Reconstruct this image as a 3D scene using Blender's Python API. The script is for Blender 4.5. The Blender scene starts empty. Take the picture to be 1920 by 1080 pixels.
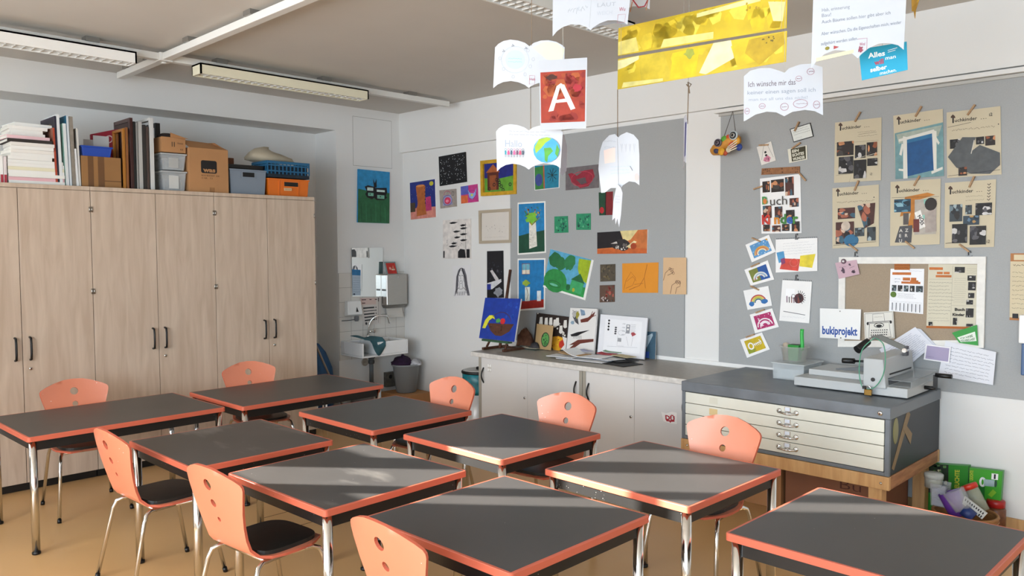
import bpy, bmesh, math, random
from mathutils import Vector, Matrix
from mathutils.geometry import tessellate_polygon, delaunay_2d_cdt

# ------------------------------------------------------------------ camera, world, light, exposure
S = bpy.context.scene
COL = S.collection
RND = random.Random(11)
PI = math.pi
CX, CY, CZ = 7.1613, -5.5219, 1.72
YAW, PITCH, ROLL, FPX = math.radians(44.674), math.radians(2.860), math.radians(-0.238), 1500.0
FW = Vector((-math.sin(YAW) * math.cos(PITCH), math.cos(YAW) * math.cos(PITCH), -math.sin(PITCH)))
_r = Vector((math.cos(YAW), math.sin(YAW), 0)); _u = _r.cross(FW)
RT = _r * math.cos(ROLL) + _u * math.sin(ROLL)
UP = -_r * math.sin(ROLL) + _u * math.cos(ROLL)
CAM = Vector((CX, CY, CZ))
cd = bpy.data.cameras.new('camera'); cam = bpy.data.objects.new('camera', cd); COL.objects.link(cam)
cd.sensor_width = 36.0; cd.lens = FPX * 36.0 / 1920.0; cd.clip_start = 0.02; cd.clip_end = 100
mw = Matrix((RT, UP, -FW)).transposed().to_4x4(); mw.translation = CAM
cam.matrix_world = mw
S.camera = cam

S.view_settings.view_transform = 'Standard'; S.view_settings.look = 'None'
S.view_settings.gamma = 1.0; S.view_settings.use_curve_mapping = False
S.view_settings.exposure = -0.28

H = 3.206            # ceiling height
YW = -6.0            # short window wall at the left
YB = -8.6            # long window wall behind the camera
XR = 9.4             # far end of the room behind the camera

wd = bpy.data.worlds.new('sky'); S.world = wd; wd.use_nodes = True
bg = wd.node_tree.nodes['Background']
sky = wd.node_tree.nodes.new('ShaderNodeTexSky'); sky.sky_type = 'NISHITA'; sky.sun_disc = False
sky.sun_elevation = math.radians(18); sky.sun_rotation = math.radians(230)
wd.node_tree.links.new(sky.outputs[0], bg.inputs[0]); bg.inputs[1].default_value = 0.25

sd = bpy.data.lights.new('sun', 'SUN'); sun = bpy.data.objects.new('sun', sd); COL.objects.link(sun)
AZ, EL = math.radians(40), math.radians(18)
sdir = Vector((math.cos(AZ) * math.cos(EL), math.sin(AZ) * math.cos(EL), -math.sin(EL)))
sun.rotation_euler = sdir.to_track_quat('-Z', 'Y').to_euler(); sun.location = (-4, -10, 6)
sd.energy = 44.0; sd.angle = math.radians(0.45); sd.color = (1.0, 0.95, 0.87)

def area(name, loc, direction, sx, sy, watts, color):
    d = bpy.data.lights.new(name, 'AREA'); o = bpy.data.objects.new(name, d); COL.objects.link(o)
    d.shape = 'RECTANGLE'; d.size = sx; d.size_y = sy; d.energy = watts; d.color = color
    o.location = loc; o.rotation_euler = Vector(direction).to_track_quat('-Z', 'Y').to_euler()
    return o
# area lamps added as daylight: one outside the narrow bays, two before the blinds
area('window_daylight', (0.9, YW - 0.06, 1.85), (0, 1, 0), 1.5, 1.8, 70, (0.86, 0.93, 1.0))
area('window_daylight.001', (4.0, YB + 0.06, 1.85), (0, 1, -0.02), 3.0, 1.9, 280, (0.93, 0.96, 1.0))
area('window_daylight.002', (7.5, YB + 0.06, 1.85), (0, 1, -0.02), 3.0, 1.9, 340, (0.64, 0.82, 1.0))

# ------------------------------------------------------------------ pixel rays (1920 x 1080 frame) onto real planes
def ray(px, py): return FW + RT * ((px - 960) / FPX) - UP * ((py - 540) / FPX)
def onx(px, py, x): d = ray(px, py); return CAM + d * ((x - CX) / d.x)
def ony(px, py, y): d = ray(px, py); return CAM + d * ((y - CY) / d.y)
def onz(px, py, z): d = ray(px, py); return CAM + d * ((z - CZ) / d.z)
def dep(px, py, k): return CAM + ray(px, py) * k
def wall(*q, y=-0.002): return [ony(a, b, y) for a, b in q]
def lwall(*q, x=0.002): return [onx(a, b, x) for a, b in q]
def lean(q, z, yb, yt):
    """quad standing at height z on the line y = yb, its top leaning back to y = yt"""
    zt = (ony(*q[0], yt).z + ony(*q[1], yt).z) / 2; n = Vector((0, zt - z, yb - yt)); p0 = Vector((0, yb, z)); out = []
    for p in q: d = ray(*p); out.append(CAM + d * ((p0 - CAM).dot(n) / d.dot(n)))
    for i, j in ((3, 0), (2, 1)): a, b = out[i], out[j]; out[i] = b + (a - b) * ((z - b.z) / (a.z - b.z))
    return out
def hang(q, kl, kr):
    """quad on an upright plane through the left edge at distance kl and the right edge at kr"""
    tl, tr, br, bl = q
    a = dep((tl[0] + bl[0]) / 2, (tl[1] + bl[1]) / 2, kl); b = dep((tr[0] + br[0]) / 2, (tr[1] + br[1]) / 2, kr)
    n = Vector((b.y - a.y, a.x - b.x, 0))
    out = []
    for p in q:
        d = ray(*p); out.append(CAM + d * ((a - CAM).dot(n) / d.dot(n)))
    return out

# ------------------------------------------------------------------ materials
def lin(h):
    h = h.lstrip('#'); v = [int(h[i:i + 2], 16) / 255 for i in (0, 2, 4)]
    return tuple(c / 12.92 if c <= 0.04045 else ((c + 0.055) / 1.055) ** 2.4 for c in v) + (1.0,)
MATS = {}
def M(h, rough=0.6, metal=0.0, var=0.0, scale=6.0, stretch=None, bump=0.0, trans=0.0, alpha=1.0, spec=0.5, rvar=0.0, detail=4.0, coat=0.0):
    key = (h, rough, metal, var, scale, stretch, bump, trans, alpha, spec, rvar, detail, coat)
    if key in MATS: return MATS[key]
    m = bpy.data.materials.new('surface_' + h.lstrip('#')); m.use_nodes = True
    nt = m.node_tree; b = nt.nodes['Principled BSDF']; c = lin(h)
    b.inputs['Base Color'].default_value = c; b.inputs['Roughness'].default_value = rough
    b.inputs['Metallic'].default_value = metal; b.inputs['Transmission Weight'].default_value = trans
    b.inputs['Specular IOR Level'].default_value = spec; b.inputs['Alpha'].default_value = alpha
    if coat: b.inputs['Coat Weight'].default_value = coat; b.inputs['Coat Roughness'].default_value = 0.15
    if var or bump or rvar:
        tc = nt.nodes.new('ShaderNodeTexCoord'); mp = nt.nodes.new('ShaderNodeMapping')
        if stretch: mp.inputs['Scale'].default_value = stretch
        nz = nt.nodes.new('ShaderNodeTexNoise'); nz.inputs['Scale'].default_value = scale; nz.inputs['Detail'].default_value = detail
        nt.links.new(tc.outputs['Object'], mp.inputs['Vector']); nt.links.new(mp.outputs[0], nz.inputs['Vector'])
        if var:
            r = nt.nodes.new('ShaderNodeValToRGB'); e = r.color_ramp.elements
            e[0].position = 0.3; e[1].position = 0.7
            e[0].color = tuple(x * (1 - var) for x in c[:3]) + (1,); e[1].color = tuple(min(1, x * (1 + var)) for x in c[:3]) + (1,)
            nt.links.new(nz.outputs['Fac'], r.inputs[0]); nt.links.new(r.outputs[0], b.inputs['Base Color'])
        if rvar:
            mr = nt.nodes.new('ShaderNodeMapRange'); mr.inputs['From Min'].default_value = 0.3; mr.inputs['From Max'].default_value = 0.7
            mr.inputs['To Min'].default_value = rough - rvar; mr.inputs['To Max'].default_value = rough + rvar
            nt.links.new(nz.outputs['Fac'], mr.inputs[0]); nt.links.new(mr.outputs[0], b.inputs['Roughness'])
        if bump:
            bp = nt.nodes.new('ShaderNodeBump'); bp.inputs['Strength'].default_value = bump; bp.inputs['Distance'].default_value = 0.01
            nt.links.new(nz.outputs['Fac'], bp.inputs['Height']); nt.links.new(bp.outputs[0], b.inputs['Normal'])
    MATS[key] = m
    return m
def paint(h): return M(h, 0.62, var=0.16, scale=22.0, bump=0.05)
def paper(h='#f3f2f0'): return M(h, 0.75, var=0.02, scale=9.0)

def grain(name, c1, c2, stretch, rough=0.5, scale=3.0):
    m = bpy.data.materials.new(name); m.use_nodes = True; nt = m.node_tree; b = nt.nodes['Principled BSDF']
    tc = nt.nodes.new('ShaderNodeTexCoord'); mp = nt.nodes.new('ShaderNodeMapping'); mp.inputs['Scale'].default_value = stretch
    nz = nt.nodes.new('ShaderNodeTexNoise'); nz.inputs['Scale'].default_value = scale; nz.inputs['Detail'].default_value = 6; nz.inputs['Distortion'].default_value = 0.6
    r = nt.nodes.new('ShaderNodeValToRGB'); e = r.color_ramp.elements
    e[0].position = 0.32; e[1].position = 0.66; e[0].color = lin(c1); e[1].color = lin(c2)
    L = nt.links
    L.new(tc.outputs['Object'], mp.inputs[0]); L.new(mp.outputs[0], nz.inputs['Vector']); L.new(nz.outputs['Fac'], r.inputs[0])
    L.new(r.outputs[0], b.inputs['Base Color']); b.inputs['Roughness'].default_value = rough
    return m

def speckled(h, rough, spot, scale, thr=0.07, gate=0.56, var=0.06, smear=None, coat=0.0):
    """a worn surface with paint flecks and, if asked, chalky smears"""
    m = bpy.data.materials.new('worn_' + h.lstrip('#')); m.use_nodes = True; nt = m.node_tree; L = nt.links; b = nt.nodes['Principled BSDF']
    N = lambda t: nt.nodes.new('ShaderNode' + t)
    tc = N('TexCoord'); info = N('ObjectInfo'); vm = N('VectorMath'); vm.operation = 'ADD'; cb = N('CombineXYZ')
    sc = N('Math'); sc.operation = 'MULTIPLY'; sc.inputs[1].default_value = 40.0; L.new(info.outputs['Random'], sc.inputs[0])
    L.new(sc.outputs[0], cb.inputs[0]); L.new(sc.outputs[0], cb.inputs[1]); L.new(tc.outputs['Object'], vm.inputs[0]); L.new(cb.outputs[0], vm.inputs[1])
    def noise(s, d, ramp, stretch=None):
        n = N('TexNoise'); n.inputs['Scale'].default_value = s; n.inputs['Detail'].default_value = d; src = vm.outputs[0]
        if stretch: mp = N('Mapping'); mp.inputs['Scale'].default_value = stretch; L.new(src, mp.inputs[0]); src = mp.outputs[0]
        L.new(src, n.inputs['Vector']); r = N('MapRange'); r.inputs['From Min'].default_value, r.inputs['From Max'].default_value = ramp; L.new(n.outputs['Fac'], r.inputs[0]); return r.outputs[0]
    def mix(fac, a, c):
        x = N('Mix'); x.data_type = 'RGBA'; L.new(fac, x.inputs[0])
        for s_, v in ((6, a), (7, c)):
            if isinstance(v, tuple): x.inputs[s_].default_value = v
            else: L.new(v, x.inputs[s_])
        return x.outputs[2]
    c = lin(h); col = mix(noise(2.6, 8, (.3, .7)), tuple(k * (1 - var) for k in c[:3]) + (1,), tuple(min(1, k * (1 + var)) for k in c[:3]) + (1,))
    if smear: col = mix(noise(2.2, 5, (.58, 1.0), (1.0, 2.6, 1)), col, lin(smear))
    vo = N('TexVoronoi'); vo.inputs['Scale'].default_value = scale; L.new(vm.outputs[0], vo.inputs['Vector'])
    lt = N('Math'); lt.operation = 'LESS_THAN'; lt.inputs[1].default_value = thr; L.new(vo.outputs['Distance'], lt.inputs[0])
    ml = N('Math'); ml.operation = 'MULTIPLY'; L.new(lt.outputs[0], ml.inputs[0]); L.new(noise(5.0, 2, (gate, gate + .02)), ml.inputs[1])
    L.new(mix(ml.outputs[0], col, lin(spot)), b.inputs['Base Color']); b.inputs['Roughness'].default_value = rough
    if coat: b.inputs['Coat Weight'].default_value = coat; b.inputs['Coat Roughness'].default_value = 0.25
    return m
WALL = M('#e5e4e1', 0.85, var=0.015, scale=1.5, bump=0.03)
CEIL = M('#cfcac2', 0.9, var=0.02, scale=2.0, bump=0.03)
ASH = grain('light_ash_veneer', '#bda792', '#cfbba7', (9, 9, 0.9), 0.5, 2.2)
BEECH = grain('beech_wood', '#c0905c', '#d6aa74', (14, 14, 1.5), 0.5, 2.0)
DARKWOOD = grain('stained_dark_wood', '#3c2318', '#5f3a28', (10, 10, 2), 0.5, 3.0)
CARDBOARD = M('#a9794e', 0.85, var=0.07, scale=5.0)
CARDBOARD2 = M('#b58457', 0.85, var=0.07, scale=5.0)
CHROME = M('#d8d8d6', 0.12, 1.0)
STEEL = M('#b9b7b2', 0.32, 1.0, var=0.05, scale=30.0, stretch=(1, 1, 12))
BLACK = M('#0c0c0d', 0.45)
BLACKM = speckled('#121212', 0.38, '#b8b6b2', 60.0, 0.09, 0.60, 0.3)
LAM = speckled('#464443', 0.40, '#b5b2ac', 26.0, 0.05, 0.6, 0.10)
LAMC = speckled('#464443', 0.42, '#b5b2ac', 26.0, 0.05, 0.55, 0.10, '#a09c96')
CORAL = speckled('#c8634a', 0.42, '#6b3324', 40.0, 0.07, 0.62, 0.05)
CORALC = speckled('#dc8464', 0.40, '#eadfd6', 34.0, 0.085, 0.60, 0.04, None, 0.35)
PAD = M('#20211f', 0.42, var=0.15, scale=30.0, bump=0.02)
CHESTG = M('#70767c', 0.42, 0.2, var=0.16, scale=6.0, rvar=0.08)
CHESTD = M('#23272c', 0.45, 0.2, var=0.15, scale=5.0)
CREAM = M('#dbdacd', 0.45, var=0.02, scale=4.0)
GREYCAB = M('#d6d4d1', 0.5, var=0.015, scale=3.0)
ALUGREY = M('#a9a498', 0.45, 0.2)
MACHG = M('#b9bcbc', 0.4, var=0.02, scale=4.0)
WHITEP = M('#eeeeec', 0.3)
BOARDG = M('#a6a8a8', 0.9, var=0.03, scale=120.0, bump=0.06)
CORK = M('#a3927d', 0.9, var=0.08, scale=140.0, bump=0.08)
def glassy(h, a): return M(h, 0.15, alpha=a, spec=0.6)

# ------------------------------------------------------------------ mesh building
class MB:
    def __init__(s): s.v = []; s.f = []; s.m = []; s.sm = []; s.mats = []
    def mi(s, m):
        if m not in s.mats: s.mats.append(m)
        return s.mats.index(m)
    def add(s, vs, fs, m, smooth=False):
        o = len(s.v); s.v += [Vector(p) for p in vs]; k = s.mi(m)
        for f in fs: s.f.append([i + o for i in f]); s.m.append(k); s.sm.append(smooth)
        return s
    def box(s, a, b, m, T=None):
        x0, y0, z0 = a; x1, y1, z1 = b
        vs = [Vector(p) for p in [(x0, y0, z0), (x1, y0, z0), (x1, y1, z0), (x0, y1, z0), (x0, y0, z1), (x1, y0, z1), (x1, y1, z1), (x0, y1, z1)]]
        if T is not None: vs = [T @ p for p in vs]
        return s.add(vs, [(0, 3, 2, 1), (4, 5, 6, 7), (0, 1, 5, 4), (1, 2, 6, 5), (2, 3, 7, 6), (3, 0, 4, 7)], m)
    def hexa(s, bot, top, m): # 4 bottom + 4 top corners
        return s.add(list(bot) + list(top), [(0, 3, 2, 1), (4, 5, 6, 7), (0, 1, 5, 4), (1, 2, 6, 5), (2, 3, 7, 6), (3, 0, 4, 7)], m)
    def tube(s, pts, r, m, n=10, caps=True, r2=None):
        P = [Vector(p) for p in pts]; k = len(P); vs = []; fs = []
        t0 = (P[1] - P[0]).normalized(); a = Vector((0, 0, 1)) if abs(t0.z) < 0.9 else Vector((1, 0, 0))
        nx = t0.cross(a).normalized()
        for i in range(k):
            t = (P[min(i + 1, k - 1)] - P[max(i - 1, 0)]).normalized()
            nx = (nx - t * nx.dot(t)).normalized(); ny = t.cross(nx)
            rr = r if r2 is None else r + (r2 - r) * i / (k - 1)
            for j in range(n):
                an = 2 * PI * j / n; vs.append(P[i] + nx * (math.cos(an) * rr) + ny * (math.sin(an) * rr))
        for i in range(k - 1):
            for j in range(n):
                a0 = i * n + j; b0 = i * n + (j + 1) % n; fs.append((a0, b0, b0 + n, a0 + n))
        s.add(vs, fs, m, True)
        if caps:
            o = len(s.v) - len(vs)
            s.f.append([o + j for j in range(n)][::-1]); s.m.append(s.mi(m)); s.sm.append(False)
            s.f.append([o + (k - 1) * n + j for j in range(n)]); s.m.append(s.mi(m)); s.sm.append(False)
        return s
    def lathe(s, prof, c, m, n=20, sx=1.0, sy=1.0, T=None):
        vs = []; fs = []; k = len(prof)
        for r, z in prof:
            for j in range(n):
                a = 2 * PI * j / n; p = Vector((c[0] + r * sx * math.cos(a), c[1] + r * sy * math.sin(a), c[2] + z)); vs.append(T @ p if T is not None else p)
        for i in range(k - 1):
            for j in range(n): a0 = i * n + j; b0 = i * n + (j + 1) % n; fs.append((a0, b0, b0 + n, a0 + n))
        s.add(vs, fs, m, True)
        o = len(s.v) - len(vs)
        if prof[0][0] > 1e-4: s.f.append([o + j for j in range(n)][::-1]); s.m.append(s.mi(m)); s.sm.append(False)
        if prof[-1][0] > 1e-4: s.f.append([o + (k - 1) * n + j for j in range(n)]); s.m.append(s.mi(m)); s.sm.append(False)
        return s
    def poly(s, pts, m):
        pts = [Vector(p) for p in pts]
        if len(pts) <= 4: return s.add(pts, [tuple(range(len(pts)))], m)
        return s.add(pts, [tuple(t) for t in tessellate_polygon([pts])], m)
    def prism(s, pts, off, m):
        pts = [Vector(p) for p in pts]; off = Vector(off); n = len(pts)
        tr = [tuple(t) for t in tessellate_polygon([pts])]
        s.add(pts, tr, m); s.add([p + off for p in pts], tr, m)
        s.add(pts + [p + off for p in pts], [(i, (i + 1) % n, n + (i + 1) % n, n + i) for i in range(n)], m)
        return s
    def build(s, name, parent=None, origin=None, bevel=0.0, seg=2, shade=None):
        me = bpy.data.meshes.new(name); o = bpy.data.objects.new(name, me); COL.objects.link(o)
        if parent is not None:
            off = root_loc(parent); o.parent = parent
        else:
            if origin is None:
                xs = [p.x for p in s.v]; ys = [p.y for p in s.v]; zs = [p.z for p in s.v]
                origin = ((min(xs) + max(xs)) / 2, (min(ys) + max(ys)) / 2, min(zs))
            off = Vector(origin); o.location = off
        me.from_pydata([p - off for p in s.v], [], s.f)
        for m in s.mats: me.materials.append(m)
        me.polygons.foreach_set('material_index', s.m); me.polygons.foreach_set('use_smooth', s.sm)
        bm = bmesh.new(); bm.from_mesh(me)
        bmesh.ops.recalc_face_normals(bm, faces=bm.faces); bm.to_mesh(me); bm.free(); me.update()
        if bevel:
            b = o.modifiers.new('bevel', 'BEVEL'); b.width = bevel; b.segments = seg; b.limit_method = 'ANGLE'; b.angle_limit = math.radians(40)
        return o
def root_loc(o):
    v = Vector(o.location)
    while o.parent is not None: o = o.parent; v += Vector(o.location)
    return v
def tag(o, label=None, cat=None, group=None, kind=None):
    if label: o['label'] = label
    if cat: o['category'] = cat
    if group: o['group'] = group
    if kind: o['kind'] = kind
    return o
def thing(name, label, cat, loc, group=None):
    o = bpy.data.objects.new(name, None); COL.objects.link(o); o.location = loc; o.empty_display_size = 0.1
    return tag(o, label, cat, group)
def struct(name, mb, bevel=0.0): return tag(mb.build(name, bevel=bevel), kind='structure')
def copy_tree(o, parent=None):
    c = o.copy(); COL.objects.link(c)
    if parent is not None: c.parent = parent
    for ch in [q for q in COL.objects if q.parent is o]: copy_tree(ch, c)
    return c

# ------------------------------------------------------------------ text and flat drawn sheets
TXT = {}
def textgeo(s, bold=0.0):
    key = (s, bold)
    if key not in TXT:
        cu = bpy.data.curves.new('lettering', 'FONT'); cu.body = s; cu.resolution_u = 2; cu.offset = bold
        ob = bpy.data.objects.new('lettering', cu); COL.objects.link(ob)
        dg = bpy.context.evaluated_depsgraph_get(); me = ob.evaluated_get(dg).to_mesh()
        vs = [(p.co.x, p.co.y) for p in me.vertices]; fs = [tuple(p.vertices) for p in me.polygons]
        ob.evaluated_get(dg).to_mesh_clear(); bpy.data.objects.remove(ob); bpy.data.curves.remove(cu)
        TXT[key] = (vs, fs)
    return TXT[key]

class Card:
    """a sheet/panel between four corners; u to the right, v downward, drawn patches as thin paint layers"""
    def __init__(s, q, th=0.003, base='#f3f2f0', outline=None, mat=None):
        s.TL, s.TR, s.BR, s.BL = [Vector(p) for p in q]; s.th = th; s.k = 0
        s.n = (s.BL - s.TL).cross(s.TR - s.TL).normalized()
        s.W = ((s.TR - s.TL).length + (s.BR - s.BL).length) / 2; s.Hh = ((s.BL - s.TL).length + (s.BR - s.TR).length) / 2
        s.mb = MB(); s.bend = 0.0
        ol = outline or [(0, 0), (1, 0), (1, 1), (0, 1)]
        s.mb.prism([s.P(u, v, 0) for u, v in ol], s.n * th, mat or paper(base))
    def P(s, u, v, h=None):
        if h is None: h = s.th + 0.00013 * s.k
        return s.TL * ((1 - u) * (1 - v)) + s.TR * (u * (1 - v)) + s.BR * (u * v) + s.BL * ((1 - u) * v) + s.n * h
    def poly(s, pts, m):
        s.k += 1; s.mb.poly([s.P(u, v) for u, v in pts], m if not isinstance(m, str) else paint(m)); return s
    def r(s, u0, v0, u1, v1, m): return s.poly([(u0, v0), (u1, v0), (u1, v1), (u0, v1)], m)
    def e(s, u, v, ru, rv, m, n=16, wob=0.0):
        return s.poly([(u + ru * math.cos(2 * PI * i / n) * (1 + wob * RND.uniform(-1, 1)), v + rv * math.sin(2 * PI * i / n) * (1 + wob * RND.uniform(-1, 1))) for i in range(n)], m)
    def ring(s, u, v, ru, rv, w, m, n=18, a0=0, a1=360):
        pts = [(u + ru * math.cos(math.radians(a0 + (a1 - a0) * i / n)), v + rv * math.sin(math.radians(a0 + (a1 - a0) * i / n))) for i in range(n + 1)]
        return s.s(pts, w, m)
    def s(s, pts, w, m):
        """stroke, width w in metres"""
        s.k += 1
        if isinstance(m, str): m = paint(m)
        L = [Vector((u * s.W, v * s.Hh)) for u, v in pts]; a = []; b = []
        for i in range(len(L)):
            t = L[min(i + 1, len(L) - 1)] - L[max(i - 1, 0)]
            if t.length < 1e-9: t = Vector((1, 0))
            t.normalize(); nn = Vector((-t.y, t.x)) * (w / 2); a.append(L[i] + nn); b.append(L[i] - nn)
        f = lambda p: s.P(p.x / s.W, p.y / s.Hh)
        vs = [f(p) for p in a] + [f(p) for p in b]; k = len(a)
        s.mb.add(vs, [(i, i + 1, k + i + 1, k + i) for i in range(k - 1)], m); return s
    def t(s, u, v, h, text, m, bold=0.0, w=None, rot=0.0):
        """text: left end of the base line at (u, v), cap height fraction h of the sheet, optional total width w"""
        vs, fs = textgeo(text, bold)
        if not vs: return s
        s.k += 1
        x0 = min(p[0] for p in vs); x1 = max(p[0] for p in vs)
        sy = h * s.Hh / 0.73; sx = sy if w is None else w * s.W / max(1e-6, x1 - x0)
        c, q = math.cos(math.radians(rot)), math.sin(math.radians(rot)); pts = []
        for x, y in vs:
            X = (x - x0) * sx; Y = y * sy
            pts.append(s.P(u + (X * c - Y * q) / s.W, v - (X * q + Y * c) / s.Hh))
        s.mb.add(pts, fs, m if not isinstance(m, str) else paint(m)); return s
    def scrib(s, u0, v0, u1, v1, rows, m, w=0.0012, amp=0.3, slope=0.0, gaps=0.2):
        """lines of illegible handwriting"""
        if isinstance(m, str): m = M(m, 0.7)
        dv = (v1 - v0) / max(1, rows)
        for i in range(rows):
            v = v0 + dv * (i + 0.5); u = u0; end = u1 - RND.uniform(0, 0.15) * (u1 - u0)
            while u < end:
                L = RND.uniform(0.06, 0.16) * (u1 - u0); pts = []
                k = max(4, int(L * s.W / 0.004)); k = min(k, 14)
                for j in range(k):
                    uu = u + L * j / (k - 1); pts.append((uu, v + slope * (uu - u0) + dv * amp * (RND.random() - 0.5) * (1.3 if j % 3 == 0 else 0.8)))
                s.s(pts, w, m); s.k -= 1
                u += L + gaps * 0.1 * (u1 - u0)
            s.k += 0
        s.k += 1
        return s
    def photo(s, u0, v0, u1, v1, cols, n=9, border=None, sk=0.0, quad=None):
        """a small printed photograph: patches of colour clipped to its frame"""
        if border: s.r(u0 - border, v0 - border, u1 + border, v1 + border, '#e9e6da')
        q = quad or [(u0, v0 + sk), (u1, v0 - sk), (u1 + sk, v1 - sk), (u0 + sk, v1 + sk)]
        s.poly(q, cols[0])
        for i in range(n):
            a, b = RND.random(), RND.random(); ra, rb = RND.uniform(0.08, 0.26), RND.uniform(0.08, 0.26); pts = []
            for j in range(9):
                x = min(1, max(0, a + ra * math.cos(j * 0.698) * RND.uniform(0.7, 1.2))); y = min(1, max(0, b + rb * math.sin(j * 0.698) * RND.uniform(0.7, 1.2)))
                pts.append((q[0][0] * (1 - x) * (1 - y) + q[1][0] * x * (1 - y) + q[2][0] * x * y + q[3][0] * (1 - x) * y, q[0][1] * (1 - x) * (1 - y) + q[1][1] * x * (1 - y) + q[2][1] * x * y + q[3][1] * (1 - x) * y))
            s.poly(pts, cols[1 + i % (len(cols) - 1)])
        return s
    def specks(s, u0, v0, u1, v1, n, rmin, rmax, cols):
        """loose dabs of paint, sizes in metres"""
        s.k += 1
        for i in range(n):
            u, v, r_ = RND.uniform(u0, u1), RND.uniform(v0, v1), RND.uniform(rmin, rmax); c = cols[i % len(cols)]
            s.mb.poly([s.P(min(u1, max(u0, u + r_ / s.W * math.cos(j * 1.0472) * RND.uniform(.7, 1.3))), min(v1, max(v0, v + r_ / s.Hh * math.sin(j * 1.0472) * RND.uniform(.7, 1.5)))) for j in range(6)], paint(c))
        return s
    def done(s, name, label=None, cat=None, group=None, parent=None):
        c = (s.TL + s.TR + s.BR + s.BL) / 4
        o = s.mb.build(name, parent=parent, origin=c)
        return tag(o, label, cat, group) if parent is None else tag(o, label)
def frame_bars(q, w, th, m, name, parent):
    """a picture frame around the quad q (outer corners)"""
    TL, TR, BR, BL = [Vector(p) for p in q]; n = (BL - TL).cross(TR - TL).normalized(); mb = MB()
    ux = (TR - TL).normalized() * w; uy = (BL - TL).normalized() * w
    I = [TL + ux + uy, TR - ux + uy, BR - ux - uy, BL + ux - uy]; O = [TL, TR, BR, BL]
    for i in range(4):
        j = (i + 1) % 4
        mb.hexa([O[i], O[j], I[j], I[i]], [O[i] + n * th, O[j] + n * th, I[j] + n * th, I[i] + n * th], m)
    return mb.build(name, parent=parent)
def bez(p0, p1, p2, p3, n=12):
    out = []
    for i in range(n + 1):
        t = i / n; a = (1 - t) ** 3; b = 3 * t * (1 - t) ** 2; c = 3 * t * t * (1 - t); d = t ** 3
        out.append(tuple(a * p0[k] + b * p1[k] + c * p2[k] + d * p3[k] for k in range(len(p0))))
    return out

# ------------------------------------------------------------------ room shell
def floor_mat():
    m = M('#cfa570', 0.36, var=0.05, scale=1.6, rvar=0.07, detail=6.0)
    return m
mb = MB(); mb.box((-0.8, YW - 0.03, -0.1), (XR, 0.3, 0), floor_mat()); mb.box((2.1, YB - 0.4, -0.1), (XR, YW - 0.03, 0), floor_mat()); struct('floor', mb)
mb = MB(); mb.box((-0.8, YW, H), (XR, 0.3, H + 0.1), CEIL); mb.box((2.1, YB - 0.4, H), (XR, YW, H + 0.1), CEIL); struct('ceiling', mb)
RY = -0.862
mb = MB()
mb.box((-0.7, RY, 0), (0, 0.2, H), WALL)                                 # sink pier
mb.box((-0.7, YW, 2.945), (0, RY, H), WALL)                        # bulkhead over the cupboards
mb.box((-0.7, YW, 0), (-0.4, RY, 2.945), WALL)                     # back of the recess
struct('wall_left', mb)
mb = MB()
mb.box((0, 0, 0), (XR, 0.2, H), WALL)
mb.box((0, -0.045, 2.777), (XR, 0, H), WALL)                             # beam
struct('wall_right', mb)
# unseen window walls: bays and sills shaped for the sun bands, blinds further back
mb = MB(); z0, z1 = 1.48, 2.74; WT = 0.03
xs = [(0.14, 0.55), (0.82, 1.28), (1.42, 1.63)]; sill = [2.06, 1.75, 1.85]
mb.box((-0.7, YW - WT, 0), (2.1, YW, z0), WALL); mb.box((-0.7, YW - WT, z1), (2.1, YW, H), WALL)
prev = -0.7
for a, b in xs + [(2.1, 2.1)]: mb.box((prev, YW - WT, z0), (a, YW, z1), WALL); prev = b
for (a, b), s_ in zip(xs, sill): mb.box((a, YW - WT, z0), (b, YW, s_), WALL)
mb.box((2.1, YB - 0.2, 0), (2.2, YW, H), WALL)
z0, z1 = 0.9, 2.8
mb.box((2.2, YB - 0.2, 0), (XR, YB, z0), WALL); mb.box((2.2, YB - 0.2, z1), (XR, YB, H), WALL); prev = 2.2
for a, b in [(2.5, 5.5), (6.0, 9.0)]: mb.box((prev, YB - 0.2, z0), (a, YB, z1), WALL); prev = b
mb.box((prev, YB - 0.2, z0), (XR, YB, z1), WALL)
struct('wall_front', mb)
mb = MB(); JT = M('#5a4630', 0.7)   # sawn joints in the floor covering
for a, b in (((2.477, -3.09, 0), (2.483, -2.55, .0008)), ((2.767, -3.09, 0), (2.773, -2.55, .0008)), ((2.483, -3.093, 0), (2.767, -3.087, .0008))): mb.box(a, b, JT)
struct('trim_5', mb)
mb = MB(); mb.box((XR, YB - 0.2, 0), (XR + 0.2, 0.2, H), WALL); struct('wall_back', mb)
ADDED_BLIND = M('#f0eee8', 0.8)  # blinds added to keep the sun out of the long wall's windows
for i, (a, b) in enumerate([(2.5, 5.5), (6.0, 9.0)]):
    mb = MB(); mb.box((a, YB - 0.14, z0), (b, YB - 0.12, z1), ADDED_BLIND)
    for x in (a, (a + b) / 2 - 0.03, b - 0.06): mb.box((x, YB - 0.11, z0), (x + 0.06, YB - 0.06, z1), WHITEP)
    struct('window_%d' % (i + 2), mb)
mb = MB(); z1 = 2.74
for (a, b), s_ in zip(xs, sill): mb.box((a, YW - WT, s_), (b, YW, s_ + 0.03), WHITEP); mb.box((a, YW - WT, z1 - 0.04), (b, YW, z1), WHITEP)
struct('window_1', mb)
mb = MB(); mb.box((5.57, -0.018, 0), (XR, 0, 0.075), BEECH); mb.box((0, -0.018, 0), (5.57, 0, 0.075), BEECH); struct('baseboard_right', mb)
# picture rail over the right pin board
mb = MB(); mb.box((3.93, -0.06, 2.738), (XR, -0.0, 2.765), WALL); struct('trim_1', mb)
# white batten behind the worktop under the pin boards
mb = MB(); mb.box((3.15, -0.02, 0.802), (4.75, 0, 0.832), WHITEP); struct('trim_2', mb)
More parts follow.
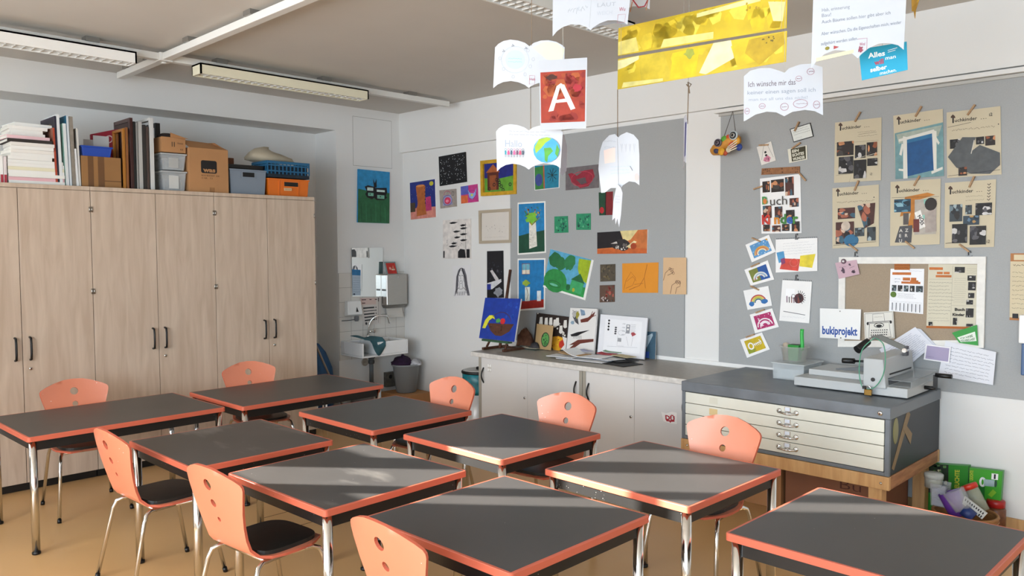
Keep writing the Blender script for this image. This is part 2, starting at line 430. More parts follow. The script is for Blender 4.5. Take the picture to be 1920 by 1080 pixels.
# tiles round the sink
def tile_mat():
    m = bpy.data.materials.new('white_wall_tile'); m.use_nodes = True; nt = m.node_tree; b = nt.nodes['Principled BSDF']
    tc = nt.nodes.new('ShaderNodeTexCoord'); sp = nt.nodes.new('ShaderNodeSeparateXYZ'); cb = nt.nodes.new('ShaderNodeCombineXYZ')
    br = nt.nodes.new('ShaderNodeTexBrick'); br.offset = 0.0; br.inputs['Scale'].default_value = 1.0
    br.inputs['Brick Width'].default_value = 0.1475; br.inputs['Row Height'].default_value = 0.1545; br.inputs['Mortar Size'].default_value = 0.0018
    br.inputs['Color1'].default_value = lin('#dad6cf'); br.inputs['Color2'].default_value = lin('#d6d2cb'); br.inputs['Mortar'].default_value = lin('#96918a')
    L = nt.links; L.new(tc.outputs['Object'], sp.inputs[0]); L.new(sp.outputs['Y'], cb.inputs['X']); L.new(sp.outputs['Z'], cb.inputs['Y'])
    L.new(cb.outputs[0], br.inputs['Vector']); L.new(br.outputs['Color'], b.inputs['Base Color']); b.inputs['Roughness'].default_value = 0.3
    return m
mb = MB(); mb.box((0, RY + 0.004, 0.545), (0.006, -0.002, 1.465), tile_mat()); o = mb.build('trim_3', origin=(0, RY + 0.004, 1.465 - 0.1545 * 6)); tag(o, kind='structure')
# service hatch in the wall over the sink (hairline joint)
mb = MB(); a, b = -0.652, -0.152
mb.box((0, a, 2.60), (0.0015, b, 3.112), WALL)
HL = M('#8a857d', 0.9)
mb.box((0, a - 0.003, 2.597), (0.001, b + 0.003, 3.115), HL); struct('trim_4', mb)

# ------------------------------------------------------------------ pin boards
def pinboard(name, x0, x1, z0, z1, label):
    mb = MB(); mb.box((x0, -0.016, z0), (x1, -0.001, z1), BOARDG); o = mb.build(name, bevel=0.003); return tag(o, label, 'pinboard')
pinboard('pinboard', 1.696, 3.652, 0.828, 2.742, 'large grey felt pinboard with children\'s paintings, left of the white wall strip')
pb = pinboard('pinboard', 3.965, 6.02, 0.80, 2.735, 'grey felt pinboard with clipped posters above the plan chest')
mb = MB(); mb.box((3.955, -0.03, 2.715), (6.02, -0.016, 2.735), M('#b4b2ac', 0.5, 0.3)); mb.build('top_rail', parent=pb)
BRD = -0.0165      # board surface

# ------------------------------------------------------------------ ceiling tracks and lamps
TRK = M('#e4e2dc', 0.45)
def track(name, a, b, label):
    t = thing(name, label, 'light track', ((a[0] + b[0]) / 2, (a[1] + b[1]) / 2, 3.15))
    w = 0.03; mb = MB(); mb.box((min(a[0], b[0]) - (w if a[0] == b[0] else 0), min(a[1], b[1]) - (w if a[1] == b[1] else 0), 3.125), (max(a[0], b[0]) + (w if a[0] == b[0] else 0), max(a[1], b[1]) + (w if a[1] == b[1] else 0), 3.175), TRK)
    mb.build('rail', parent=t, bevel=0.004)
    L = Vector((b[0] - a[0], b[1] - a[1], 0)); n = max(2, int(L.length / 0.9))
    for i in range(n):
        p = Vector((a[0], a[1], 0)) + L * ((i + 0.5) / n); mb = MB()
        mb.box((p.x - 0.045, p.y - 0.045, 3.172), (p.x + 0.045, p.y + 0.045, H), M('#8f8c86', 0.4, 0.6)); mb.build('bracket', parent=t)
    return t
tx, ty = 1.06, -3.04
track('ceiling_track', (tx, -5.9), (tx, -0.25), 'white ceiling track running along the cupboard wall and carrying lamps')
track('ceiling_track', (0.18, ty), (tx - 0.03, ty), 'short white stub of ceiling track ending above the cupboards')
track('ceiling_track', (tx + 0.03, ty), (7.4, ty), 'long white ceiling track crossing the room from the track junction')
track('ceiling_track', (4.0, -3.0), (4.0, -1.25), 'white ceiling track behind the hanging paper books')
mb = MB(); mb.box((tx - 0.05, ty - 0.05, 3.118), (tx + 0.05, ty + 0.05, 3.18), TRK); mb.lathe([(0.02, -0.012), (0.02, 0)], (tx, ty, 3.118), TRK, 12)
tag(mb.build('track_junction', bevel=0.006), 'white cross junction box where the ceiling tracks meet', 'track junction')
def lamp(x, y0, y1, tint, label):
    t = thing('ceiling_lamp', label, 'lamp', (x, (y0 + y1) / 2, 3.035)); w = 0.075; zb, zt = 3.04, 3.12
    m = M(tint, 0.45); mb = MB()
    mb.box((x - w, y0, zb), (x - w + 0.012, y1, zt), m); mb.box((x + w - 0.012, y0, zb), (x + w, y1, zt), m)
    mb.box((x - w, y0, zt - 0.012), (x + w, y1, zt), m); mb.box((x - w, y0, zb), (x + w, y0 + 0.012, zt), m); mb.box((x - w, y1 - 0.012, zb), (x + w, y1, zt), m)
    mb.build('housing', parent=t)
    mb = MB(); n = int((y1 - y0) / 0.055)
    for i in range(n):
        y = y0 + 0.03 + (y1 - y0 - 0.06) * i / (n - 1); mb.box((x - w + 0.012, y - 0.002, zb + 0.004), (x + w - 0.012, y + 0.002, zb + 0.05), TRK)
    mb.box((x - 0.003, y0 + 0.01, zb + 0.004), (x + 0.003, y1 - 0.01, zb + 0.05), TRK)
    mb.build('louvre', parent=t)
    for s in (-1, 1):
        mb = MB(); mb.tube([(x + s * 0.035, y0 + 0.03, zb + 0.052), (x + s * 0.035, y1 - 0.03, zb + 0.052)], 0.008, M('#f4f4f0', 0.4), 10); mb.build('light_tube', parent=t)
lamp(1.16, -4.95, -3.30, '#efede7', 'louvred white ceiling lamp at the left edge, left of the track junction')
lamp(1.16, -2.84, -1.32, '#e6dfc4', 'yellowed louvred ceiling lamp right of the track junction')
lamp(4.08, -2.90, -1.38, '#e6e4de', 'louvred ceiling lamp partly hidden behind the top hanging paper books')

# ------------------------------------------------------------------ cupboards along the left wall
WX = 0.73; WZ = 2.19
def wardrobe(y0, label, keys):
    w = 0.951; t = thing('wardrobe', label, 'cupboard', (WX - 0.3, y0 + w / 2, 0), 'tall cupboards along the left wall')
    mb = MB(); mb.box((WX - 0.6, y0 + 0.001, 0.055), (WX - 0.022, y0 + w - 0.001, WZ), ASH); mb.build('carcass', parent=t, bevel=0.002)
    mb = MB(); mb.box((WX - 0.6, y0 + 0.001, WZ - 0.03), (WX, y0 + w - 0.001, WZ), ASH); mb.build('top_board', parent=t, bevel=0.002)
    mb = MB(); mb.box((WX - 0.58, y0 + 0.003, 0), (WX - 0.035, y0 + w - 0.003, 0.055), BLACK); mb.build('plinth', parent=t)
    for s in (0, 1):
        a = y0 + s * w / 2 + 0.002; b = a + w / 2 - 0.004
        mb = MB(); mb.box((WX - 0.02, a, 0.06), (WX, b, WZ - 0.034), ASH); d = mb.build('door', parent=t, bevel=0.0015)
        hy = (b - 0.045) if s == 0 else (a + 0.045); mb = MB()
        pts = [(WX, hy, 1.10), (WX + 0.03, hy, 1.095), (WX + 0.036, hy, 1.06), (WX + 0.036, hy, 0.98), (WX + 0.03, hy, 0.945), (WX, hy, 0.94)]
        mb.tube(pts, 0.008, BLACK, 8); mb.build('handle', parent=d)
        if s == 1:
            mb = MB(); T = Matrix.Translation((WX, hy, 0.875)) @ Matrix.Rotation(PI / 2, 4, 'Y')
            mb.lathe([(0.012, 0), (0.012, 0.006), (0.006, 0.009)], (0, 0, 0), CHROME, 14, T=T); mb.box((WX + 0.008, hy - 0.002, 0.87), (WX + 0.010, hy + 0.002, 0.88), BLACK); mb.build('lock', parent=d)
        hz = a + 0.006 if s == 0 else b - 0.006
        for z in (1.41, 0.25, 2.02):
            mb = MB(); mb.tube([(WX + 0.004, hz, z - 0.02), (WX + 0.004, hz, z + 0.02)], 0.006, STEEL, 8); mb.build('hinge', parent=d)
    return t
wardrobe(-1.573 - 0.951, 'tall pale wooden two-door cupboard at the right end of the row, by the sink', 1)
wardrobe(-1.573 - 2 * 0.951, 'tall pale wooden two-door cupboard in the middle of the row', 1)
wardrobe(-1.573 - 3 * 0.951, 'tall pale wooden two-door cupboard at the left edge of the photo', 1)

# ------------------------------------------------------------------ school tables
TZ = 0.677
def make_table(L, W, legs, name='school_table'):
    """L along local x, W along local y, top face at TZ"""
    t = thing(name, None, 'table', (0, 0, 0), 'dark topped school tables')
    hx, hy = L / 2, W / 2; e = 0.012
    mb = MB(); mb.box((-hx + e, -hy + e, TZ - 0.026), (hx - e, hy - e, TZ), LAM); mb.build('tabletop', parent=t)
    mb = MB()
    # solid wooden lipping painted coral, rounded corners
    def rr(hx_, hy_, r, n=5):
        out = []
        for cx, cy, a0 in ((hx_ - r, hy_ - r, 0), (-hx_ + r, hy_ - r, 90), (-hx_ + r, -hy_ + r, 180), (hx_ - r, -hy_ + r, 270)):
            for i in range(n + 1):
                a = math.radians(a0 + 90 * i / n); out.append((cx + r * math.cos(a), cy + r * math.sin(a)))
        return out
    o = rr(hx, hy, 0.016); i_ = rr(hx - e, hy - e, 0.006); n = len(o); zt, zb = TZ - 0.0005, TZ - 0.028
    vs = [(x, y, zt) for x, y in i_] + [(x, y, zt) for x, y in [(p[0] * (1 - 0.002 / hx), p[1] * (1 - 0.002 / hy)) for p in o]] + [(x, y, zt - 0.003) for x, y in o] + [(x, y, zb) for x, y in o] + [(x, y, zb) for x, y in i_]
    fs = [(k * n + j, k * n + (j + 1) % n, ((k + 1) % 5) * n + (j + 1) % n, ((k + 1) % 5) * n + j) for k in range(5) for j in range(n)]
    mb.add(vs, fs, CORAL); mb.build('edge_band', parent=t)
    mb = MB(); q = 0.034; zt, zb = TZ - 0.0275, TZ - 0.085
    mb.box((-hx + q, -hy + 0.03, zb), (hx - q, -hy + 0.055, zt), BLACKM); mb.box((-hx + q, hy - 0.055, zb), (hx - q, hy - 0.03, zt), BLACKM)
    mb.box((-hx + 0.03, -hy + q, zb), (-hx + 0.055, hy - q, zt), BLACKM); mb.box((hx - 0.055, -hy + q, zb), (hx - 0.03, hy - q, zt), BLACKM)
    mb.build('apron', parent=t)
    for sx in (-1, 1):
        for sy in (-1, 1):
            x, y = sx * (hx - 0.034), sy * (hy - 0.034); mb = MB()
            mb.tube([(x, y, 0.015), (x, y, TZ - 0.028)], 0.021, CHROME, 16); lg = mb.build('leg', parent=t)
            mb = MB(); mb.lathe([(0.02, 0), (0.023, 0.003), (0.023, 0.014), (0.021, 0.016)], (x, y, 0), BLACK, 14); mb.build('foot_cap', parent=lg)
    return t
sq = make_table(0.80, 0.785, None); lg_ = make_table(0.80, 1.165, None)
TABLES = [  # long?, centre, turn, label
    (1, (1.735, -3.715), 1.3, 'long dark school table nearest the left edge of the photo'),
    (1, (1.79, -2.47), 1.0, 'long dark school table in front of the right-hand cupboard, near the sink'),
    (0, (3.0, -2.475), 0.6, 'square dark table in the back row, in front of the grey waste bins'),
    (0, (3.03, -3.53), 0.4, 'square dark table in the middle row behind the two left front chairs, chalk smudged'),
    (0, (4.01, -3.435), 1.6, 'square dark table in the centre with bands of sunlight and chalk smears'),
    (0, (3.99, -2.40), 0.0, 'square dark table in the back row, in front of the low cabinets'),
    (0, (5.045, -2.376), -0.8, 'square dark table striped with sunlight in front of the plan chest'),
    (0, (4.985, -3.353), 0.7, 'square dark table in the front row, with a coral chair at its front left'),
    (0, (6.09, -2.54), -0.5, 'dark table in the bottom right corner, cut off by the photo edge'),
]
fs_, fl_ = True, True
for lg, (x, y), a, lab in TABLES:
    if lg: o = lg_ if fl_ else copy_tree(lg_); fl_ = False
    else: o = sq if fs_ else copy_tree(sq); fs_ = False
    o.location = (x, y, 0); o.rotation_euler.z = math.radians(a); o['label'] = lab
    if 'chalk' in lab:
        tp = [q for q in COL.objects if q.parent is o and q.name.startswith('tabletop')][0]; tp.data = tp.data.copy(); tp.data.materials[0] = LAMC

# ------------------------------------------------------------------ chairs
def shell2d(outline, holes, step, fmap, th, m, name, parent, m_edge=None):
    xs_ = [p[0] for p in outline]; ys_ = [p[1] for p in outline]; pts = [Vector(p) for p in outline]; loops = [list(range(len(outline)))]
    def inside(p, poly):
        c = False; j = len(poly) - 1
        for i in range(len(poly)):
            a, b = poly[i], poly[j]
            if (a[1] > p[1]) != (b[1] > p[1]) and p[0] < (b[0] - a[0]) * (p[1] - a[1]) / (b[1] - a[1]) + a[0]: c = not c
            j = i
        return c
    for h in holes: loops.append(list(range(len(pts), len(pts) + len(h)))); pts += [Vector(p) for p in h]
    nb = len(pts); y = min(ys_) + step / 2
    while y < max(ys_):
        x = min(xs_) + step / 2
        while x < max(xs_):
            if inside((x, y), outline) and not any(inside((x, y), h) for h in holes) and min((p - Vector((x, y))).length for p in pts[:nb]) > step * 0.4: pts.append(Vector((x, y)))
            x += step
        y += step
    edges = [(l[i], l[(i + 1) % len(l)]) for l in loops for i in range(len(l))]
    v2, e2, f2, _, _, _ = delaunay_2d_cdt(pts, edges, [], 0, 1e-6)
    tris = []
    for f in f2:
        c = sum((v2[i] for i in f), Vector((0, 0))) / len(f)
        if inside(c, outline) and not any(inside(c, h) for h in holes): tris.append(tuple(f))
    d = 1e-3
    A = []; B = []
    for p in v2:
        q = fmap(p.x, p.y); du = fmap(p.x + d, p.y) - q; dv = fmap(p.x, p.y + d) - q; n = du.cross(dv).normalized() * (th / 2)
        A.append(q + n); B.append(q - n)
    mb = MB(); mb.add(A, tris, m, True); mb.add(B, [t[::-1] for t in tris], m, True)
    cnt = {}
    for t in tris:
        for i in range(len(t)): k = (t[i], t[(i + 1) % len(t)]); cnt[k] = 1
    rim = [k for k in cnt if (k[1], k[0]) not in cnt]
    N = len(A); mb.add(A + B, [(a, b, b + N, a + N) for a, b in rim], m_edge or m, False)
    return mb.build(name, parent=parent)
# profile of the bent ply shell: arc length s from the top of the back to the front of the seat, in the local y-z plane
PROF = bez((-0.275, 0.83), (-0.245, 0.68), (-0.205, 0.56), (-0.19, 0.505), 10) + bez((-0.19, 0.505), (-0.172, 0.44), (-0.14, 0.432), (-0.09, 0.428), 8)[1:] + bez((-0.09, 0.428), (0.0, 0.424), (0.12, 0.436), (0.20, 0.425), 8)[1:]
SL = [0.0]
for i in range(1, len(PROF)): SL.append(SL[-1] + math.hypot(PROF[i][0] - PROF[i - 1][0], PROF[i][1] - PROF[i - 1][1]))
def prof(s):
    s = max(0, min(SL[-1] - 1e-6, s)); i = 0
    while SL[i + 1] < s: i += 1
    t = (s - SL[i]) / (SL[i + 1] - SL[i]); a, b = PROF[i], PROF[i + 1]
    return a[0] + (b[0] - a[0]) * t, a[1] + (b[1] - a[1]) * t
ST = SL[-1]
def chair_map(x, s):
    y, z = prof(s); bow = max(0.0, 1 - s / 0.34)
    y += bow * 0.9 * x * x - 0.018 * bow
    return Vector((x, y, z))
def chair_outline():
    r = [(0.0, 0.0), (0.06, 0.004), (0.12, 0.02), (0.175, 0.042), (0.203, 0.058), (0.211, 0.070), (0.212, 0.085), (0.204, 0.12), (0.185, 0.19), (0.168, 0.26), (0.158, 0.32), (0.158, 0.37), (0.168, 0.42), (0.185, 0.47), (0.197, 0.53), (0.20, 0.60), (0.195, 0.66), (0.175, 0.70), (0.13, ST - 0.006), (0.06, ST)]
    return r + [(0.0, ST)] + [(-x, y) for x, y in r[1:]][::-1]
def circ(cx, cy, r, n=16): return [(cx + r * math.cos(2 * PI * i / n), cy + r * math.sin(2 * PI * i / n)) for i in range(n)]
def make_chair():
    t = thing('school_chair', None, 'chair', (0, 0, 0), 'coral school chairs')
    shell2d(chair_outline(), [circ(0, 0.085, 0.0255), circ(0, 0.172, 0.0185), circ(0, 0.25, 0.0115)], 0.024, chair_map, 0.012, CORALC, 'seat_shell', t, CORAL)
    # seat pad
    def pad_map(x, s):
        y, z = prof(s); return Vector((x, y, z + 0.014))
    po = []
    for k in range(44):
        a = 2 * PI * k / 44; c, q = math.cos(a), math.sin(a); e = 0.55
        po.append((0.172 * math.copysign(abs(c) ** e, c), (ST - 0.19) + 0.172 * math.copysign(abs(q) ** e, q)))
    shell2d(po, [], 0.03, pad_map, 0.018, PAD, 'seat_pad', t)
    for sx in (-1, 1):
        # each side frame: front leg and rear leg of one bent tube
        f = [(sx * 0.215, 0.235, 0.0), (sx * 0.185, 0.165, 0.36), (sx * 0.178, 0.148, 0.398), (sx * 0.165, 0.12, 0.41), (sx * 0.15, 0.0, 0.41)]
        b = [(sx * 0.215, -0.255, 0.0), (sx * 0.185, -0.175, 0.36), (sx * 0.178, -0.158, 0.398), (sx * 0.165, -0.13, 0.41), (sx * 0.15, -0.0, 0.41)]
        for pts in (f, b):
            mb = MB(); mb.tube(pts, 0.0105, CHROME, 10); lg = mb.build('leg', parent=t)
            mb = MB(); p = Vector(pts[0]); d = (Vector(pts[1]) - p).normalized(); mb.tube([p, p + d * 0.025], 0.0125, BLACK, 10); mb.build('foot_cap', parent=lg)
    mb = MB()
    for y in (-0.1, 0.09): mb.tube([(-0.16, y, 0.405), (0.16, y, 0.405)], 0.009, CHROME, 8)
    mb.build('seat_frame', parent=t)
    return t
ch0 = make_chair()
CHAIRS = [
    ((1.19, -3.755), 265.8, 'coral chair on the far side of the left table, facing the camera, by the cupboards'),
    ((1.27, -2.515), 262.0, 'coral chair tucked behind the second long table, in front of the right-hand cupboard'),
    ((3.015, -1.93), 185.3, 'coral chair in the back row beside the bin with the teal bag'),
    ((3.985, -1.85), 188.0, 'coral chair in the back row in front of the low cabinets'),
    ((5.02, -1.79), 182.4, 'coral chair with dark marks in front of the plan chest drawers'),
    ((2.93, -4.10), 2.9, 'leftmost of the three coral chairs seen from behind in the front'),
    ((3.955, -4.045), 5.4, 'coral chair seen from behind with scuffed back, second of the three in the front'),
    ((5.02, -3.945), -1.1, 'coral chair seen from behind with white paint spots, rightmost of the front three'),
]
for i, ((mx, my), a, lab) in enumerate(CHAIRS):
    o = ch0 if i == 0 else copy_tree(ch0); r = math.radians(a)
    lx, ly = 0.0, -0.235
    o.location = (mx - (lx * math.cos(r) - ly * math.sin(r)), my - (lx * math.sin(r) + ly * math.cos(r)), 0); o.rotation_euler.z = r; o['label'] = lab

# ------------------------------------------------------------------ low cabinets with worktop
CF, CT = -0.70, 0.80
def low_cabinet(x0, x1, label, lefth, stick):
    t = thing('low_cabinet', label, 'cabinet', ((x0 + x1) / 2, CF / 2, 0), 'low grey cabinets under the worktop')
    mb = MB(); mb.box((x0, CF + 0.022, 0.05), (x1, -0.02, CT - 0.04), ALUGREY); mb.build('carcass', parent=t, bevel=0.002)
    mb = MB(); mb.box((x0 + 0.02, CF + 0.06, 0), (x1 - 0.02, -0.04, 0.05), BLACK); mb.build('plinth', parent=t)
    for x in (x0, x1 - 0.03):
        mb = MB(); mb.box((x, CF - 0.004, 0.05), (x + 0.03, CF + 0.022, CT - 0.04), ALUGREY); mb.build('side_post', parent=t, bevel=0.003)
    m = (x0 + x1) / 2
    for s, (a, b) in enumerate(((x0 + 0.032, m - 0.001), (m + 0.001, x1 - 0.032))):
        mb = MB(); mb.box((a, CF, 0.06), (b, CF + 0.02, CT - 0.045), GREYCAB); d = mb.build('sliding_door', parent=t, bevel=0.0015)
        hx = a + 0.03 if s == 0 else b - 0.03; mb = MB()
        bow = [(hx + (0.006 if s == 0 else -0.006) * 0, CF - 0.028 * math.sin(PI * i / 10), 0.53 + 0.135 * i / 10) for i in range(11)]
        mb.tube(bow, 0.0065, BLACK, 8); mb.build('handle', parent=d)
        lx = b - 0.03 if s == 0 else a + 0.03; T = Matrix.Translation((m - 0.03 if s == 0 else m + 0.03, CF, 0.46)) @ Matrix.Rotation(PI / 2, 4, 'X')
        if s == 0: mb = MB(); mb.lathe([(0.011, 0), (0.011, 0.006), (0.005, 0.008)], (0, 0, 0), CHROME, 12, T=T); mb.box((m - 0.033, CF - 0.0095, 0.452), (m - 0.027, CF - 0.006, 0.468), BLACK); mb.build('lock', parent=d)
    return t
c1 = low_cabinet(1.975, 3.165, 'low grey two-door cabinet at the left end of the worktop, by the bin', 1, 0)
c2 = low_cabinet(3.170, 4.16, 'low grey cabinet with a red and white sticker, left of the plan chest', 1, 1)
mb = MB(); mb.box((1.90, -0.735, CT - 0.04), (4.15, -0.022, CT - 0.0015), M('#d2cec7', 0.45, var=0.12, scale=30.0)); wt = mb.build('worktop', bevel=0.004)
tag(wt, 'long marbled worktop over the low grey cabinets, with paintings and papers on it', 'worktop')
mb = MB(); mb.box((1.906, -0.728, CT - 0.0015), (4.144, -0.024, CT), M('#9b958c', 0.4, var=0.1, scale=25.0)); mb.build('top_laminate', parent=wt)
c = Card([(3.903, CF - 0.0005, 0.545), (4.035, CF - 0.0005, 0.552), (4.042, CF - 0.0005, 0.462), (3.91, CF - 0.0005, 0.462)], 0.0008, '#e9e6e2', outline=[(0, .1), (.3, .2), (.7, 0), (1, .05), (.97, .95), (.6, 1), (.1, .9)])
c.t(.24, .72, .38, 'DÜ', '#a81f30', .05, w=.6); c.poly([(.28, .74), (.85, .7), (.8, .8), (.6, .84), (.55, .96), (.48, .84), (.3, .86)], '#a81f30')
c.done('sticker', 'torn red and white sticker', parent=c2)
c = Card([(2.09, CF - 0.0005, 0.70), (2.135, CF - 0.0005, 0.70), (2.135, CF - 0.0005, 0.635), (2.09, CF - 0.0005, 0.635)], 0.0006, '#c4c0b9')
for k in ((0, 0), (.6, 0), (0, .55), (.6, .55)): c.r(k[0], k[1], k[0] + .35, k[1] + .35, paper('#efeeea'))
c.r(.3, .15, .62, .25, paper('#efeeea')); c.r(.3, .62, .62, .72, paper('#efeeea'))
c.done('sticker', 'white sticker remnants', parent=c1)

# ------------------------------------------------------------------ plan chest on its wooden stand
PX0, PX1, PY0, PY1, PZ = 4.2, 5.555, -0.905, -0.03, 0.82
t = thing('plan_chest', 'dark grey steel plan chest with four cream drawers', 'plan chest', ((PX0 + PX1) / 2, (PY0 + PY1) / 2, 0.43))
mb = MB(); mb.box((PX0, PY0, PZ - 0.068), (PX1, PY1, PZ), CHESTG); mb.build('top', parent=t, bevel=0.006)
mb = MB(); f = 0.025
mb.box((PX0 + 0.006, PY0 + 0.0305, 0.43), (PX1 - 0.006, PY1, PZ - 0.0685), CHESTD)
mb.box((PX0 + 0.004, PY0 + 0.004, 0.43), (PX0 + 0.004 + f, PY0 + 0.03, PZ - 0.068), CHESTG); mb.box((PX1 - 0.004 - f, PY0 + 0.004, 0.43), (PX1 - 0.004, PY0 + 0.03, PZ - 0.068), CHESTG)
mb.box((PX0 + 0.004 + f, PY0 + 0.005, 0.4305), (PX1 - 0.004 - f, PY0 + 0.029, 0.452), CHESTG); mb.build('body', parent=t, bevel=0.002)
dh = (PZ - 0.070 - 0.454) / 4
for i in range(4):
    a = 0.454 + i * dh; mb = MB(); mb.box((PX0 + 0.033, PY0 + 0.002, a + 0.002), (PX1 - 0.033, PY0 + 0.02, a + dh - 0.002), CREAM); d = mb.build('drawer', parent=t, bevel=0.002)
    hx = 4.955; zc = a + dh * 0.52; yf = PY0 + 0.002; mb = MB()
    mb.tube([(hx - 0.055, yf, zc), (hx - 0.05, yf - 0.022, zc - 0.004), (hx, yf - 0.026, zc - 0.008), (hx + 0.05, yf - 0.022, zc - 0.004), (hx + 0.055, yf, zc)], 0.007, CHROME, 8)
    for s in (-1, 1): mb.lathe([(0.016, 0), (0.016, 0.003), (0.009, 0.006)], (0, 0, 0), CHROME, 14, T=Matrix.Translation((hx + s * 0.055, yf, zc)) @ Matrix.Rotation(PI / 2, 4, 'X'))
    mb.box((hx - 0.02, yf - 0.004, zc - 0.02), (hx + 0.02, yf, zc + 0.03), CHROME); mb.box((hx - 0.016, yf - 0.0045, zc + 0.006), (hx + 0.016, yf - 0.004, zc + 0.028), paper('#dde3ee'))
    mb.build('handle', parent=d)
    if i in (2, 3):
        mb = MB(); mb.box((4.415, yf - 0.0008, a + 0.018), (4.475, yf, a + 0.06), paper('#d9c08c' if i == 2 else '#d4d2c2')); mb.build('name_tag', parent=d)
mb = MB(); mb.lathe([(0.014, 0), (0.014, 0.006), (0.007, 0.008)], (0, 0, 0), CHROME, 14, T=Matrix.Translation((5.50, PY0, PZ - 0.036)) @ Matrix.Rotation(PI / 2, 4, 'X')); mb.box((5.498, PY0 - 0.009, PZ - 0.042), (5.502, PY0 - 0.006, PZ - 0.03), BLACK); mb.build('lock', parent=t)
# brass oval badge and two strips of old brown tape on the chest's right side
mb = MB(); mb.lathe([(0.0, 0.0015), (0.04, 0.0015), (0.044, 0)], (0, 0, 0), M('#8f8a5c', 0.45, 0.5), 22, sx=1.75, T=Matrix.Translation((PX1 - 0.006, -0.80, 0.675)) @ Matrix.Rotation(PI / 2, 4, 'Y'))
mb.build('badge', parent=t)
TAPE = M('#8b7351', 0.6, var=0.1, scale=20.0)
mb = MB(); X = PX1 - 0.0055
mb.prism([(X, -0.615, 0.775), (X, -0.57, 0.735), (X, -0.82, 0.452), (X, -0.855, 0.47)], (0.0012, 0, 0), TAPE)
mb.prism([(X + 0.001, -0.69, 0.67), (X + 0.001, -0.655, 0.695), (X + 0.001, -0.535, 0.615), (X + 0.001, -0.56, 0.555)], (0.0012, 0, 0), TAPE)
mb.build('tape_strip', 'x' if False else t)
t = thing('wooden_stand', 'light wooden trestle stand carrying the plan chest', 'stand', ((PX0 + PX1) / 2, (PY0 + PY1) / 2, 0))
def bar(a, b, name, m=BEECH): mb_ = MB(); mb_.box(a, b, m); return mb_.build(name, parent=t, bevel=0.003)
bar((PX0 - 0.0, PY0 + 0.0, 0.352), (PX1, PY0 + 0.03, 0.428), 'front_rail'); bar((PX0, PY1 - 0.03, 0.352), (PX1, PY1, 0.428), 'rear_rail')
bar((PX1 - 0.03, PY0 + 0.031, 0.352), (PX1 - 0.001, PY1 - 0.031, 0.428), 'side_rail', grain('rough_wood', '#8a5a38', '#b07c50', (14, 2, 14), 0.6, 2.5)); bar((PX0 + 0.001, PY0 + 0.031, 0.352), (PX0 + 0.03, PY1 - 0.031, 0.428), 'side_rail')
for x in (PX0 + 0.04, PX1 - 0.125):
    for y in (PY0 + 0.032, PY1 - 0.11): bar((x, y, 0), (x + 0.075, y + 0.075, 0.427), 'leg')
mb = MB()
for x in (PX0 + 0.05, PX1 - 0.045): mb.lathe([(0.009, 0), (0.008, 0.004), (0, 0.007)], (0, 0, 0), CHROME, 10, T=Matrix.Translation((x, PY0, 0.388)) @ Matrix.Rotation(PI / 2, 4, 'X'))
mb.build('bolt', parent=t)

# ------------------------------------------------------------------ paintings and prints on the left pier and the picture wall
INK = '#17161a'
def wc(q, th=0.004, base='#f3f2f0', y=-0.001, **k): return Card(wall(*q, y=y), th, base, **k)
BY = -0.0165   # surface of the felt boards
# butterfly-like mask painting over the sink
c = Card(lwall((670, 317), (729, 323), (728, 419), (669, 417), x=0.001), 0.018, '#2c8fc6')
c.r(0, 0, 1, .4, '#2e8fc4'); c.poly([(0, .37), (.4, .4), (1, .41), (1, 1), (0, 1)], '#2c6a44')
for k in range(6): c.s([(.1 + k * .15, .55 + RND.uniform(0, .2)), (.12 + k * .15, .98)], .012, '#357a50' if k % 2 else '#255b3a')
c.poly([(.2, .32), (.3, .29), (.5, .31), (.55, .33), (.9, .31), (.92, .4), (.87, .47), (.92, .5), (.82, .55), (.58, .56), (.5, .52), (.44, .55), (.28, .52), (.22, .46), (.27, .41)], INK)
c.poly([(.46, .15), (.52, .24), (.57, .15), (.58, .32), (.49, .32)], INK)
for a, b, d, e_ in ((.28, .33, .47, .39), (.58, .36, .84, .40), (.31, .43, .48, .49), (.6, .46, .83, .53)): c.r(a, b, d, e_, '#79b8a0' if b > .4 else '#c9e2dc')
c.e(.37, .455, .02, .012, INK, 8); c.e(.7, .49, .02, .012, INK, 8)
c.done('painting', 'blue and green canvas with black glasses shape above the sink', 'painting')
# starry night
c = wc([(824, 294), (874, 285), (876, 341), (826, 349)], .012, '#0b0b10'); c.r(0, 0, 1, 1, '#0b0b10'); c.specks(.04, .04, .96, .96, 95, .0025, .0045, ['#e8e8ea', '#c9cbd6'])
c.done('painting', 'square black canvas full of white stars', 'painting')
# tower
c = wc([(770, 343), (817, 336), (819, 407), (772, 412)], .012); c.r(0, 0, 1, .75, '#23307f'); c.poly([(0, .7), (1, .72), (1, 1), (0, 1)], '#d98a7c'); c.specks(.05, .05, .95, .6, 30, .002, .004, ['#8d9bd6', '#c7cfe8'])
c.poly([(.24, .14), (.3, .1), (.55, .1), (.62, .14), (.6, .6), (.64, .9), (.24, .93), (.3, .55)], '#b5652f'); c.e(.42, .12, .17, .03, '#d58a4a'); c.e(.86, .1, .08, .06, '#c9c23a')
for k in range(5): c.e(.6, .2 + .1 * k, .02, .015, '#3c2330', 8)
c.poly([(.63, .45), (.82, .43), (.85, .8), (.62, .82)], '#c23a72'); c.specks(.64, .47, .82, .78, 12, .003, .004, ['#7a2148']); c.e(.3, .75, .05, .1, '#b5652f'); c.r(0, .55, .2, .8, '#4a3c2c')
c.done('painting', 'painting of a brown tower under a dark blue starry sky', 'painting')
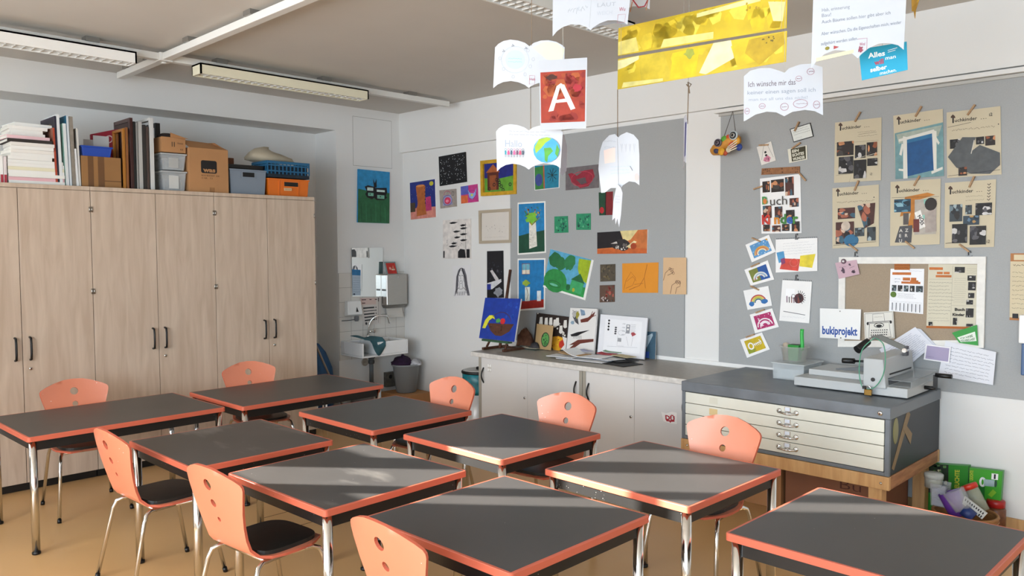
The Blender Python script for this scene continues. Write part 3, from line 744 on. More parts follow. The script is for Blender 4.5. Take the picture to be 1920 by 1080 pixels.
# backpack
c = wc([(825, 357), (856, 354), (857, 387), (827, 391)], .01, '#a3988f'); c.r(0, 0, 1, 1, '#a3988f'); c.ring(.48, .3, .2, .22, .006, '#b1435f', a0=180, a1=360); c.poly([(.25, .32), (.7, .3), (.78, .85), (.18, .88)], '#9aa0c6'); c.ring(.48, .6, .28, .28, .006, '#6a3f8a'); c.e(.48, .62, .2, .2, '#d23d62'); c.e(.46, .64, .1, .08, '#f08aa0'); c.ring(.82, .25, .06, .12, .004, INK)
c.done('painting', 'small grey canvas with a pink and purple backpack', 'painting')
# pink bird
c = wc([(865, 350), (897, 345), (899, 378), (866, 382)], .01); c.r(0, 0, 1, 1, '#c43a86'); c.r(0, 0, .45, .5, '#5a5fb4'); c.r(0, .55, .4, 1, '#d96a3c'); c.poly([(.42, .25), (.55, .45), (.75, .5), (.92, .2), (.85, .6), (.65, .85), (.48, .7)], '#8aa6dc'); c.ring(.65, .55, .22, .25, .004, '#7a2a8c'); c.e(.64, .58, .07, .07, '#c9d24a', 8)
c.done('painting', 'small pink painting of a bluish bird', 'painting')
# yellow framed house
q0 = wall((904, 302), (971, 295), (971, 364), (905, 368), y=-0.002)
t = thing('framed_picture', 'yellow framed painting of a brown house at night', 'picture', q0[3]); frame_bars(q0, 0.035, 0.028, paint('#c79a1e'), 'frame', t)
c = Card(wall((909, 307), (966, 301), (966, 358), (910, 362), y=-0.020), .008); c.r(0, 0, 1, .55, '#1c2478'); c.poly([(0, .5), (.5, .55), (1, .48), (1, 1), (0, 1)], '#5f9a2f'); c.poly([(.05, .32), (.3, .05), (.52, .34)], '#a85a2a'); c.r(.1, .32, .48, .92, '#5a2416'); c.r(.17, .42, .4, .92, '#8c4a26')
for k in range(9): c.ring(RND.uniform(.1, .92), RND.uniform(.58, .95), .04, .05, .008, INK, 8)
c.done('canvas', parent=t)
# black and white birds over grass
c = wc([(832, 413), (884, 410), (884, 485), (832, 485)], .012, '#e3dcd6'); c.r(0, 0, 1, 1, '#e3dcd6')
for k in range(9):
    a, b, L = RND.uniform(.05, .8), .08 + k * .075, RND.uniform(.2, .36); a = min(a, .62); c.poly([(a, b), (a + L * .4, b - .025), (a + L, b - .01), (a + L * .6, b + .025), (a + L * .25, b + .03)], INK)
c.specks(.15, .5, .7, .7, 25, .002, .004, [INK]); c.r(.02, .8, .07, .98, INK); c.poly([(.56, .82), (.64, .75), (.8, .77), (.84, .98), (.56, .98)], INK); c.r(.86, .76, .97, .98, INK); c.s([(.82, .1), (.84, .9)], .004, INK)
c.done('painting', 'black and white painting of birds over grass', 'painting')
# beige frame with specks
q0 = wall((900, 395), (961, 391), (961, 455), (901, 457), y=-0.002); t = thing('framed_picture', 'pale wooden frame around an almost empty beige drawing', 'picture', q0[3])
frame_bars(q0, 0.028, 0.022, M('#b3a590', .5), 'frame', t); c = Card(wall((904, 398), (958, 395), (958, 452), (904, 453), y=-0.004), .006, '#d9d2c9'); c.specks(.15, .45, .8, .7, 14, .002, .004, [INK, '#6a625a']); c.scrib(.1, .82, .9, .9, 1, '#8a8278', .001); c.done('drawing', parent=t)
# ink portrait
c = wc([(849, 499), (883, 496), (882, 555), (851, 557)], .003, '#e6e4e4'); GR_ = '#6f6d74'
c.poly([(.1, .98), (.16, .6), (.2, .34), (.32, .14), (.48, .07), (.46, .12), (.34, .22), (.3, .4), (.3, .62), (.24, .8)], GR_); c.poly([(.48, .07), (.66, .12), (.78, .34), (.84, .62), (.98, .98), (.84, .98), (.72, .72), (.64, .5), (.62, .3), (.5, .13)], GR_)
for a, b, d in ((.42, .2, .16), (.45, .26, .22), (.52, .7, .8), (.54, .74, .9), (.5, .66, .72)): c.s([(a, .09), (b, .42), (d, .9)], .005, INK)
c.ring(.46, .37, .155, .21, .003, INK); c.s([(.36, .33), (.43, .32)], .006, INK); c.s([(.5, .32), (.57, .33)], .006, INK); c.s([(.46, .33), (.44, .43), (.49, .44)], .003, INK); c.s([(.41, .5), (.52, .5)], .005, INK); c.s([(.39, .57), (.38, .7), (.14, .8), (.04, .97)], .004, INK); c.s([(.54, .57), (.56, .7), (.8, .82)], .004, INK); c.ring(.46, .71, .13, .05, .004, INK, a0=0, a1=180)
for k in range(5): c.s([(.25 + .1 * k, .84), (.27 + .1 * k, .96)], .006, INK)
c.done('drawing', 'ink portrait of a long-haired figure on white paper', 'drawing')
# tall black abstract
c = wc([(915, 471), (944, 470), (945, 558), (915, 559)], .014, '#121216'); c.r(0, 0, 1, 1, '#15141a'); c.specks(.05, .2, .95, .6, 16, .006, .016, ['#2f2e38', '#4b4a52', '#26242e']); c.poly([(.2, .42), (.35, .4), (.75, .6), (.6, .66)], '#c9c4c4'); c.poly([(.02, .68), (.9, .6), (.92, .66), (.3, .82), (.05, .8)], '#d5d5d8'); c.r(0, .7, .25, .82, '#24348f'); c.e(.3, .9, .25, .09, '#0c0c0e'); c.e(.7, .88, .25, .1, '#8d9096', wob=.3)
c.done('painting', 'narrow tall black abstract painting with white strokes', 'painting')
# giraffe-flower vase
c = wc([(971, 380), (1023, 377), (1024, 474), (971, 478)], .004, '#efeee8', y=BY); c.r(.04, .03, .96, .66, '#1f7fb8'); c.poly([(.04, .64), (.4, .6), (.96, .56), (.96, .97), (.04, .97)], '#174a35'); c.poly([(.42, .4), (.66, .38), (.7, .86), (.42, .9)], '#e3e0d4')
for k in range(14): c.s([(.52, .45), (.52 + RND.uniform(-.3, .33), .12 + RND.uniform(0, .2))], .006, ['#6db233', '#c8b028', '#7a3424', '#3f8a34'][k % 4])
c.specks(.25, .1, .85, .28, 22, .004, .01, ['#7a3424', '#c8a428', '#3f8a34', '#4c1e16']); c.e(.52, .3, .2, .1, '#78bd3a', wob=.3); c.specks(.44, .45, .66, .85, 16, .002, .004, ['#4a4a44'])
c.done('painting', 'blue painting of a white vase with spiky flowers', 'painting')
# window and vase
c = wc([(971, 485), (1023, 484), (1022, 580), (971, 583)], .004, '#efeee8', y=BY); c.r(.04, .03, .96, .83, '#1b78b4'); c.poly([(.04, .82), (.96, .8), (.96, .96), (.04, .97)], '#a32418'); c.r(.17, .1, .45, .3, '#6fb0c4'); c.r(.17, .22, .45, .3, '#e8dcc8'); c.s([(.31, .1), (.31, .3)], .005, '#8a4a3a'); c.s([(.17, .1), (.45, .1), (.45, .3), (.17, .3), (.17, .1)], .005, '#8a4a3a'); c.e(.3, .47, .16, .05, '#9bb53c', wob=.4); c.r(.28, .55, .46, .82, '#dfe5dc'); c.s([(.34, .56), (.4, .7), (.34, .8)], .006, '#6a5a3a'); c.r(.72, .63, .86, .83, '#e3ecee')
c.done('painting', 'blue painting of a window and slim vase on a red table', 'painting')
# tilted green hill
c = wc([(1033, 467), (1114, 488), (1098, 563), (1019, 538)], .006, '#efeee8', y=BY); c.r(.0, .0, .95, .95, '#59a6c8'); c.poly([(0, .8), (.95, .7), (.95, .95), (0, .95)], '#2f9a4c'); c.e(.25, .75, .27, .3, '#2b8a44'); c.e(.16, .22, .14, .2, '#1f6a3c', wob=.15); c.e(.3, .3, .12, .16, '#256f3e', wob=.15); c.e(.5, .2, .12, .2, '#2a7a48', wob=.15); c.poly([(.68, .05), (.95, .02), (.95, .6), (.78, .5), (.7, .3)], '#9eb51e'); c.poly([(.6, .6), (.78, .4), (.92, .62)], '#1e6438'); c.poly([(.62, .6), (.9, .62), (.88, .9), (.6, .88)], '#3da565'); c.e(.7, .84, .03, .05, '#b0b038'); c.e(.57, .82, .05, .08, '#1e6a3a'); c.ring(.25, .84, .15, .08, .004, '#155a30'); c.e(.24, .86, .1, .03, '#6fbfa0')
c.done('painting', 'tilted green landscape painting with hill, trees and house', 'painting')
c = wc([(1002, 310), (1050, 307), (1049, 352), (1003, 357)], .004, y=BY); c.r(.02, .02, .98, .98, '#1f7f9c'); c.poly([(.02, .1), (.35, .05), (.4, .98), (.02, .98)], '#37803e'); c.e(.18, .6, .15, .25, '#3c4a8c'); c.s([(.38, .02), (.4, .98)], .014, '#b5583a')
for k in range(9): c.s([(.72, .45), (.72 + .2 * math.cos(k * .7), .45 + .28 * math.sin(k * .7))], .006, '#16302e')
c.done('painting', 'teal painting half hidden behind the paper book with the globe', 'painting')
c = wc([(1061, 315), (1124, 308), (1123, 352), (1061, 357)], .004, '#6b6466', y=BY); c.r(0, 0, 1, 1, '#6b6466'); c.poly([(.08, .28), (.2, .25), (.35, .4), (.55, .2), (.82, .18), (.88, .5), (.7, .9), (.45, .95), (.2, .65)], '#8e2236'); c.poly([(.32, .55), (.6, .5), (.65, .75), (.48, .8)], '#594a4e'); c.ring(.5, .55, .33, .32, .006, '#b0384a')
c.done('painting', 'grey painting of a dark red heart-shaped bowl', 'painting')
for q, lab in (([(1040, 406), (1065, 405), (1066, 436), (1040, 437)], 'small square green painting, the left of two'), ([(1081, 401), (1108, 400), (1108, 431), (1081, 431)], 'small square green painting, the right of two')):
    c = wc(q, .004, '#2a8a62', y=BY); c.r(0, 0, 1, 1, '#2b8d64'); c.specks(.1, .1, .9, .9, 22, .005, .014, ['#16594a', '#1d6f58', '#59b384', '#123f3a'])
    c.done('painting', lab, 'painting', 'pair of green miniatures')
c = wc([(1123, 361), (1150, 359), (1150, 403), (1124, 404)], .004, y=BY); c.r(0, 0, .5, 1, '#17452e'); c.r(.5, 0, 1, 1, '#7c1c22'); c.e(.2, .78, .16, .14, '#b2242c'); c.s([(.5, 0), (.45, 1)], .01, '#20140f')
c.done('painting', 'small dark green and red painting behind the paper feather', 'painting')
c = wc([(1122, 436), (1216, 430), (1215, 475), (1122, 476)], .016, y=BY); c.r(0, 0, 1, 1, '#c8723a'); c.poly([(0, 0), (.47, 0), (.55, .55), (.3, .72), (0, .76)], '#141016'); c.poly([(.47, 0), (.82, 0), (.68, .4), (.55, .5)], '#e0cf92'); c.poly([(0, .78), (.6, .76), (1, .8), (1, 1), (0, 1)], '#c4602a'); c.e(.5, .62, .17, .24, '#2a2426', wob=.2); c.specks(.38, .45, .62, .85, 16, .006, .014, ['#d8d2ca', '#6d6560', INK]); c.poly([(.6, .7), (.75, .45), (.8, .5), (.68, .78)], '#e2d2a0'); c.e(.74, .68, .06, .14, '#a8421e'); c.poly([(.28, .55), (.4, .45), (.42, .55)], '#cfc8c0')
c.done('painting', 'wide orange and black canvas with a striped animal', 'painting')
c = wc([(1126, 496), (1154, 495), (1154, 527), (1126, 528)], .005, '#4f4638', y=BY); c.r(0, 0, 1, 1, '#51483a'); c.specks(.05, .05, .95, .95, 26, .005, .012, ['#655a44', '#3d372c', '#746647']); c.done('painting', 'small plain dark brown painting above the reddish one', 'painting')
c = wc([(1125, 535), (1153, 534), (1153, 566), (1125, 567)], .005, '#5a4438', y=BY); c.r(0, 0, 1, 1, '#5f473a'); c.specks(.4, .05, .95, .7, 12, .008, .016, ['#8a3c34', '#a8584a', '#6d2f2a']); c.specks(.1, .6, .9, .95, 14, .004, .01, ['#d9d0cf', '#b9a9a6', INK]); c.done('painting', 'small reddish brown speckled painting under the dark brown one', 'painting')
c = wc([(1167, 494), (1235, 492), (1234, 549), (1167, 549)], .003, '#e0912a', y=BY); LN = '#b5691c'
c.s([(.05, .9), (.1, .6), (.25, .3), (.38, .5), (.3, .75), (.1, .85)], .005, LN); c.s([(.12, .62), (.3, .45), (.4, .6)], .004, LN); c.s([(.7, .05), (.62, .5), (.5, .75), (.2, .9)], .006, LN); c.s([(.62, .5), (.66, .85)], .005, LN); c.s([(.35, .72), (.6, .68)], .004, LN); c.done('drawing', 'orange sheet with faint figure drawing', 'drawing')
c = wc([(1244, 483), (1287, 483), (1287, 552), (1243, 552)], .003, '#d9b58c', y=BY); LN = '#6b4a38'
c.s([(.02, .62), (.1, .42), (.3, .3), (.45, .3), (.42, .42), (.2, .48)], .004, LN)
for k in range(4): c.ring(.3 + .05 * k, .3 + .04 * k, .05, .035, .003, LN, 8)
c.s([(.33, .98), (.4, .75), (.55, .68), (.6, .62), (.75, .64), (.74, .78), (.6, .82), (.55, .98)], .004, LN)
for k in range(4): c.ring(.58 + .05 * k, .66 + .03 * (k % 2), .04, .03, .003, LN, 8)
c.done('drawing', 'beige sheet with two drawn hands', 'drawing')

# ------------------------------------------------------------------ prints and cards on the right felt board
PIN = grain('peg_wood', '#9c7a58', '#b8946c', (20, 20, 4), .6, 4)
def peg(px, py, ang, label, y=-0.03):
    p = ony(px, py, y); T = Matrix.Translation(p) @ Matrix.Rotation(math.radians(-ang), 4, 'Y'); mb = MB()
    for s in (-1, 1): mb.hexa([T @ Vector(v) for v in ((-.005, s * .001, -.036), (.005, s * .001, -.036), (.005, s * .006, -.036), (-.005, s * .006, -.036))], [T @ Vector(v) for v in ((-.005, s * .003, .036), (.005, s * .003, .036), (.005, s * .009, .036), (-.005, s * .009, .036))], PIN)
    mb.tube([T @ Vector((-.007, 0, -.002)), T @ Vector((.007, 0, -.002))], .004, STEEL, 8); tag(mb.build('clothes_peg'), label, 'clothes peg', 'wooden clothes pegs on the felt board')
def sheet(q, th=.002, base='#f3f2f0', y=BY - 0.004, **k): return Card(wall(*q, y=y), th, base, **k)
PHOT = [['#2b2320', '#8a4c2e', '#c98a5e', '#3f3a38', '#1a1716'], ['#3a4348', '#6d7f86', '#20262a', '#9aa8aa', '#2c2a28'], ['#4a2a24', '#a8624a', '#3d5f70', '#d2b49c', '#201818'], ['#1d1c1c', '#59575a', '#cac7c4', '#36343a', '#0f0f10']]
CRM = '#cbbfa4'
def bk_head(c, v=.13, u=.11):
    c.r(u, v - .075, u + .028, v + .012, M(INK, .7)); c.poly([(u - .03, v - .09), (u + .01, v - .12), (u + .05, v - .09), (u + .06, v - .06), (u - .03, v - .07)], '#4a3428')
    c.t(u + .045, v, .052, 'uchkinder', M(INK, .7), .015, w=.42); c.t(u + .53, v, .05, '...', M(INK, .7), .0, w=.11)
c = sheet([(1566, 230), (1653, 220), (1652, 338), (1564, 343)], base=CRM); bk_head(c); c.scrib(.5, .17, .92, .3, 2, '#6b6254', .0016); c.s([(.52, .235), (.9, .225)], .0015, INK)
c.photo(.05, .33, .42, .56, PHOT[0], 8); c.photo(.45, .41, .68, .62, PHOT[3], 6); c.photo(.7, .38, .92, .6, PHOT[0], 6); c.photo(.1, .58, .42, .86, PHOT[3], 10); c.photo(.43, .65, .7, .95, PHOT[3], 7); c.photo(.72, .64, .93, .76, PHOT[3], 4); c.t(.78, .91, .04, 'i2', INK); c.s([(.02, .35), (.95, .36)], .001, INK); c.s([(.05, .88), (.4, .86), (.34, 1.0)], .001, INK); c.s([(.42, .63), (.95, .56)], .002, '#efe8d6')
c.done('poster', 'cream poster with six photos, top left of the clipped posters', 'poster', 'clipped cream posters')
c = sheet([(1675, 217), (1768, 204), (1770, 330), (1679, 336)], base=CRM); c.poly([(.02, .28), (1, .2), (1, 1), (0, 1)], '#6e9599'); c.poly([(.05, .3), (.98, .24), (.9, .4), (.1, .45)], '#a3ada0'); bk_head(c, .14, .1)
c.poly([(.24, .38), (.82, .32), (.8, .9), (.26, .97)], '#154f83'); c.poly([(.24, .38), (.82, .32), (.82, .4), (.24, .46)], '#2a6d98')
TP = paper('#dcdad0'); c.poly([(.1, .38), (.82, .29), (.84, .34), (.1, .42)], TP); c.poly([(.19, .34), (.27, .36), (.26, 1.0), (.17, 1.0)], TP); c.poly([(.78, .3), (.87, .32), (.86, .9), (.8, .9)], TP); c.poly([(.16, .45), (.2, .47), (.15, .64), (.1, .62)], TP); c.poly([(.75, .92), (.98, .86), (.98, .9), (.76, .96)], TP); c.poly([(.08, .84), (.26, .86), (.26, .9), (.08, .87)], TP); c.poly([(.86, .4), (.93, .5), (.9, .53), (.85, .45)], TP)
c.done('poster', 'cream poster with a blue sea picture framed in white tape', 'poster', 'clipped cream posters')
c = sheet([(1775, 211), (1876, 199), (1878, 327), (1776, 334)], base=CRM); bk_head(c, .16, .11); c.s([(.02, .23), (.46, .19)], .002, INK); c.scrib(.1, .24, .92, .33, 1, '#6b6254', .002); c.e(.96, .26, .01, .01, INK, 6); c.photo(.06, .42, .25, .56, PHOT[3], 5); c.photo(.55, .42, .7, .53, PHOT[3], 5); c.photo(.72, .42, .9, .56, PHOT[0], 5)
c.poly([(.02, .68), (.3, .4), (.55, .42), (.47, .62), (.62, .54), (.98, .68), (.98, .86), (.8, .98), (.45, .96), (.18, .85)], '#55585a'); c.s([(.52, .46), (.46, .66)], .004, '#d5d0c4'); c.photo(.22, .85, .38, .98, PHOT[0], 5); c.s([(.02, 1 - .03), (.98, .93)], .002, INK); c.t(.8, .13, .05, 'i2', INK)
c.done('poster', 'cream poster with two large grey printed shapes', 'poster', 'clipped cream posters')
c = sheet([(1561, 353), (1648, 346), (1648, 462), (1561, 466)], base=CRM); bk_head(c); c.scrib(.1, .2, .9, .29, 1, '#6b6254', .002); c.e(.9, .2, .012, .01, INK, 6); c.photo(.12, .34, .5, .52, PHOT[2], 9); c.photo(.5, .29, .92, .66, PHOT[2], 10, quad=[(.54, .3), (.93, .29), (.9, .62), (.7, .7), (.47, .66)][:4]); c.photo(.08, .57, .48, .93, PHOT[2], 10); c.e(.42, .88, .16, .1, '#2f6a8e'); c.e(.3, .64, .1, .08, '#c8b8a8'); c.photo(.5, .68, .7, .82, PHOT[1], 5); c.photo(.76, .68, .94, .9, PHOT[1], 4); c.s([(.03, .95), (.95, .92)], .002, INK)
c.done('poster', 'cream poster with photos of children, bottom left of the clipped posters', 'poster', 'clipped cream posters')
c = sheet([(1670, 341), (1764, 335), (1762, 458), (1669, 461)], base=CRM); c.poly([(.3, .25), (.75, .2), (.9, .24), (.6, .3), (.5, .75), (.36, .7), (.42, .5), (.2, .55)], '#b9762c'); bk_head(c, .17, .13); c.photo(.08, .28, .42, .48, ['#274a5e', '#5a8ea4', '#1a2c38', '#87b0bc'], 8); c.r(.27, .5, .38, .68, '#55504e'); c.poly([(.2, .7), (.46, .69), (.44, .96), (.1, .95)], '#4b4c50')
for k, L in enumerate('AZERU'): c.t(.19 + .12 * (k % 2), .79 + .08 * (k // 2), .05, L, '#c9c5bd', .03)
c.photo(.5, .3, .93, .84, ['#b0a89e', '#8fc4b4', '#d2c8bc', '#b0a89e'], 4); c.e(.82, .38, .12, .1, '#2a2320'); c.poly([(.7, .5), (.92, .46), (.94, .8), (.72, .82)], '#a89c94'); c.poly([(.5, .5), (.62, .46), (.72, .72), (.6, .76)], '#e9e6e0'); c.t(.56, .56, .05, 'NO', INK, .03, rot=-55); c.t(.6, .65, .05, 'SS', INK, .03, rot=-55); c.r(.48, .6, .6, .8, '#6d2f2a'); c.s([(.03, .25), (.98, .27)], .0015, INK)
c.done('poster', 'cream poster with an orange sprayed bar and a boy from behind', 'poster', 'clipped cream posters')
c = sheet([(1772, 343), (1868, 336), (1864, 463), (1771, 465)], base=CRM); bk_head(c, .17, .1); c.scrib(.42, .2, .8, .32, 2, '#6b6254', .0014)
for k in range(6): c.s([(.84, .06 + .045 * k), (.87, .08 + .045 * k), (.9, .055 + .045 * k)], .004, INK)
c.photo(.1, .34, .36, .6, PHOT[1], 9); c.photo(.42, .36, .55, .5, PHOT[1], 5); c.photo(.62, .34, .94, .52, PHOT[3], 10); c.photo(.38, .52, .7, .66, ['#33424e', '#b08a54', '#1c2a36', '#5f7a90'], 6); c.photo(.16, .64, .47, .93, PHOT[3], 9); c.photo(.52, .68, .84, .96, PHOT[3], 9); c.s([(.03, .93), (.2, .92)], .003, INK); c.t(.86, .94, .05, 'i2', INK)
c.done('poster', 'cream poster with arrow marks at its top right corner', 'poster', 'clipped cream posters')
for x, y, a, lab in ((1608, 219, -30, 'top left cream poster'), (1722, 209, -30, 'poster with the blue sea picture'), (1821, 206, -35, 'poster with two grey shapes'), (1606, 348, -22, 'bottom left cream poster'), (1719, 339, -28, 'poster with the orange bar'), (1822, 341, -22, 'poster with arrow marks')):
    peg(x, y, a, 'wooden clothes peg at the top of the %s' % lab)
for x, y, lab in ((1600, 464, 'bottom left cream poster'), (1706, 459, 'poster with the orange bar'), (1808, 465, 'poster with arrow marks')): peg(x, y, 50, 'wooden clothes peg at the bottom of the %s' % lab)
# small cards, left column
c = sheet([(1419, 276), (1446, 265), (1455, 301), (1428, 310)], base='#e3ded6'); c.e(.47, .42, .08, .06, INK, 10); c.e(.47, .58, .08, .06, INK, 10); c.e(.47, .78, .22, .16, '#c77a92', wob=.25); c.specks(.3, .65, .66, .9, 8, .002, .005, ['#5a2438', '#e0a8b8']); c.s([(.1, .75), (.45, .1)], .0015, INK); c.s([(.9, .8), (.7, .05)], .0015, INK); c.done('card', 'small tilted card with a pink figure and two black dots', 'card')
peg(1432, 272, 88, 'brown peg on the card with the pink figure')
c = sheet([(1481, 242), (1520, 230), (1526, 256), (1488, 267)], base='#1c1c1e'); c.r(.03, .05, .96, .95, paper('#dfe2dd')); c.scrib(.1, .1, .9, .6, 3, '#4a4f50', .0014); c.scrib(.1, .7, .5, .95, 2, '#7a7f80', .001); c.done('card', 'tilted black-edged card with small sketches', 'card')
peg(1494, 237, -28, 'peg on the black-edged sketch card')
c = sheet([(1477, 280), (1513, 272), (1514, 299), (1480, 306)], base='#e0dccb'); c.r(.16, .04, .93, .93, '#38341a')
for k, L in enumerate(('EIN', 'ECHTES', 'WUNDER')): c.t(.22, .32 + .28 * k, .2, L, paper('#dedccb'), .04, w=(.35, .62, .66)[k])
c.done('card', 'olive card lettered in capitals, below the sketch card', 'card'); peg(1493, 273, -60, 'peg on the olive lettered card')
c = sheet([(1429, 316), (1500, 312), (1500, 325), (1428, 328)], .006, '#8a5a34', mat=M('#8f5f38', .6, var=.2, scale=40)); c.specks(.03, .1, .97, .9, 22, .003, .006, ['#5d3a20']); c.done('wood_strip', 'brown wooden strip above the collage poster', 'wood strip')
c = sheet([(1425, 335), (1501, 326), (1503, 437), (1428, 438)])
for u0, v0, u1, v1, k in ((.06, .06, .25, .26, 0), (.28, .05, .6, .27, 0), (.63, .03, .84, .35, 2), (.73, .4, .95, .55, 2), (.06, .5, .28, .72, 2), (.36, .53, .55, .74, 2), (.64, .6, .85, .76, 0), (.06, .84, .23, .96, 0), (.29, .86, .5, .97, 2), (.54, .84, .72, .96, 0), (.78, .8, .97, .97, 0)): c.photo(u0, v0, u1, v1, PHOT[k], 7)
c.t(.06, .47, .14, 'B', '#4d8f4a', .03, w=.14); c.e(.13, .42, .05, .05, '#cf7a3c', 10); c.t(.26, .5, .16, 'uch', M('#4a4744', .7), 0, w=.42)
for k, (L, col) in enumerate(zip('Kinder', ('#c8342c', '#cf4a30', '#d98a2c', '#3f7f3a', '#2f5fae', '#4a8f3c'))): c.t(.04 + .155 * k, .83, .17, L, col, .035)
c.done('poster', 'white collage poster with small photos and colourful hand lettering', 'poster'); peg(1505, 332, 40, 'peg at the top right of the white collage poster'); peg(1421, 352, -75, 'peg at the left edge of the white collage poster')
def rainbow(c, cols, u=.5, v=.75, R=.3):
    for k, col in enumerate(cols): c.ring(u, v, R - .055 * k, (R - .055 * k) * 1.2, .009, col, 14, 180, 360)
q5 = [[(1398, 459), (1442, 440), (1455, 472), (1410, 492)], [(1396, 506), (1440, 488), (1452, 524), (1408, 536)], [(1394, 545), (1441, 536), (1448, 573), (1402, 581)], [(1406, 590), (1448, 578), (1461, 613), (1416, 625)], [(1388, 637), (1429, 623), (1444, 655), (1401, 671)]]
labs = ('white card with an orange rainbow on blue', 'white card with a rainbow print, half olive, half blue', 'white card with a rainbow ending in blue clouds', 'white card with a white rainbow on magenta', 'white card with a white skeleton fish on yellow')
for i, q in enumerate(q5):
    c = sheet(q, .003)
    if i == 0: c.r(.14, .14, .88, .86, '#5b97c9'); c.specks(.16, .2, .86, .84, 24, .002, .006, ['#e8eef2', '#8dbbe0']); rainbow(c, ['#d9a02e', '#cf7a3a', '#e8d8a8'], R=.28); c.poly([(.78, .14), (.88, .14), (.88, .28)], '#d9a02e')
    if i == 1: c.r(.14, .14, .5, .86, '#7a8236'); c.r(.5, .14, .88, .86, '#22549c'); rainbow(c, ['#dfe3df', '#9fb4c8', '#dfe3df'], R=.27); c.specks(.2, .6, .6, .75, 6, .003, .006, ['#c8502e'])
    if i == 2: rainbow(c, ['#b8342c', '#d9c02e', '#a8b02e', '#2f5f7a'], v=.72, R=.3); c.e(.22, .74, .11, .12, '#2f6fb0', wob=.1); c.e(.74, .72, .13, .12, '#2f6fb0', wob=.1)
    if i == 3: c.r(.14, .14, .88, .86, '#b02866'); rainbow(c, ['#f0e8ec', '#b02866', '#f0e8ec', '#f0e8ec'], R=.3); c.specks(.16, .18, .86, .84, 18, .002, .005, ['#f0e0e8'])
    if i == 4:
        c.r(.14, .14, .88, .86, '#c9ae1c'); c.poly([(.14, .6), (.5, .7), (.4, .86), (.14, .86)], '#8f9a2c'); c.ring(.34, .5, .1, .16, .01, paper()); c.s([(.44, .5), (.8, .42)], .006, paper())
        for k in range(4): c.s([(.5 + .07 * k, .4), (.53 + .07 * k, .58)], .004, paper())
        c.s([(.74, .3), (.8, .42), (.78, .56)], .006, paper())
    c.done('card', labs[i], 'card', 'column of rainbow print cards')
    tl, tr = q[0], q[1]; peg((tl[0] * .55 + tr[0] * .45), (tl[1] * .55 + tr[1] * .45) - 1, 68 if i in (0, 2) else -68, 'peg holding the %s' % labs[i])
HK = M('#55585a', .35, .8)
def hook(px, py, parent, s=.02):
    p = ony(px, py, BY - 0.006); mb = MB(); mb.tube([p + Vector((-.006, 0, -.012)), p + Vector((-.006, -.004, .018)), p + Vector((.006, -.006, .022)), p + Vector((.008, -.004, .01))], .003, HK, 6); mb.box((p.x - .012, p.y - .006, p.z - .02), (p.x + .012, p.y + .006, p.z - .006), HK); mb.build('clip', parent=parent)
def spiral(q, parent, n=22):
    mb = MB(); a, b = wall(q[0], q[1], y=BY - 0.007)
    for i in range(n): p = a + (b - a) * ((i + .5) / n); mb.tube([p + Vector((0, .004, -.006)), p + Vector((0, -.003, .004)), p + Vector((0, .004, .008))], .0014, HK, 5)
    mb.build('wire_binding', parent=parent)
q = [(1455, 449), (1533, 446), (1533, 508), (1455, 511)]; t = thing('wall_calendar', 'spiral-bound sheet with red, yellow and blue patches', 'calendar', wall(q[3], y=BY)[0]); c = sheet(q, .005); c.scrib(.18, .1, .9, .5, 5, '#b0b2b6', .0012, slope=-.05); c.poly([(.02, .4), (.2, .36), (.24, .65), (.08, .72)], '#4f95c4'); c.poly([(.18, .58), (.6, .62), (.55, 1 - .02), (.1, .9)], '#d2493c'); c.ring(.45, .72, .1, .12, .002, '#e08a80'); c.poly([(.6, .52), (.96, .48), (.88, .9), (.58, .84)], '#e3cf3a'); c.poly([(.12, .6), (.22, .56), (.24, .72), (.15, .78)], '#8a3f6a'); c.done('page', parent=t); spiral(q, t); hook(1494, 444, t)
q = [(1468, 525), (1523, 528), (1518, 606), (1462, 601)]; t = thing('wall_calendar', 'white spiral wall calendar with a striped hedgehog drawing', 'calendar', wall(q[3], y=BY)[0]); c = sheet(q, .008)
c.r(.15, .2, .45, .4, paper('#fbfbfb')); c.e(.6, .42, .16, .12, '#5a2f34', wob=.1)
for k in range(9): c.s([(.62, .42), (.62 + .22 * math.cos(-1.8 + k * .35), .4 + .17 * math.sin(-1.8 + k * .35))], .004, INK)
for k in range(6): c.s([(.2 + .08 * k, .38 + .02 * (k % 2)), (.22 + .08 * k, .54)], .006, ['#6a3a5a', '#2a2430', '#8a4a3a'][k % 3])
c.ring(.42, .38, .06, .05, .003, INK); c.s([(.12, .76), (.86, .81)], .004, '#55555a'); c.scrib(.1, .83, .9, .94, 1, '#b8babf', .001); c.done('page', parent=t); spiral(q, t, 16); hook(1494, 521, t)

# white framed cork board with its flyers
q0 = wall((1575, 482), (1850, 481), (1846, 652), (1573, 650), y=BY - .001); t = thing('cork_board', 'beige board in a white wooden frame above the paper cutter', 'notice board', q0[3])
FRW = M('#e6e4de', .6, var=.05, scale=30); frame_bars(q0, .045, .02, FRW, 'frame', t)
c = Card(wall((1580, 487), (1845, 486), (1841, 646), (1578, 645), y=BY - .003), .006, mat=CORK); c.done('board', parent=t); hook(1605, 478, t); hook(1818, 477, t)
CB = BY - .0108   # cork surface
def pinned(q, th=.0015, base='#f3f2f0', y=CB): return Card(wall(*q, y=y), th, base)
OR = '#bf6a2a'
c = pinned([(1670, 504), (1733, 504), (1731, 589), (1667, 583)], base='#f2f3f6'); c.r(.06, .08, .62, .14, OR); c.r(.38, .2, .6, .27, OR); c.r(.62, .2, .78, .27, OR); c.r(.34, .29, .9, .34, OR); c.r(.6, .26, .84, .3, OR)
for k in range(5): c.photo(.06 + .18 * k, .38, .2 + .18 * k + (.06 if k == 4 else 0), .52, PHOT[3 if k % 2 else 1], 5)
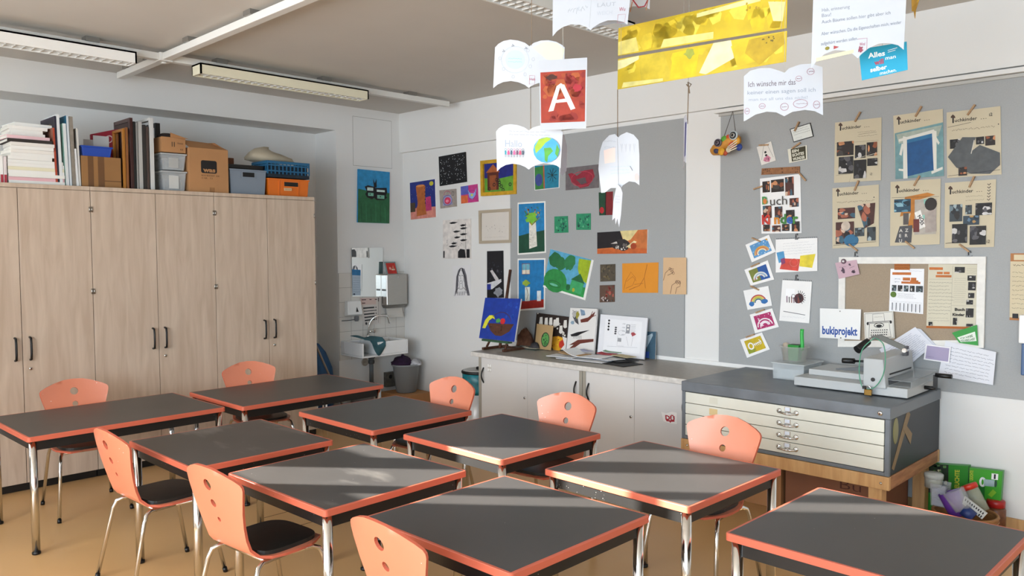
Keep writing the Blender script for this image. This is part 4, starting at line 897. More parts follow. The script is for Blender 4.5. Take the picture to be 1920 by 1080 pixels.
c.e(.12, .6, .09, .07, '#5a7a2a', 14); c.scrib(.25, .56, .76, .68, 4, '#6a6a70', .001); c.s([(.03, .755), (.97, .755)], .001, '#b0b0b4'); c.scrib(.56, .02, .95, .08, 1, '#7a8ab0', .001); c.scrib(.14, .2, .3, .34, 2, '#4a5a80', .0012)
for k in range(8): c.s([(.1 + .115 * k, .79), (.1 + .115 * k, .97)], .004, M('#5a5a60', .7)); c.s([(.15 + .115 * k, .76), (.15 + .115 * k, .99)], .0006, '#b0b0b4')
c.done('flyer', 'white flyer with tear-off strips pinned to the beige board', 'flyer')
c = pinned([(1677, 494), (1706, 493), (1706, 506), (1677, 506)], base='#a5622c', y=CB - .003); c.scrib(.05, .1, .95, .9, 2, '#5a2c10', .0016); c.done('brown_card', 'small brown card above the flyer with tear-off strips', 'card')
c = pinned([(1741, 495), (1835, 496), (1829, 617), (1737, 615)], base='#b0642c'); c.r(0, .0, 1, .965, paper('#d3cdb8')); c.r(.02, .05, .3, .09, OR); c.r(.18, .12, .3, .155, OR); c.r(.32, .12, .44, .155, OR); c.r(.16, .17, .48, .205, OR); c.scrib(.03, .26, .48, .8, 10, '#4a463e', .0014); c.scrib(.03, .82, .48, .9, 2, '#6a665c', .001); c.scrib(.54, .2, .78, .6, 12, '#7a766c', .0008); c.scrib(.78, .05, .97, .15, 3, '#6a665c', .0008); c.s([(.5, .02), (.5, .96)], .001, '#8a867a'); c.s([(.02, .235), (.5, .235)], .001, '#8a867a'); c.s([(.5, .64), (.98, .64)], .001, '#8a867a')
for u0, v0, u1, v1 in ((.54, .04, .74, .13), (.8, .17, .96, .25), (.82, .27, .97, .4), (.83, .44, .95, .52), (.8, .55, .93, .62), (.8, .68, .95, .82), (.55, .83, .63, .94), (.82, .92, .95, .96), (.05, .9, .13, .96)): c.photo(u0, v0, u1, v1, PHOT[3], 4)
c.t(.58, .72, .045, 'Buch', M(INK, .7), .03, w=.2); c.t(.54, .8, .045, 'Kinder', M(INK, .7), .03, w=.24)
c.done('newspaper', 'printed two-column newsprint sheet on the beige board', 'newspaper')
c = Card(wall((1566, 493), (1606, 487), (1612, 514), (1573, 523), y=BY - .024), .0015, '#c9a9b4'); c.e(.3, .55, .09, .18, '#4a3a48', wob=.4); c.e(.75, .75, .08, .1, '#3a2a38', wob=.4); c.scrib(.15, .2, .45, .45, 1, '#6a5a68', .0014); c.s([(.6, .48), (.85, .4)], .002, '#6a5a68'); c.e(.65, .25, .05, .08, '#4a3a48', wob=.4); c.done('card', 'pink card tilted on the white frame corner', 'card')
mb = MB(); p = ony(1582, 490, BY - .026); mb.lathe([(.017, 0), (.017, .006), (.012, .01)], (0, 0, 0), M('#6a5560', .3, .5), 16, T=Matrix.Translation(p) @ Matrix.Rotation(PI / 2, 4, 'X')); mb.lathe([(.008, .0101), (.004, .013)], (0, 0, 0), WHITEP, 10, T=Matrix.Translation(p) @ Matrix.Rotation(PI / 2, 4, 'X')); tag(mb.build('magnet'), 'round dark magnet holding the pink card', 'magnet')
q = [(1538, 578), (1615, 580), (1613, 637), (1538, 633)]; c = Card(wall(*q, y=BY - .026), .006, mat=WHITEP); c.t(.06, .86, .27, 'bukiprojekt', M('#1d4fa0', .5), .035, w=.87); c.e(.5, .08, .018, .022, '#8a8a8a', 8); c.e(.53, .97, .018, .022, '#4a4a4a', 8); c.done('sign', 'white sign with blue lettering over the frame\'s lower left corner', 'sign')
c = Card(wall((1620, 586), (1675, 583), (1678, 634), (1622, 636), y=BY - .026), .003, '#e2dfd6'); I = M(INK, .7); c.s([(.03, .05), (.97, .03), (.97, .97), (.04, .97), (.03, .05)], .002, I); c.s([(.3, .36), (.3, .08), (.68, .07), (.7, .34)], .0022, I); c.s([(.1, .38), (.92, .36)], .004, I); c.s([(.18, .42), (.84, .41), (.88, .95), (.14, .95), (.18, .42)], .003, I); c.e(.12, .42, .04, .06, INK, 10); c.e(.9, .4, .04, .06, INK, 10); c.ring(.5, .5, .16, .08, .004, I); c.e(.5, .52, .1, .05, INK, 10); c.scrib(.36, .16, .62, .22, 1, INK, .001)
for k in range(3):
    for j in range(8): c.e(.25 + .073 * j - .01 * k, .68 + .085 * k, .022, .022, INK, 8)
c.done('drawing', 'line drawing of a typewriter on the board', 'drawing')
c = Card(wall((1649, 655), (1716, 613), (1750, 647), (1680, 706), y=BY - .03), .0015, '#dfe1ea'); c.scrib(.08, .1, .92, .92, 12, '#3f4c7a', .0012); c.done('letter', 'tilted handwritten letter behind the paper cutter', 'letter')
c = Card(wall((1716, 615), (1727, 617), (1758, 650), (1749, 655), y=BY - .025), .0015, '#cfd2dc'); c.done('letter', 'narrow edge of a second sheet under the tilted letter', 'letter')
c = Card(wall((1773, 639), (1868, 660), (1862, 722), (1759, 704), y=BY - .028), .0015, '#e1e3ea'); c.scrib(.1, .1, .93, .92, 8, '#3f4660', .0016, slope=.02); c.done('letter', 'large handwritten letter at the lower right of the beige board', 'letter')
c = Card(wall((1736, 645), (1783, 651), (1780, 681), (1732, 674), y=BY - .040), .002, '#f2f1f4'); c.r(.06, .08, .95, .92, paper('#a99fbd')); c.scrib(.1, .7, .4, .85, 1, '#6a607a', .001); c.done('card', 'lilac card with white border beside the large letter', 'card')
c = Card(wall((1785, 624), (1832, 609), (1834, 648), (1799, 643), y=BY - .034), .002, '#3f9a4a'); c.poly([(.08, .48), (.9, .3), (.94, .78), (.12, .9)], paper('#e6eee4')); c.t(.2, .66, .14, 'ICH HABE', '#2f6a3a', .02, w=.6, rot=8); c.t(.16, .86, .14, 'REDEBEDARF', '#2f6a3a', .02, w=.72, rot=8); c.done('card', 'green card with a white lettered strip', 'card')
c = Card(wall((1895, 475), (1960, 475), (1960, 603), (1893, 600), y=BY - .004), .002, '#b0784a'); c.r(.0, .12, 1, .96, paper('#d1c3a4')); c.r(.1, .02, .45, .1, paper('#d9c9a8')); c.scrib(.08, .13, .95, .22, 1, '#5a5448', .003); c.scrib(.06, .25, .95, .85, 9, '#5a5448', .0016); c.r(.08, .9, .25, .97, INK); c.done('poster', 'tan printed poster cut by the right photo edge', 'poster')
mb = MB(); a = ony(1914, 640, -.06); b = ony(1915, 702, -.06); mb.box((a.x, -.12, b.z + .19), (a.x + .22, -.018, a.z + .16), WHITEP); mb.box((a.x + .012, -.10, b.z), (a.x + .21, -.02, b.z + .19), M('#3f5f8a', .4)); tag(mb.build('paper_dispenser', bevel=.006), 'white and blue box at the right photo edge beside the felt board', 'dispenser')

# ------------------------------------------------------------------ fish mask hanging at the board's corner
t = thing('fish_mask', 'colourful papier mache fish hanging by a cord at the board corner', 'fish', ony(1362, 272, -.092))
P = lambda px, py, y=-.092: ony(px, py, y)
ctr = P(1362, 271); W_ = .125; mb = MB(); T = Matrix.Translation(ctr) @ Matrix.Rotation(math.radians(-22), 4, 'Y')
mb.lathe([(0, -.135), (.035, -.125), (.055, -.09), (.06, -.02), (.063, .05), (.05, .10), (0, .125)], (0, 0, 0), paint('#c98a35'), 20, sx=.8, sy=1.0, T=T @ Matrix.Rotation(PI / 2, 4, 'Y') @ Matrix.Scale(1.0, 4)); mb.build('body', parent=t)
for (px, py, r_, cols) in ((1376, 254, .034, ['#c9d2d4', '#2c3a4a', '#e8e8e4', INK]), (1347, 268, .03, ['#7a7480', '#3a3442', '#b0a6ae', '#4a3a4a'])):
    mb = MB(); p = P(px, py, -.152)
    for k, col in enumerate(cols): mb.lathe([(r_ * (1 - .24 * k), .012 + .004 * k), (0, .014 + .004 * k)] if k else [(r_, 0), (r_, .012), (0, .014)], (0, 0, 0), paint(col), 18, T=Matrix.Translation(p) @ Matrix.Rotation(PI / 2, 4, 'X'))
    mb.build('eye', parent=t)
mb = MB()
for px, py, r_, col in ((1358, 262, .03, '#5fa33c'), (1366, 258, .024, '#d2502c'), (1372, 272, .03, '#c85a3a'), (1381, 264, .03, '#e0a030'), (1386, 276, .026, '#27408a'), (1366, 281, .022, '#e8dcc0'), (1353, 284, .03, '#dba02c'), (1343, 282, .024, '#3a3a5a'), (1360, 287, .02, '#b04a2c')):
    mb.lathe([(0, -r_ * .5), (r_ * .8, -r_ * .25), (r_, 0), (r_ * .8, r_ * .3), (0, r_ * .5)], (0, 0, 0), paint(col), 14, T=Matrix.Translation(P(px, py, -.139)) @ Matrix.Rotation(PI / 2, 4, 'X'))
for k in range(4): mb.tube([P(1364, 276 + 3 * k, -.157), P(1382, 262 + 5 * k, -.155)], .004, paint('#efe6cf'), 6)
mb.build('scales', parent=t)
mb = MB(); top = P(1374, 208, -.034); mb.tube([P(1357, 258, -.1), top, P(1379, 247, -.1)], .0025, M('#4a4038', .8), 6); mb.tube([top, top + Vector((.012, .015, .01))], .004, HK, 6); mb.build('cord', parent=t)

# ------------------------------------------------------------------ paper mobiles hanging from the ceiling
STR = M('#8a7660', .8); NYL = M('#b9b6ae', .4)
OUT = [(0, .17), (.05, .09), (.12, .03), (.22, .0), (.33, .015), (.43, .06), (.5, .13), (.56, .06), (.66, .01), (.77, .0), (.88, .03), (.96, .09), (1, .14), (1, .97), (.94, .91), (.84, .87), (.73, .86), (.62, .9), (.54, .96), (.51, 1.0), (.45, .94), (.36, .89), (.25, .87), (.14, .9), (.06, .96), (0, 1.04)]
def cord(pts, r, m, name, parent): mb = MB(); mb.tube(pts, r, m, 6); return mb.build(name, parent=parent)
def mobile(q, kl, kr, label, outline, base=None, name='paper_book', cat='mobile', strings=(), group=None, th=.0015):
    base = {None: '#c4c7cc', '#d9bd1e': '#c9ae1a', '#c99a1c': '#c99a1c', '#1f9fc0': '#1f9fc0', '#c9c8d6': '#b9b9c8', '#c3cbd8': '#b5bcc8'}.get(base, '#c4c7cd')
    Q = hang(q, kl, kr); t = thing(name, label, cat, (Q[0] + Q[1] + Q[2] + Q[3]) / 4, group); c = Card(Q, th, base, outline=outline)
    for u, v, m in strings: a = c.P(u, v, th / 2); cord([a, Vector((a.x, a.y, H))], .0014 if m is STR else .0007, m, 'string', t)
    return t, c
t, c = mobile([(929, 74), (1059, 76), (1057, 168), (925, 162)], 3.62, 3.55, 'hanging paper book with a pale blue planet drawing', OUT, '#e6e8ea', strings=[(.53, .12, STR)])
c.poly([(.54, .16), (.72, .02), (.9, .06), (1, .18), (.97, .42), (.75, .4)], paper('#d8d9bf')); c.e(.3, .42, .14, .2, paper('#bcd8e0')); c.ring(.3, .42, .2, .28, .0015, '#a9b8c0'); c.scrib(.2, .36, .4, .5, 2, '#7fb0c0', .0015)
for a, b in ((.08, .4), (.14, .62), (.28, .78), (.56, .4), (.52, .55), (.48, .22), (.45, .72)): c.ring(a, b, .02, .035, .001, '#9aa0a8', 8)
for a, b in ((.12, .22), (.25, .1), (.44, .15)): c.s([(a, b), (a + .03, b + .03), (a - .01, b + .04)], .002, '#3a3a44')
c.t(.52, .84, .05, 'Halt', M('#b04a60', .7), 0, w=.08); c.s([(.515, .74), (.59, .74), (.59, .92), (.515, .92), (.515, .74)], .001, '#b04a60'); c.scrib(.66, .42, .95, .6, 2, '#8aa0b8', .001); c.done('page', parent=t)
t, c = mobile([(1011, 114), (1101, 108), (1099, 241), (1013, 244)], 3.42, 3.42, 'hanging white sheet with a white letter A on red paint', None, '#edeef2', 'painted_sheet', strings=[(.5, 0, NYL)])
c.r(.02, .17, .97, .9, '#a33a26'); c.specks(.05, .2, .95, .55, 26, .008, .03, ['#a84a28', '#9c2f28', '#b0582c', '#93302a', '#a8402e']); c.e(.25, .25, .12, .04, '#4a2418', wob=.3); c.e(.8, .42, .08, .06, '#b02c38', wob=.3); c.specks(.1, .6, .95, .88, 12, .01, .03, ['#983226', '#a83c2a', '#8f2c24'])
A = paper('#efece6'); c.poly([(.18, .74), (.36, .38), (.44, .38), (.29, .73)], A); c.poly([(.42, .38), (.52, .36), (.76, .71), (.66, .73)], A); c.poly([(.31, .58), (.6, .56), (.62, .61), (.3, .62)], A); c.poly([(.36, .38), (.45, .34), (.53, .38)], A); c.done('page', parent=t)
t, c = mobile([(930, 232), (1056, 236), (1051, 318), (932, 318)], 3.62, 3.5, 'hanging paper book with a green and blue globe', OUT, '#eceef2')
c.scrib(.2, .12, .8, .26, 2, '#8a94a0', .0013); c.s([(.1, .3), (.44, .3), (.45, .8), (.1, .82), (.1, .3)], .0008, '#a8b0c0'); c.t(.14, .5, .16, 'Hallo', M('#9aa4b4', .7), 0, w=.26)
for k in range(7): col = ['#2f8a9a', '#c84a7a', '#34546a', '#d05a8a', '#6a3a5a', '#c84a6a', '#3a4a5a'][k]; x_ = .145 + .046 * k; c.ring(x_, .56, .015, .024, .0012, col, 8); c.poly([(x_ - .012, .585), (x_ + .012, .585), (x_ + (.022 if k % 2 else .014), .67), (x_ - (.022 if k % 2 else .014), .67)], col); c.s([(x_ - .024, .6 + .02 * (k % 3)), (x_ + .024, .62)], .0014, col); c.s([(x_ - .008, .67), (x_ - .008, .73)], .0014, '#5a5a6a'); c.s([(x_ + .008, .67), (x_ + .008, .73)], .0014, '#5a5a6a')
c.e(.78, .56, .2, .29, '#3f9fd0'); c.poly([(.6, .5), (.66, .32), (.78, .27), (.85, .3), (.76, .4), (.7, .52), (.62, .64)], '#9ab52a'); c.poly([(.74, .52), (.84, .5), (.88, .58), (.81, .7), (.8, .84), (.76, .8), (.75, .62)], '#4f9a34'); c.poly([(.93, .42), (.975, .55), (.95, .72), (.91, .64)], '#4f9a34'); c.done('page', parent=t)
a, b = hang([(995, 158), (995, 160), (995, 240), (995, 241)], 3.6, 3.59)[::3]; cord([a, b], .0014, STR, 'string', t)
t, c = mobile([(1049, 250), (1063, 253), (1062, 328), (1050, 330)], 3.56, 3.7, 'lilac-grey page behind the paper book with the globe', [(0, .0), (.6, .02), (1, .3), (.95, .9), (.3, 1), (0, .9)], '#c9c8d6', 'paper_page', strings=[(.4, 0, NYL)]); c.done('page', parent=t)
t, c = mobile([(1037, -52), (1187, -58), (1176, 50), (1036, 64)], 3.2, 3.2, 'large hanging paper book at the top centre, partly out of frame', OUT, '#e9ebec', strings=[(.5, .12, NYL)])
c.scrib(.2, .52, .46, .75, 1, '#9aa0a8', .0016, amp=.5); c.s([(.5, .2), (.49, .95)], .0015, '#b0b4b8'); c.t(.58, .62, .07, 'LÄUT', M('#a8acb4', .7), 0, w=.24); c.t(.58, .76, .07, 'WEICH', M('#b8bcc4', .7), 0, w=.2); c.t(.87, .72, .07, 'Wu', M('#b04a60', .7), 0, w=.08); c.s([(.86, .78), (.96, .78), (.96, .92), (.86, .92), (.86, .78)], .001, '#b04a60'); c.done('page', parent=t)
t, c = mobile([(1095, -60), (1220, -60), (1218, 20), (1105, 34)], 3.45, 3.4, 'hanging paper book behind the large top one, with red ribbon drawing', OUT, '#eef0f0', strings=[(.6, .12, NYL)]); c.s([(.72, .7), (.82, .9), (.92, .88), (.98, .7)], .006, '#a8303c'); c.s([(.72, .75), (.68, .98)], .004, '#a8704a'); c.s([(.97, .75), (.94, .98)], .004, '#a8704a'); c.done('page', parent=t)
t, c = mobile([(1104, 34), (1176, 24), (1176, 47), (1100, 56)], 3.35, 3.33, 'grey underside page of the top hanging books', [(0, 1), (.1, .6), (.35, .2), (.7, .0), (1, .1), (1, 1), (.7, .75), (.4, .8)], '#c3cbd8', 'paper_page', strings=[(.7, .02, NYL)]); c.done('page', parent=t)
# yellow strips
YEL = M('#c9ad18', .55, var=.18, scale=9.0)
t, c = mobile([(1160, 53), (1477, -19), (1475, 53), (1159, 105)], 3.75, 3.25, 'long hanging strip of yellow painted paper, the upper of two', None, '#d9bd1e', 'painted_strip', strings=[(.42, 0, NYL), (.02, 0, NYL), (.97, 0, NYL)])
c.r(0, 0, 1, 1, YEL); c.specks(.02, .05, .98, .95, 40, .015, .05, ['#dcc02a', '#d6b61a', '#e0ca44', '#d0b416']); c.poly([(.0, .5), (.12, .45), (.14, .95), (.0, .98)], '#dfd070'); c.poly([(.3, .7), (.6, .75), (.6, .95), (.28, .97)], '#e2d57e'); c.poly([(.5, .1), (.85, .0), (.86, .14), (.5, .22)], '#e4da90'); c.specks(.78, .1, .95, .35, 8, .003, .006, ['#a88a1a']); c.poly([(.9, .2), (.99, .3), (.98, .8), (.93, .75)], '#e4da90'); c.done('page', parent=t)
t, c = mobile([(1159, 111), (1476, 58), (1474, 116), (1158, 168)], 3.74, 3.24, 'long hanging strip of yellow painted paper, the lower of two', None, '#d9bd1e', 'painted_strip', strings=[(.02, .02, NYL), (.97, .02, NYL)])
c.r(0, 0, 1, 1, YEL); c.specks(.02, .1, .98, .9, 30, .012, .04, ['#cdb01c', '#d6b61a', '#c4a61a', '#dcc63c']); c.poly([(0, .05), (.14, .0), (.14, .12), (.05, .3), (0, .35)], '#e3dba0'); c.poly([(.14, .05), (.3, .0), (.36, .98), (.16, .98)], '#cbb22a'); c.poly([(.36, .1), (.52, .06), (.5, .96), (.34, .94)], '#dcb90c'); c.poly([(.6, .0), (.7, .0), (.72, .6), (.56, .98), (.52, .9)], '#e6dfa8'); c.poly([(.7, .2), (.82, .05), (.88, .8), (.74, .9)], '#d2b41e'); c.poly([(.8, .08), (.98, .02), (.99, .4), (.86, .96), (.78, .5)], '#b99a1a'); c.e(.46, .2, .03, .16, '#9aa03a', wob=.3); c.specks(.86, .08, .97, .3, 9, .002, .005, ['#6a5a1a']); c.poly([(.04, .8), (.3, .88), (.3, .97), (.03, .97)], '#e0d584'); c.done('page', parent=t)
UMB = [(.04, .32), (.12, .16), (.28, .05), (.42, .03), (.5, .09), (.55, .05), (.7, .0), (.86, .04), (.98, .14), (1, .4), (1, .92), (.9, .86), (.75, .84), (.6, .9), (.52, .99), (.46, .94), (.3, .93), (.15, 1.0), (.06, 1.0), (.0, .6)]
t, c = mobile([(1121, 248), (1199, 248), (1199, 356), (1123, 362)], 3.72, 3.62, 'hanging umbrella-shaped paper page with faint crayon drawings', UMB, '#e9ecef')
c.poly([(.14, .3), (.42, .25), (.42, .5), (.16, .52)], paper('#e9cfc6')); c.scrib(.16, .1, .45, .3, 2, '#9aa0a8', .001); c.scrib(.3, .55, .8, .72, 3, '#a8c4d0', .0012)
for k in range(4): c.s([(.56 + .1 * k, .2), (.58 + .1 * k, .34), (.6 + .1 * k, .2)], .001, '#8a8f96')
c.s([(.48, .1), (.5, .95)], .0012, '#8a8a8a'); c.s([(.78, .58), (.84, .66)], .002, '#2a2a30'); c.e(.94, .78, .05, .07, paper('#e6bcb8')); c.done('page', parent=t)
a, b = hang([(1158, 168), (1159, 168), (1159, 258), (1158, 258)], 3.72, 3.72)[::3]; cord([a, b], .002, STR, 'string', t)
t, c = mobile([(1150, 345), (1168, 345), (1166, 428), (1147, 425)], 3.7, 3.64, 'small hanging paper feather with jagged end under the umbrella page', [(.45, 0), (.8, .08), (1, .2), (.9, .7), (.75, .98), (.55, .8), (.4, .93), (.3, .78), (.05, .85), (.1, .4), (.3, .12)], '#e9ecef', 'paper_feather'); c.scrib(.3, .25, .8, .45, 3, '#a0a4ac', .001); c.done('page', parent=t)
a, b = hang([(1159, 330), (1160, 330), (1160, 348), (1159, 348)], 3.69, 3.69)[::3]; cord([a, b], .0014, STR, 'string', t)
# edge-on page with twig
Q = hang([(1283, 215), (1289, 215), (1286, 315), (1281, 318)], 3.9, 3.5); t = thing('paper_page', 'hanging page seen edge-on with a blue drawing', 'mobile', (Q[0] + Q[2]) / 2); c = Card(Q, .0015, '#c9ccd8', outline=[(0, .05), (.5, 0), (1, .1), (1, .9), (.5, .85), (.1, 1)]); c.poly([(.45, .15), (.9, .12), (.9, .75), (.5, .78)], '#34357a'); c.done('page', parent=t)
k = 3.7; a = dep(1289, 232, k); b = dep(1291, 160, k); cord([a, b], .0022, STR, 'string', t); cord([b, Vector((b.x, b.y, H))], .0008, NYL, 'string', t)
mb = MB(); mb.tube([dep(1287, 158, k), dep(1292, 164, k), dep(1296, 158, k), dep(1290, 154, k), dep(1293, 175, k)], .003, STR, 6); mb.build('knot', parent=t)
ICH = [(.0, .16), (.08, .06), (.2, .02), (.34, .03), (.46, .1), (.52, .14), (.58, .06), (.72, .0), (.86, .0), (1.0, .08), (1.0, .98), (.9, .9), (.78, .87), (.62, .9), (.52, .98), (.42, .9), (.3, .88), (.16, .93), (.04, 1.04), (.01, 1.06)]
t, c = mobile([(1395, 128), (1542, 118), (1543, 218), (1393, 222)], 3.0, 2.95, 'hanging paper book with handwritten wish and speech bubbles', ICH, '#e7eaf2', strings=[(.52, .14, NYL)])
c.t(.06, .38, .11, 'Ich wünsche mir das', M('#5a4a56', .7), 0, w=.6); c.t(.05, .53, .08, 'keiner einen sagen soll ich', M('#8a92a0', .7), 0, w=.86); c.t(.07, .66, .06, 'man tut all uns das nicht!', M('#9aa2b0', .7), 0, w=.74)
for a, b, r1, r2 in ((.7, .27, .04, .05), (.85, .15, .045, .06), (.05, .86, .03, .06), (.24, .77, .04, .05), (.52, .8, .05, .07), (.72, .75, .09, .08), (.92, .78, .04, .07)): c.ring(a, b, r1, r2, .0014, '#a86a78', 14); c.scrib(a - r1 * .6, b - .03, a + r1 * .8, b + .03, 1, '#8a5a68', .001)
c.done('page', parent=t)
t, c = mobile([(1526, -50), (1702, -62), (1694, 98), (1521, 122)], 2.6, 2.55, 'big hanging paper book with handwriting, upper right, cut by the top edge', OUT, '#e9ebf2', strings=[(.5, .12, NYL)])
for v, L, w in ((.43, 'Hab, erinnerung', .3), (.49, 'Bau!', .1), (.56, 'Auch Bäume sollen hier gibt aber ich', .74), (.69, 'Aber wünschen. Da die Eigenschaften mich, wieder', .86), (.8, 'aufgehört werden sollen.', .4)): c.t(.1, v, .04, L, M('#7a808c', .7), 0, w=w, rot=2)
c.poly([(.05, .93), (.46, .89), (.46, .93), (.05, .97)], paper('#e9dfae')); c.e(.17, .84, .025, .02, '#8a8030'); c.poly([(.24, .82), (.3, .84), (.24, .86)], '#b04a4a'); c.t(.52, .86, .04, 'Wind', M('#b04a60', .7), 0, w=.06); c.s([(.5, .78), (.6, .78), (.6, .92)], .001, '#b04a60'); c.e(.53, .9, .03, .035, '#9a4a5a', wob=.4); c.done('page', parent=t)
t, c = mobile([(1610, 93), (1700, 78), (1702, 131), (1616, 151)], 2.75, 2.7, 'hanging turquoise card lettered Alles will man selber machen', None, '#1f9fc0', 'lettered_card', strings=[(.5, 0, NYL)])
Wt = paper('#eef4f6'); c.r(0, 0, 1, 1, M('#1e9ec2', .6)); c.t(.18, .34, .17, 'Alles', Wt, .03, w=.36); c.t(.3, .6, .17, 'will', '#b03a48', .03, w=.2); c.t(.54, .5, .13, 'man', Wt, .01, w=.22); c.t(.2, .8, .15, 'selber', Wt, .03, w=.36); c.t(.4, .96, .12, 'machen.', Wt, .01, w=.36); c.s([(.6, .2), (.8, .16)], .002, Wt); c.s([(.6, .26), (.76, .23)], .002, Wt); c.done('page', parent=t)
t, c = mobile([(1709, -30), (1725, -32), (1722, 24), (1711, 44)], 2.9, 2.5, 'yellow painted page hanging at the top right, mostly out of frame', [(0, 0), (1, 0), (1, .6), (.6, .8), (.5, 1), (.3, .75), (0, .7)], '#c99a1c', 'painted_page', strings=[(.5, 0, NYL)]); c.r(.1, .1, .9, .6, '#d2a41e'); c.done('page', parent=t)

# ------------------------------------------------------------------ things stored on top of the cupboards
def Yp(px, py, x=.66): return onx(px, py, x).y
def Zp(px, py, x=.66): return onx(px, py, x).z
# stack of thin white books
def book(x1, y0, z, L, D, T, cover, tilt, label, group='stack of white books on the cupboard'):
    c_, s_ = math.cos(math.radians(tilt)), math.sin(math.radians(tilt)); Tm = Matrix.Translation((x1, y0, z)) @ Matrix.Rotation(math.radians(tilt), 4, 'Z')
    t = thing('book', label, 'book', (x1 - D / 2, y0 + L / 2, z), group)
    mb = MB(); mb.box((-D, 0, 0), (0, L, .0025), paper(cover), T=Tm); mb.box((-D, 0, T - .0025), (0, L, T), paper(cover), T=Tm); mb.box((-.003, 0, .0025), (0, L, T - .0025), paper(cover), T=Tm); mb.build('cover', parent=t)
    mb = MB(); mb.box((-D + .004, .004, .0025), (-.003, L - .004, T - .0025), M('#dcd9d0', .9, var=.06, scale=90, stretch=(1, 1, 30)), T=Tm); mb.build('pages', parent=t); return t
z = WZ + .001; n = 18; rows = [(.355, '#eceae4', 'white')] * n; Tb = .0245
cols = ['#f0eee8', '#e9b9bd', '#efeee6', '#f0eee8', '#e8e2c4', '#f0eee8', '#efeee8', '#f0eee8', '#f0eee8', '#eeeae2', '#f0eee8', '#eae4dc', '#332c28', '#f0c8cc', '#f0eee8', '#efeee8', '#f0eee8', '#eef0ee']
PLACE = ['lowest of the stack', 'pink-edged, second from the bottom of the stack', 'third from the bottom', 'fourth from the bottom', 'cream-edged, fifth from the bottom', 'sixth from the bottom', 'seventh from the bottom', 'eighth from the bottom', 'ninth from the bottom', 'tenth from the bottom', 'seven books below the top', 'just under the dark-spined book', 'with dark pictured spine in the upper stack', 'with pink corner, just above the dark-spined book', 'fourth from the top of the stack', 'third from the top of the stack', 'second from the top of the stack', 'topmost of the stack, lying askew']
ysh = [0, 0, 0, 0, .0, 0, .0, .0, .02, .02, .02, .02, 0, .0, .04, .03, .02, .06]; Ls = [.36, .36, .36, .36, .36, .36, .355, .28, .285, .285, .27, .275, .285, .275, .215, .21, .25, .25]
y0 = Yp(16, 338)
for i in range(n):
    book(.66 + RND.uniform(-.008, .008) + (-.05 if i > 13 else 0), y0 + ysh[i], z, Ls[i], .27, Tb - .0006, cols[i], (0 if i < 8 else RND.uniform(-3, 3)) + (5 if i == n - 1 else 0), 'white book, %s on the cupboard' % PLACE[i]); z += Tb
for k in range(3):
    mb = MB(); ya = y0 - .07 + k * .022; mb.box((.42, ya, WZ), (.655, ya + .02, WZ + .2 - .006 * k), paper(['#e9e4e0', '#f2f0ec', '#e6dad8'][k])); o = mb.build('book', bevel=.002)
    mb = MB(); mb.box((.653, ya + .002, WZ + .001), (.6562, ya + .018, WZ + .06), M('#b03040', .6)); mb.build('red_spine_label', parent=o)
    tag(o, ['upright white book at the far left edge of the cupboard top', 'upright white book between two others left of the stack', 'upright book touching the left side of the white stack'][k], 'book', 'upright books left of the stack')
# upright folders, canvases
def slab(pl, pr, top, depth, cols, label, name='canvas', x1=.66, lean_=0.0, pz=None, cat='canvas', group='flat things standing on the cupboard', th=None, edge=None):
    """flat upright thing: px range pl..pr is its narrow front edge, top pixel gives its height; side face seen to the left"""
    ya, yb = Yp(pl, 340, x1), Yp(pr, 340, x1); zt = Zp((pl + pr) / 2, top, x1); mb = MB()
    d = lean_
    bot = [(x1 - depth, ya - 0, WZ), (x1, ya, WZ), (x1, yb, WZ), (x1 - depth, yb, WZ)]; tp = [(x1 - depth, ya - d, zt), (x1, ya - d, zt), (x1, yb - d, zt), (x1 - depth, yb - d, zt)]
    mb.hexa(bot, tp, cols[0]); o = mb.build(name, bevel=.0015); tag(o, label, cat, group)
    mb = MB(); e_ = edge or cols[1]
    mb.hexa([(x1, ya, WZ + .002), (x1 + .001, ya, WZ + .002), (x1 + .001, yb, WZ + .002), (x1, yb, WZ + .002)], [(x1, ya - d, zt - .001), (x1 + .001, ya - d, zt - .001), (x1 + .001, yb - d, zt - .001), (x1, yb - d, zt - .001)], e_); mb.build('edge', parent=o)
    return o
def facing(o, ya, x0, x1, z0, z1, ops, name='picture'):
    zt_ = max(v.co.z for v in o.data.vertices) + o.location.z; ly = lambda z: ya - .012 * (z - WZ) / (zt_ - WZ) - .0004
    c = Card([(x0, ly(z1), z1), (x1, ly(z1), z1), (x1, ly(z0), z0), (x0, ly(z0), z0)], .0006, '#8a8a8a'); ops(c); c.done(name, parent=o)
P_ = paint
def dk(c): c.r(0, 0, 1, 1, '#1c1a2a'); c.specks(.1, .1, .95, .95, 30, .01, .03, ['#6a5a2a', '#c9b43a', '#3a3040', '#2a2430'])
yA = Yp(111, 340)
o = slab(109, 112, 218, .34, (P_('#2a2438'), P_('#1d1f34')), 'dark patterned canvas behind the upright white ones', lean_=.012); facing(o, Yp(109, 340), .33, .655, WZ + .16, Zp(108, 222), dk)
slab(112.5, 118, 215, .3, (paper('#dfe2e2'), paper('#e3e6e6')), 'tall white canvas edge right of the dark patterned one', lean_=.012)
o = slab(105, 108.5, 240, .3, (P_('#8a5a48'), P_('#b0462c')), 'reddish brown canvas beside the book stack', lean_=.012)
o = slab(124, 130, 232, .28, (P_('#a8d2c4'), paper('#dfe3e2')), 'white-edged pale green canvas on the cupboard', lean_=.012); facing(o, Yp(124, 340), .40, .655, WZ + .02, Zp(126, 236), lambda c: (c.r(0, 0, 1, 1, '#a3cfc0'), c.specks(.1, .3, .9, .9, 8, .01, .025, ['#b03040', '#3a6a4a', '#dfe3e2'])))
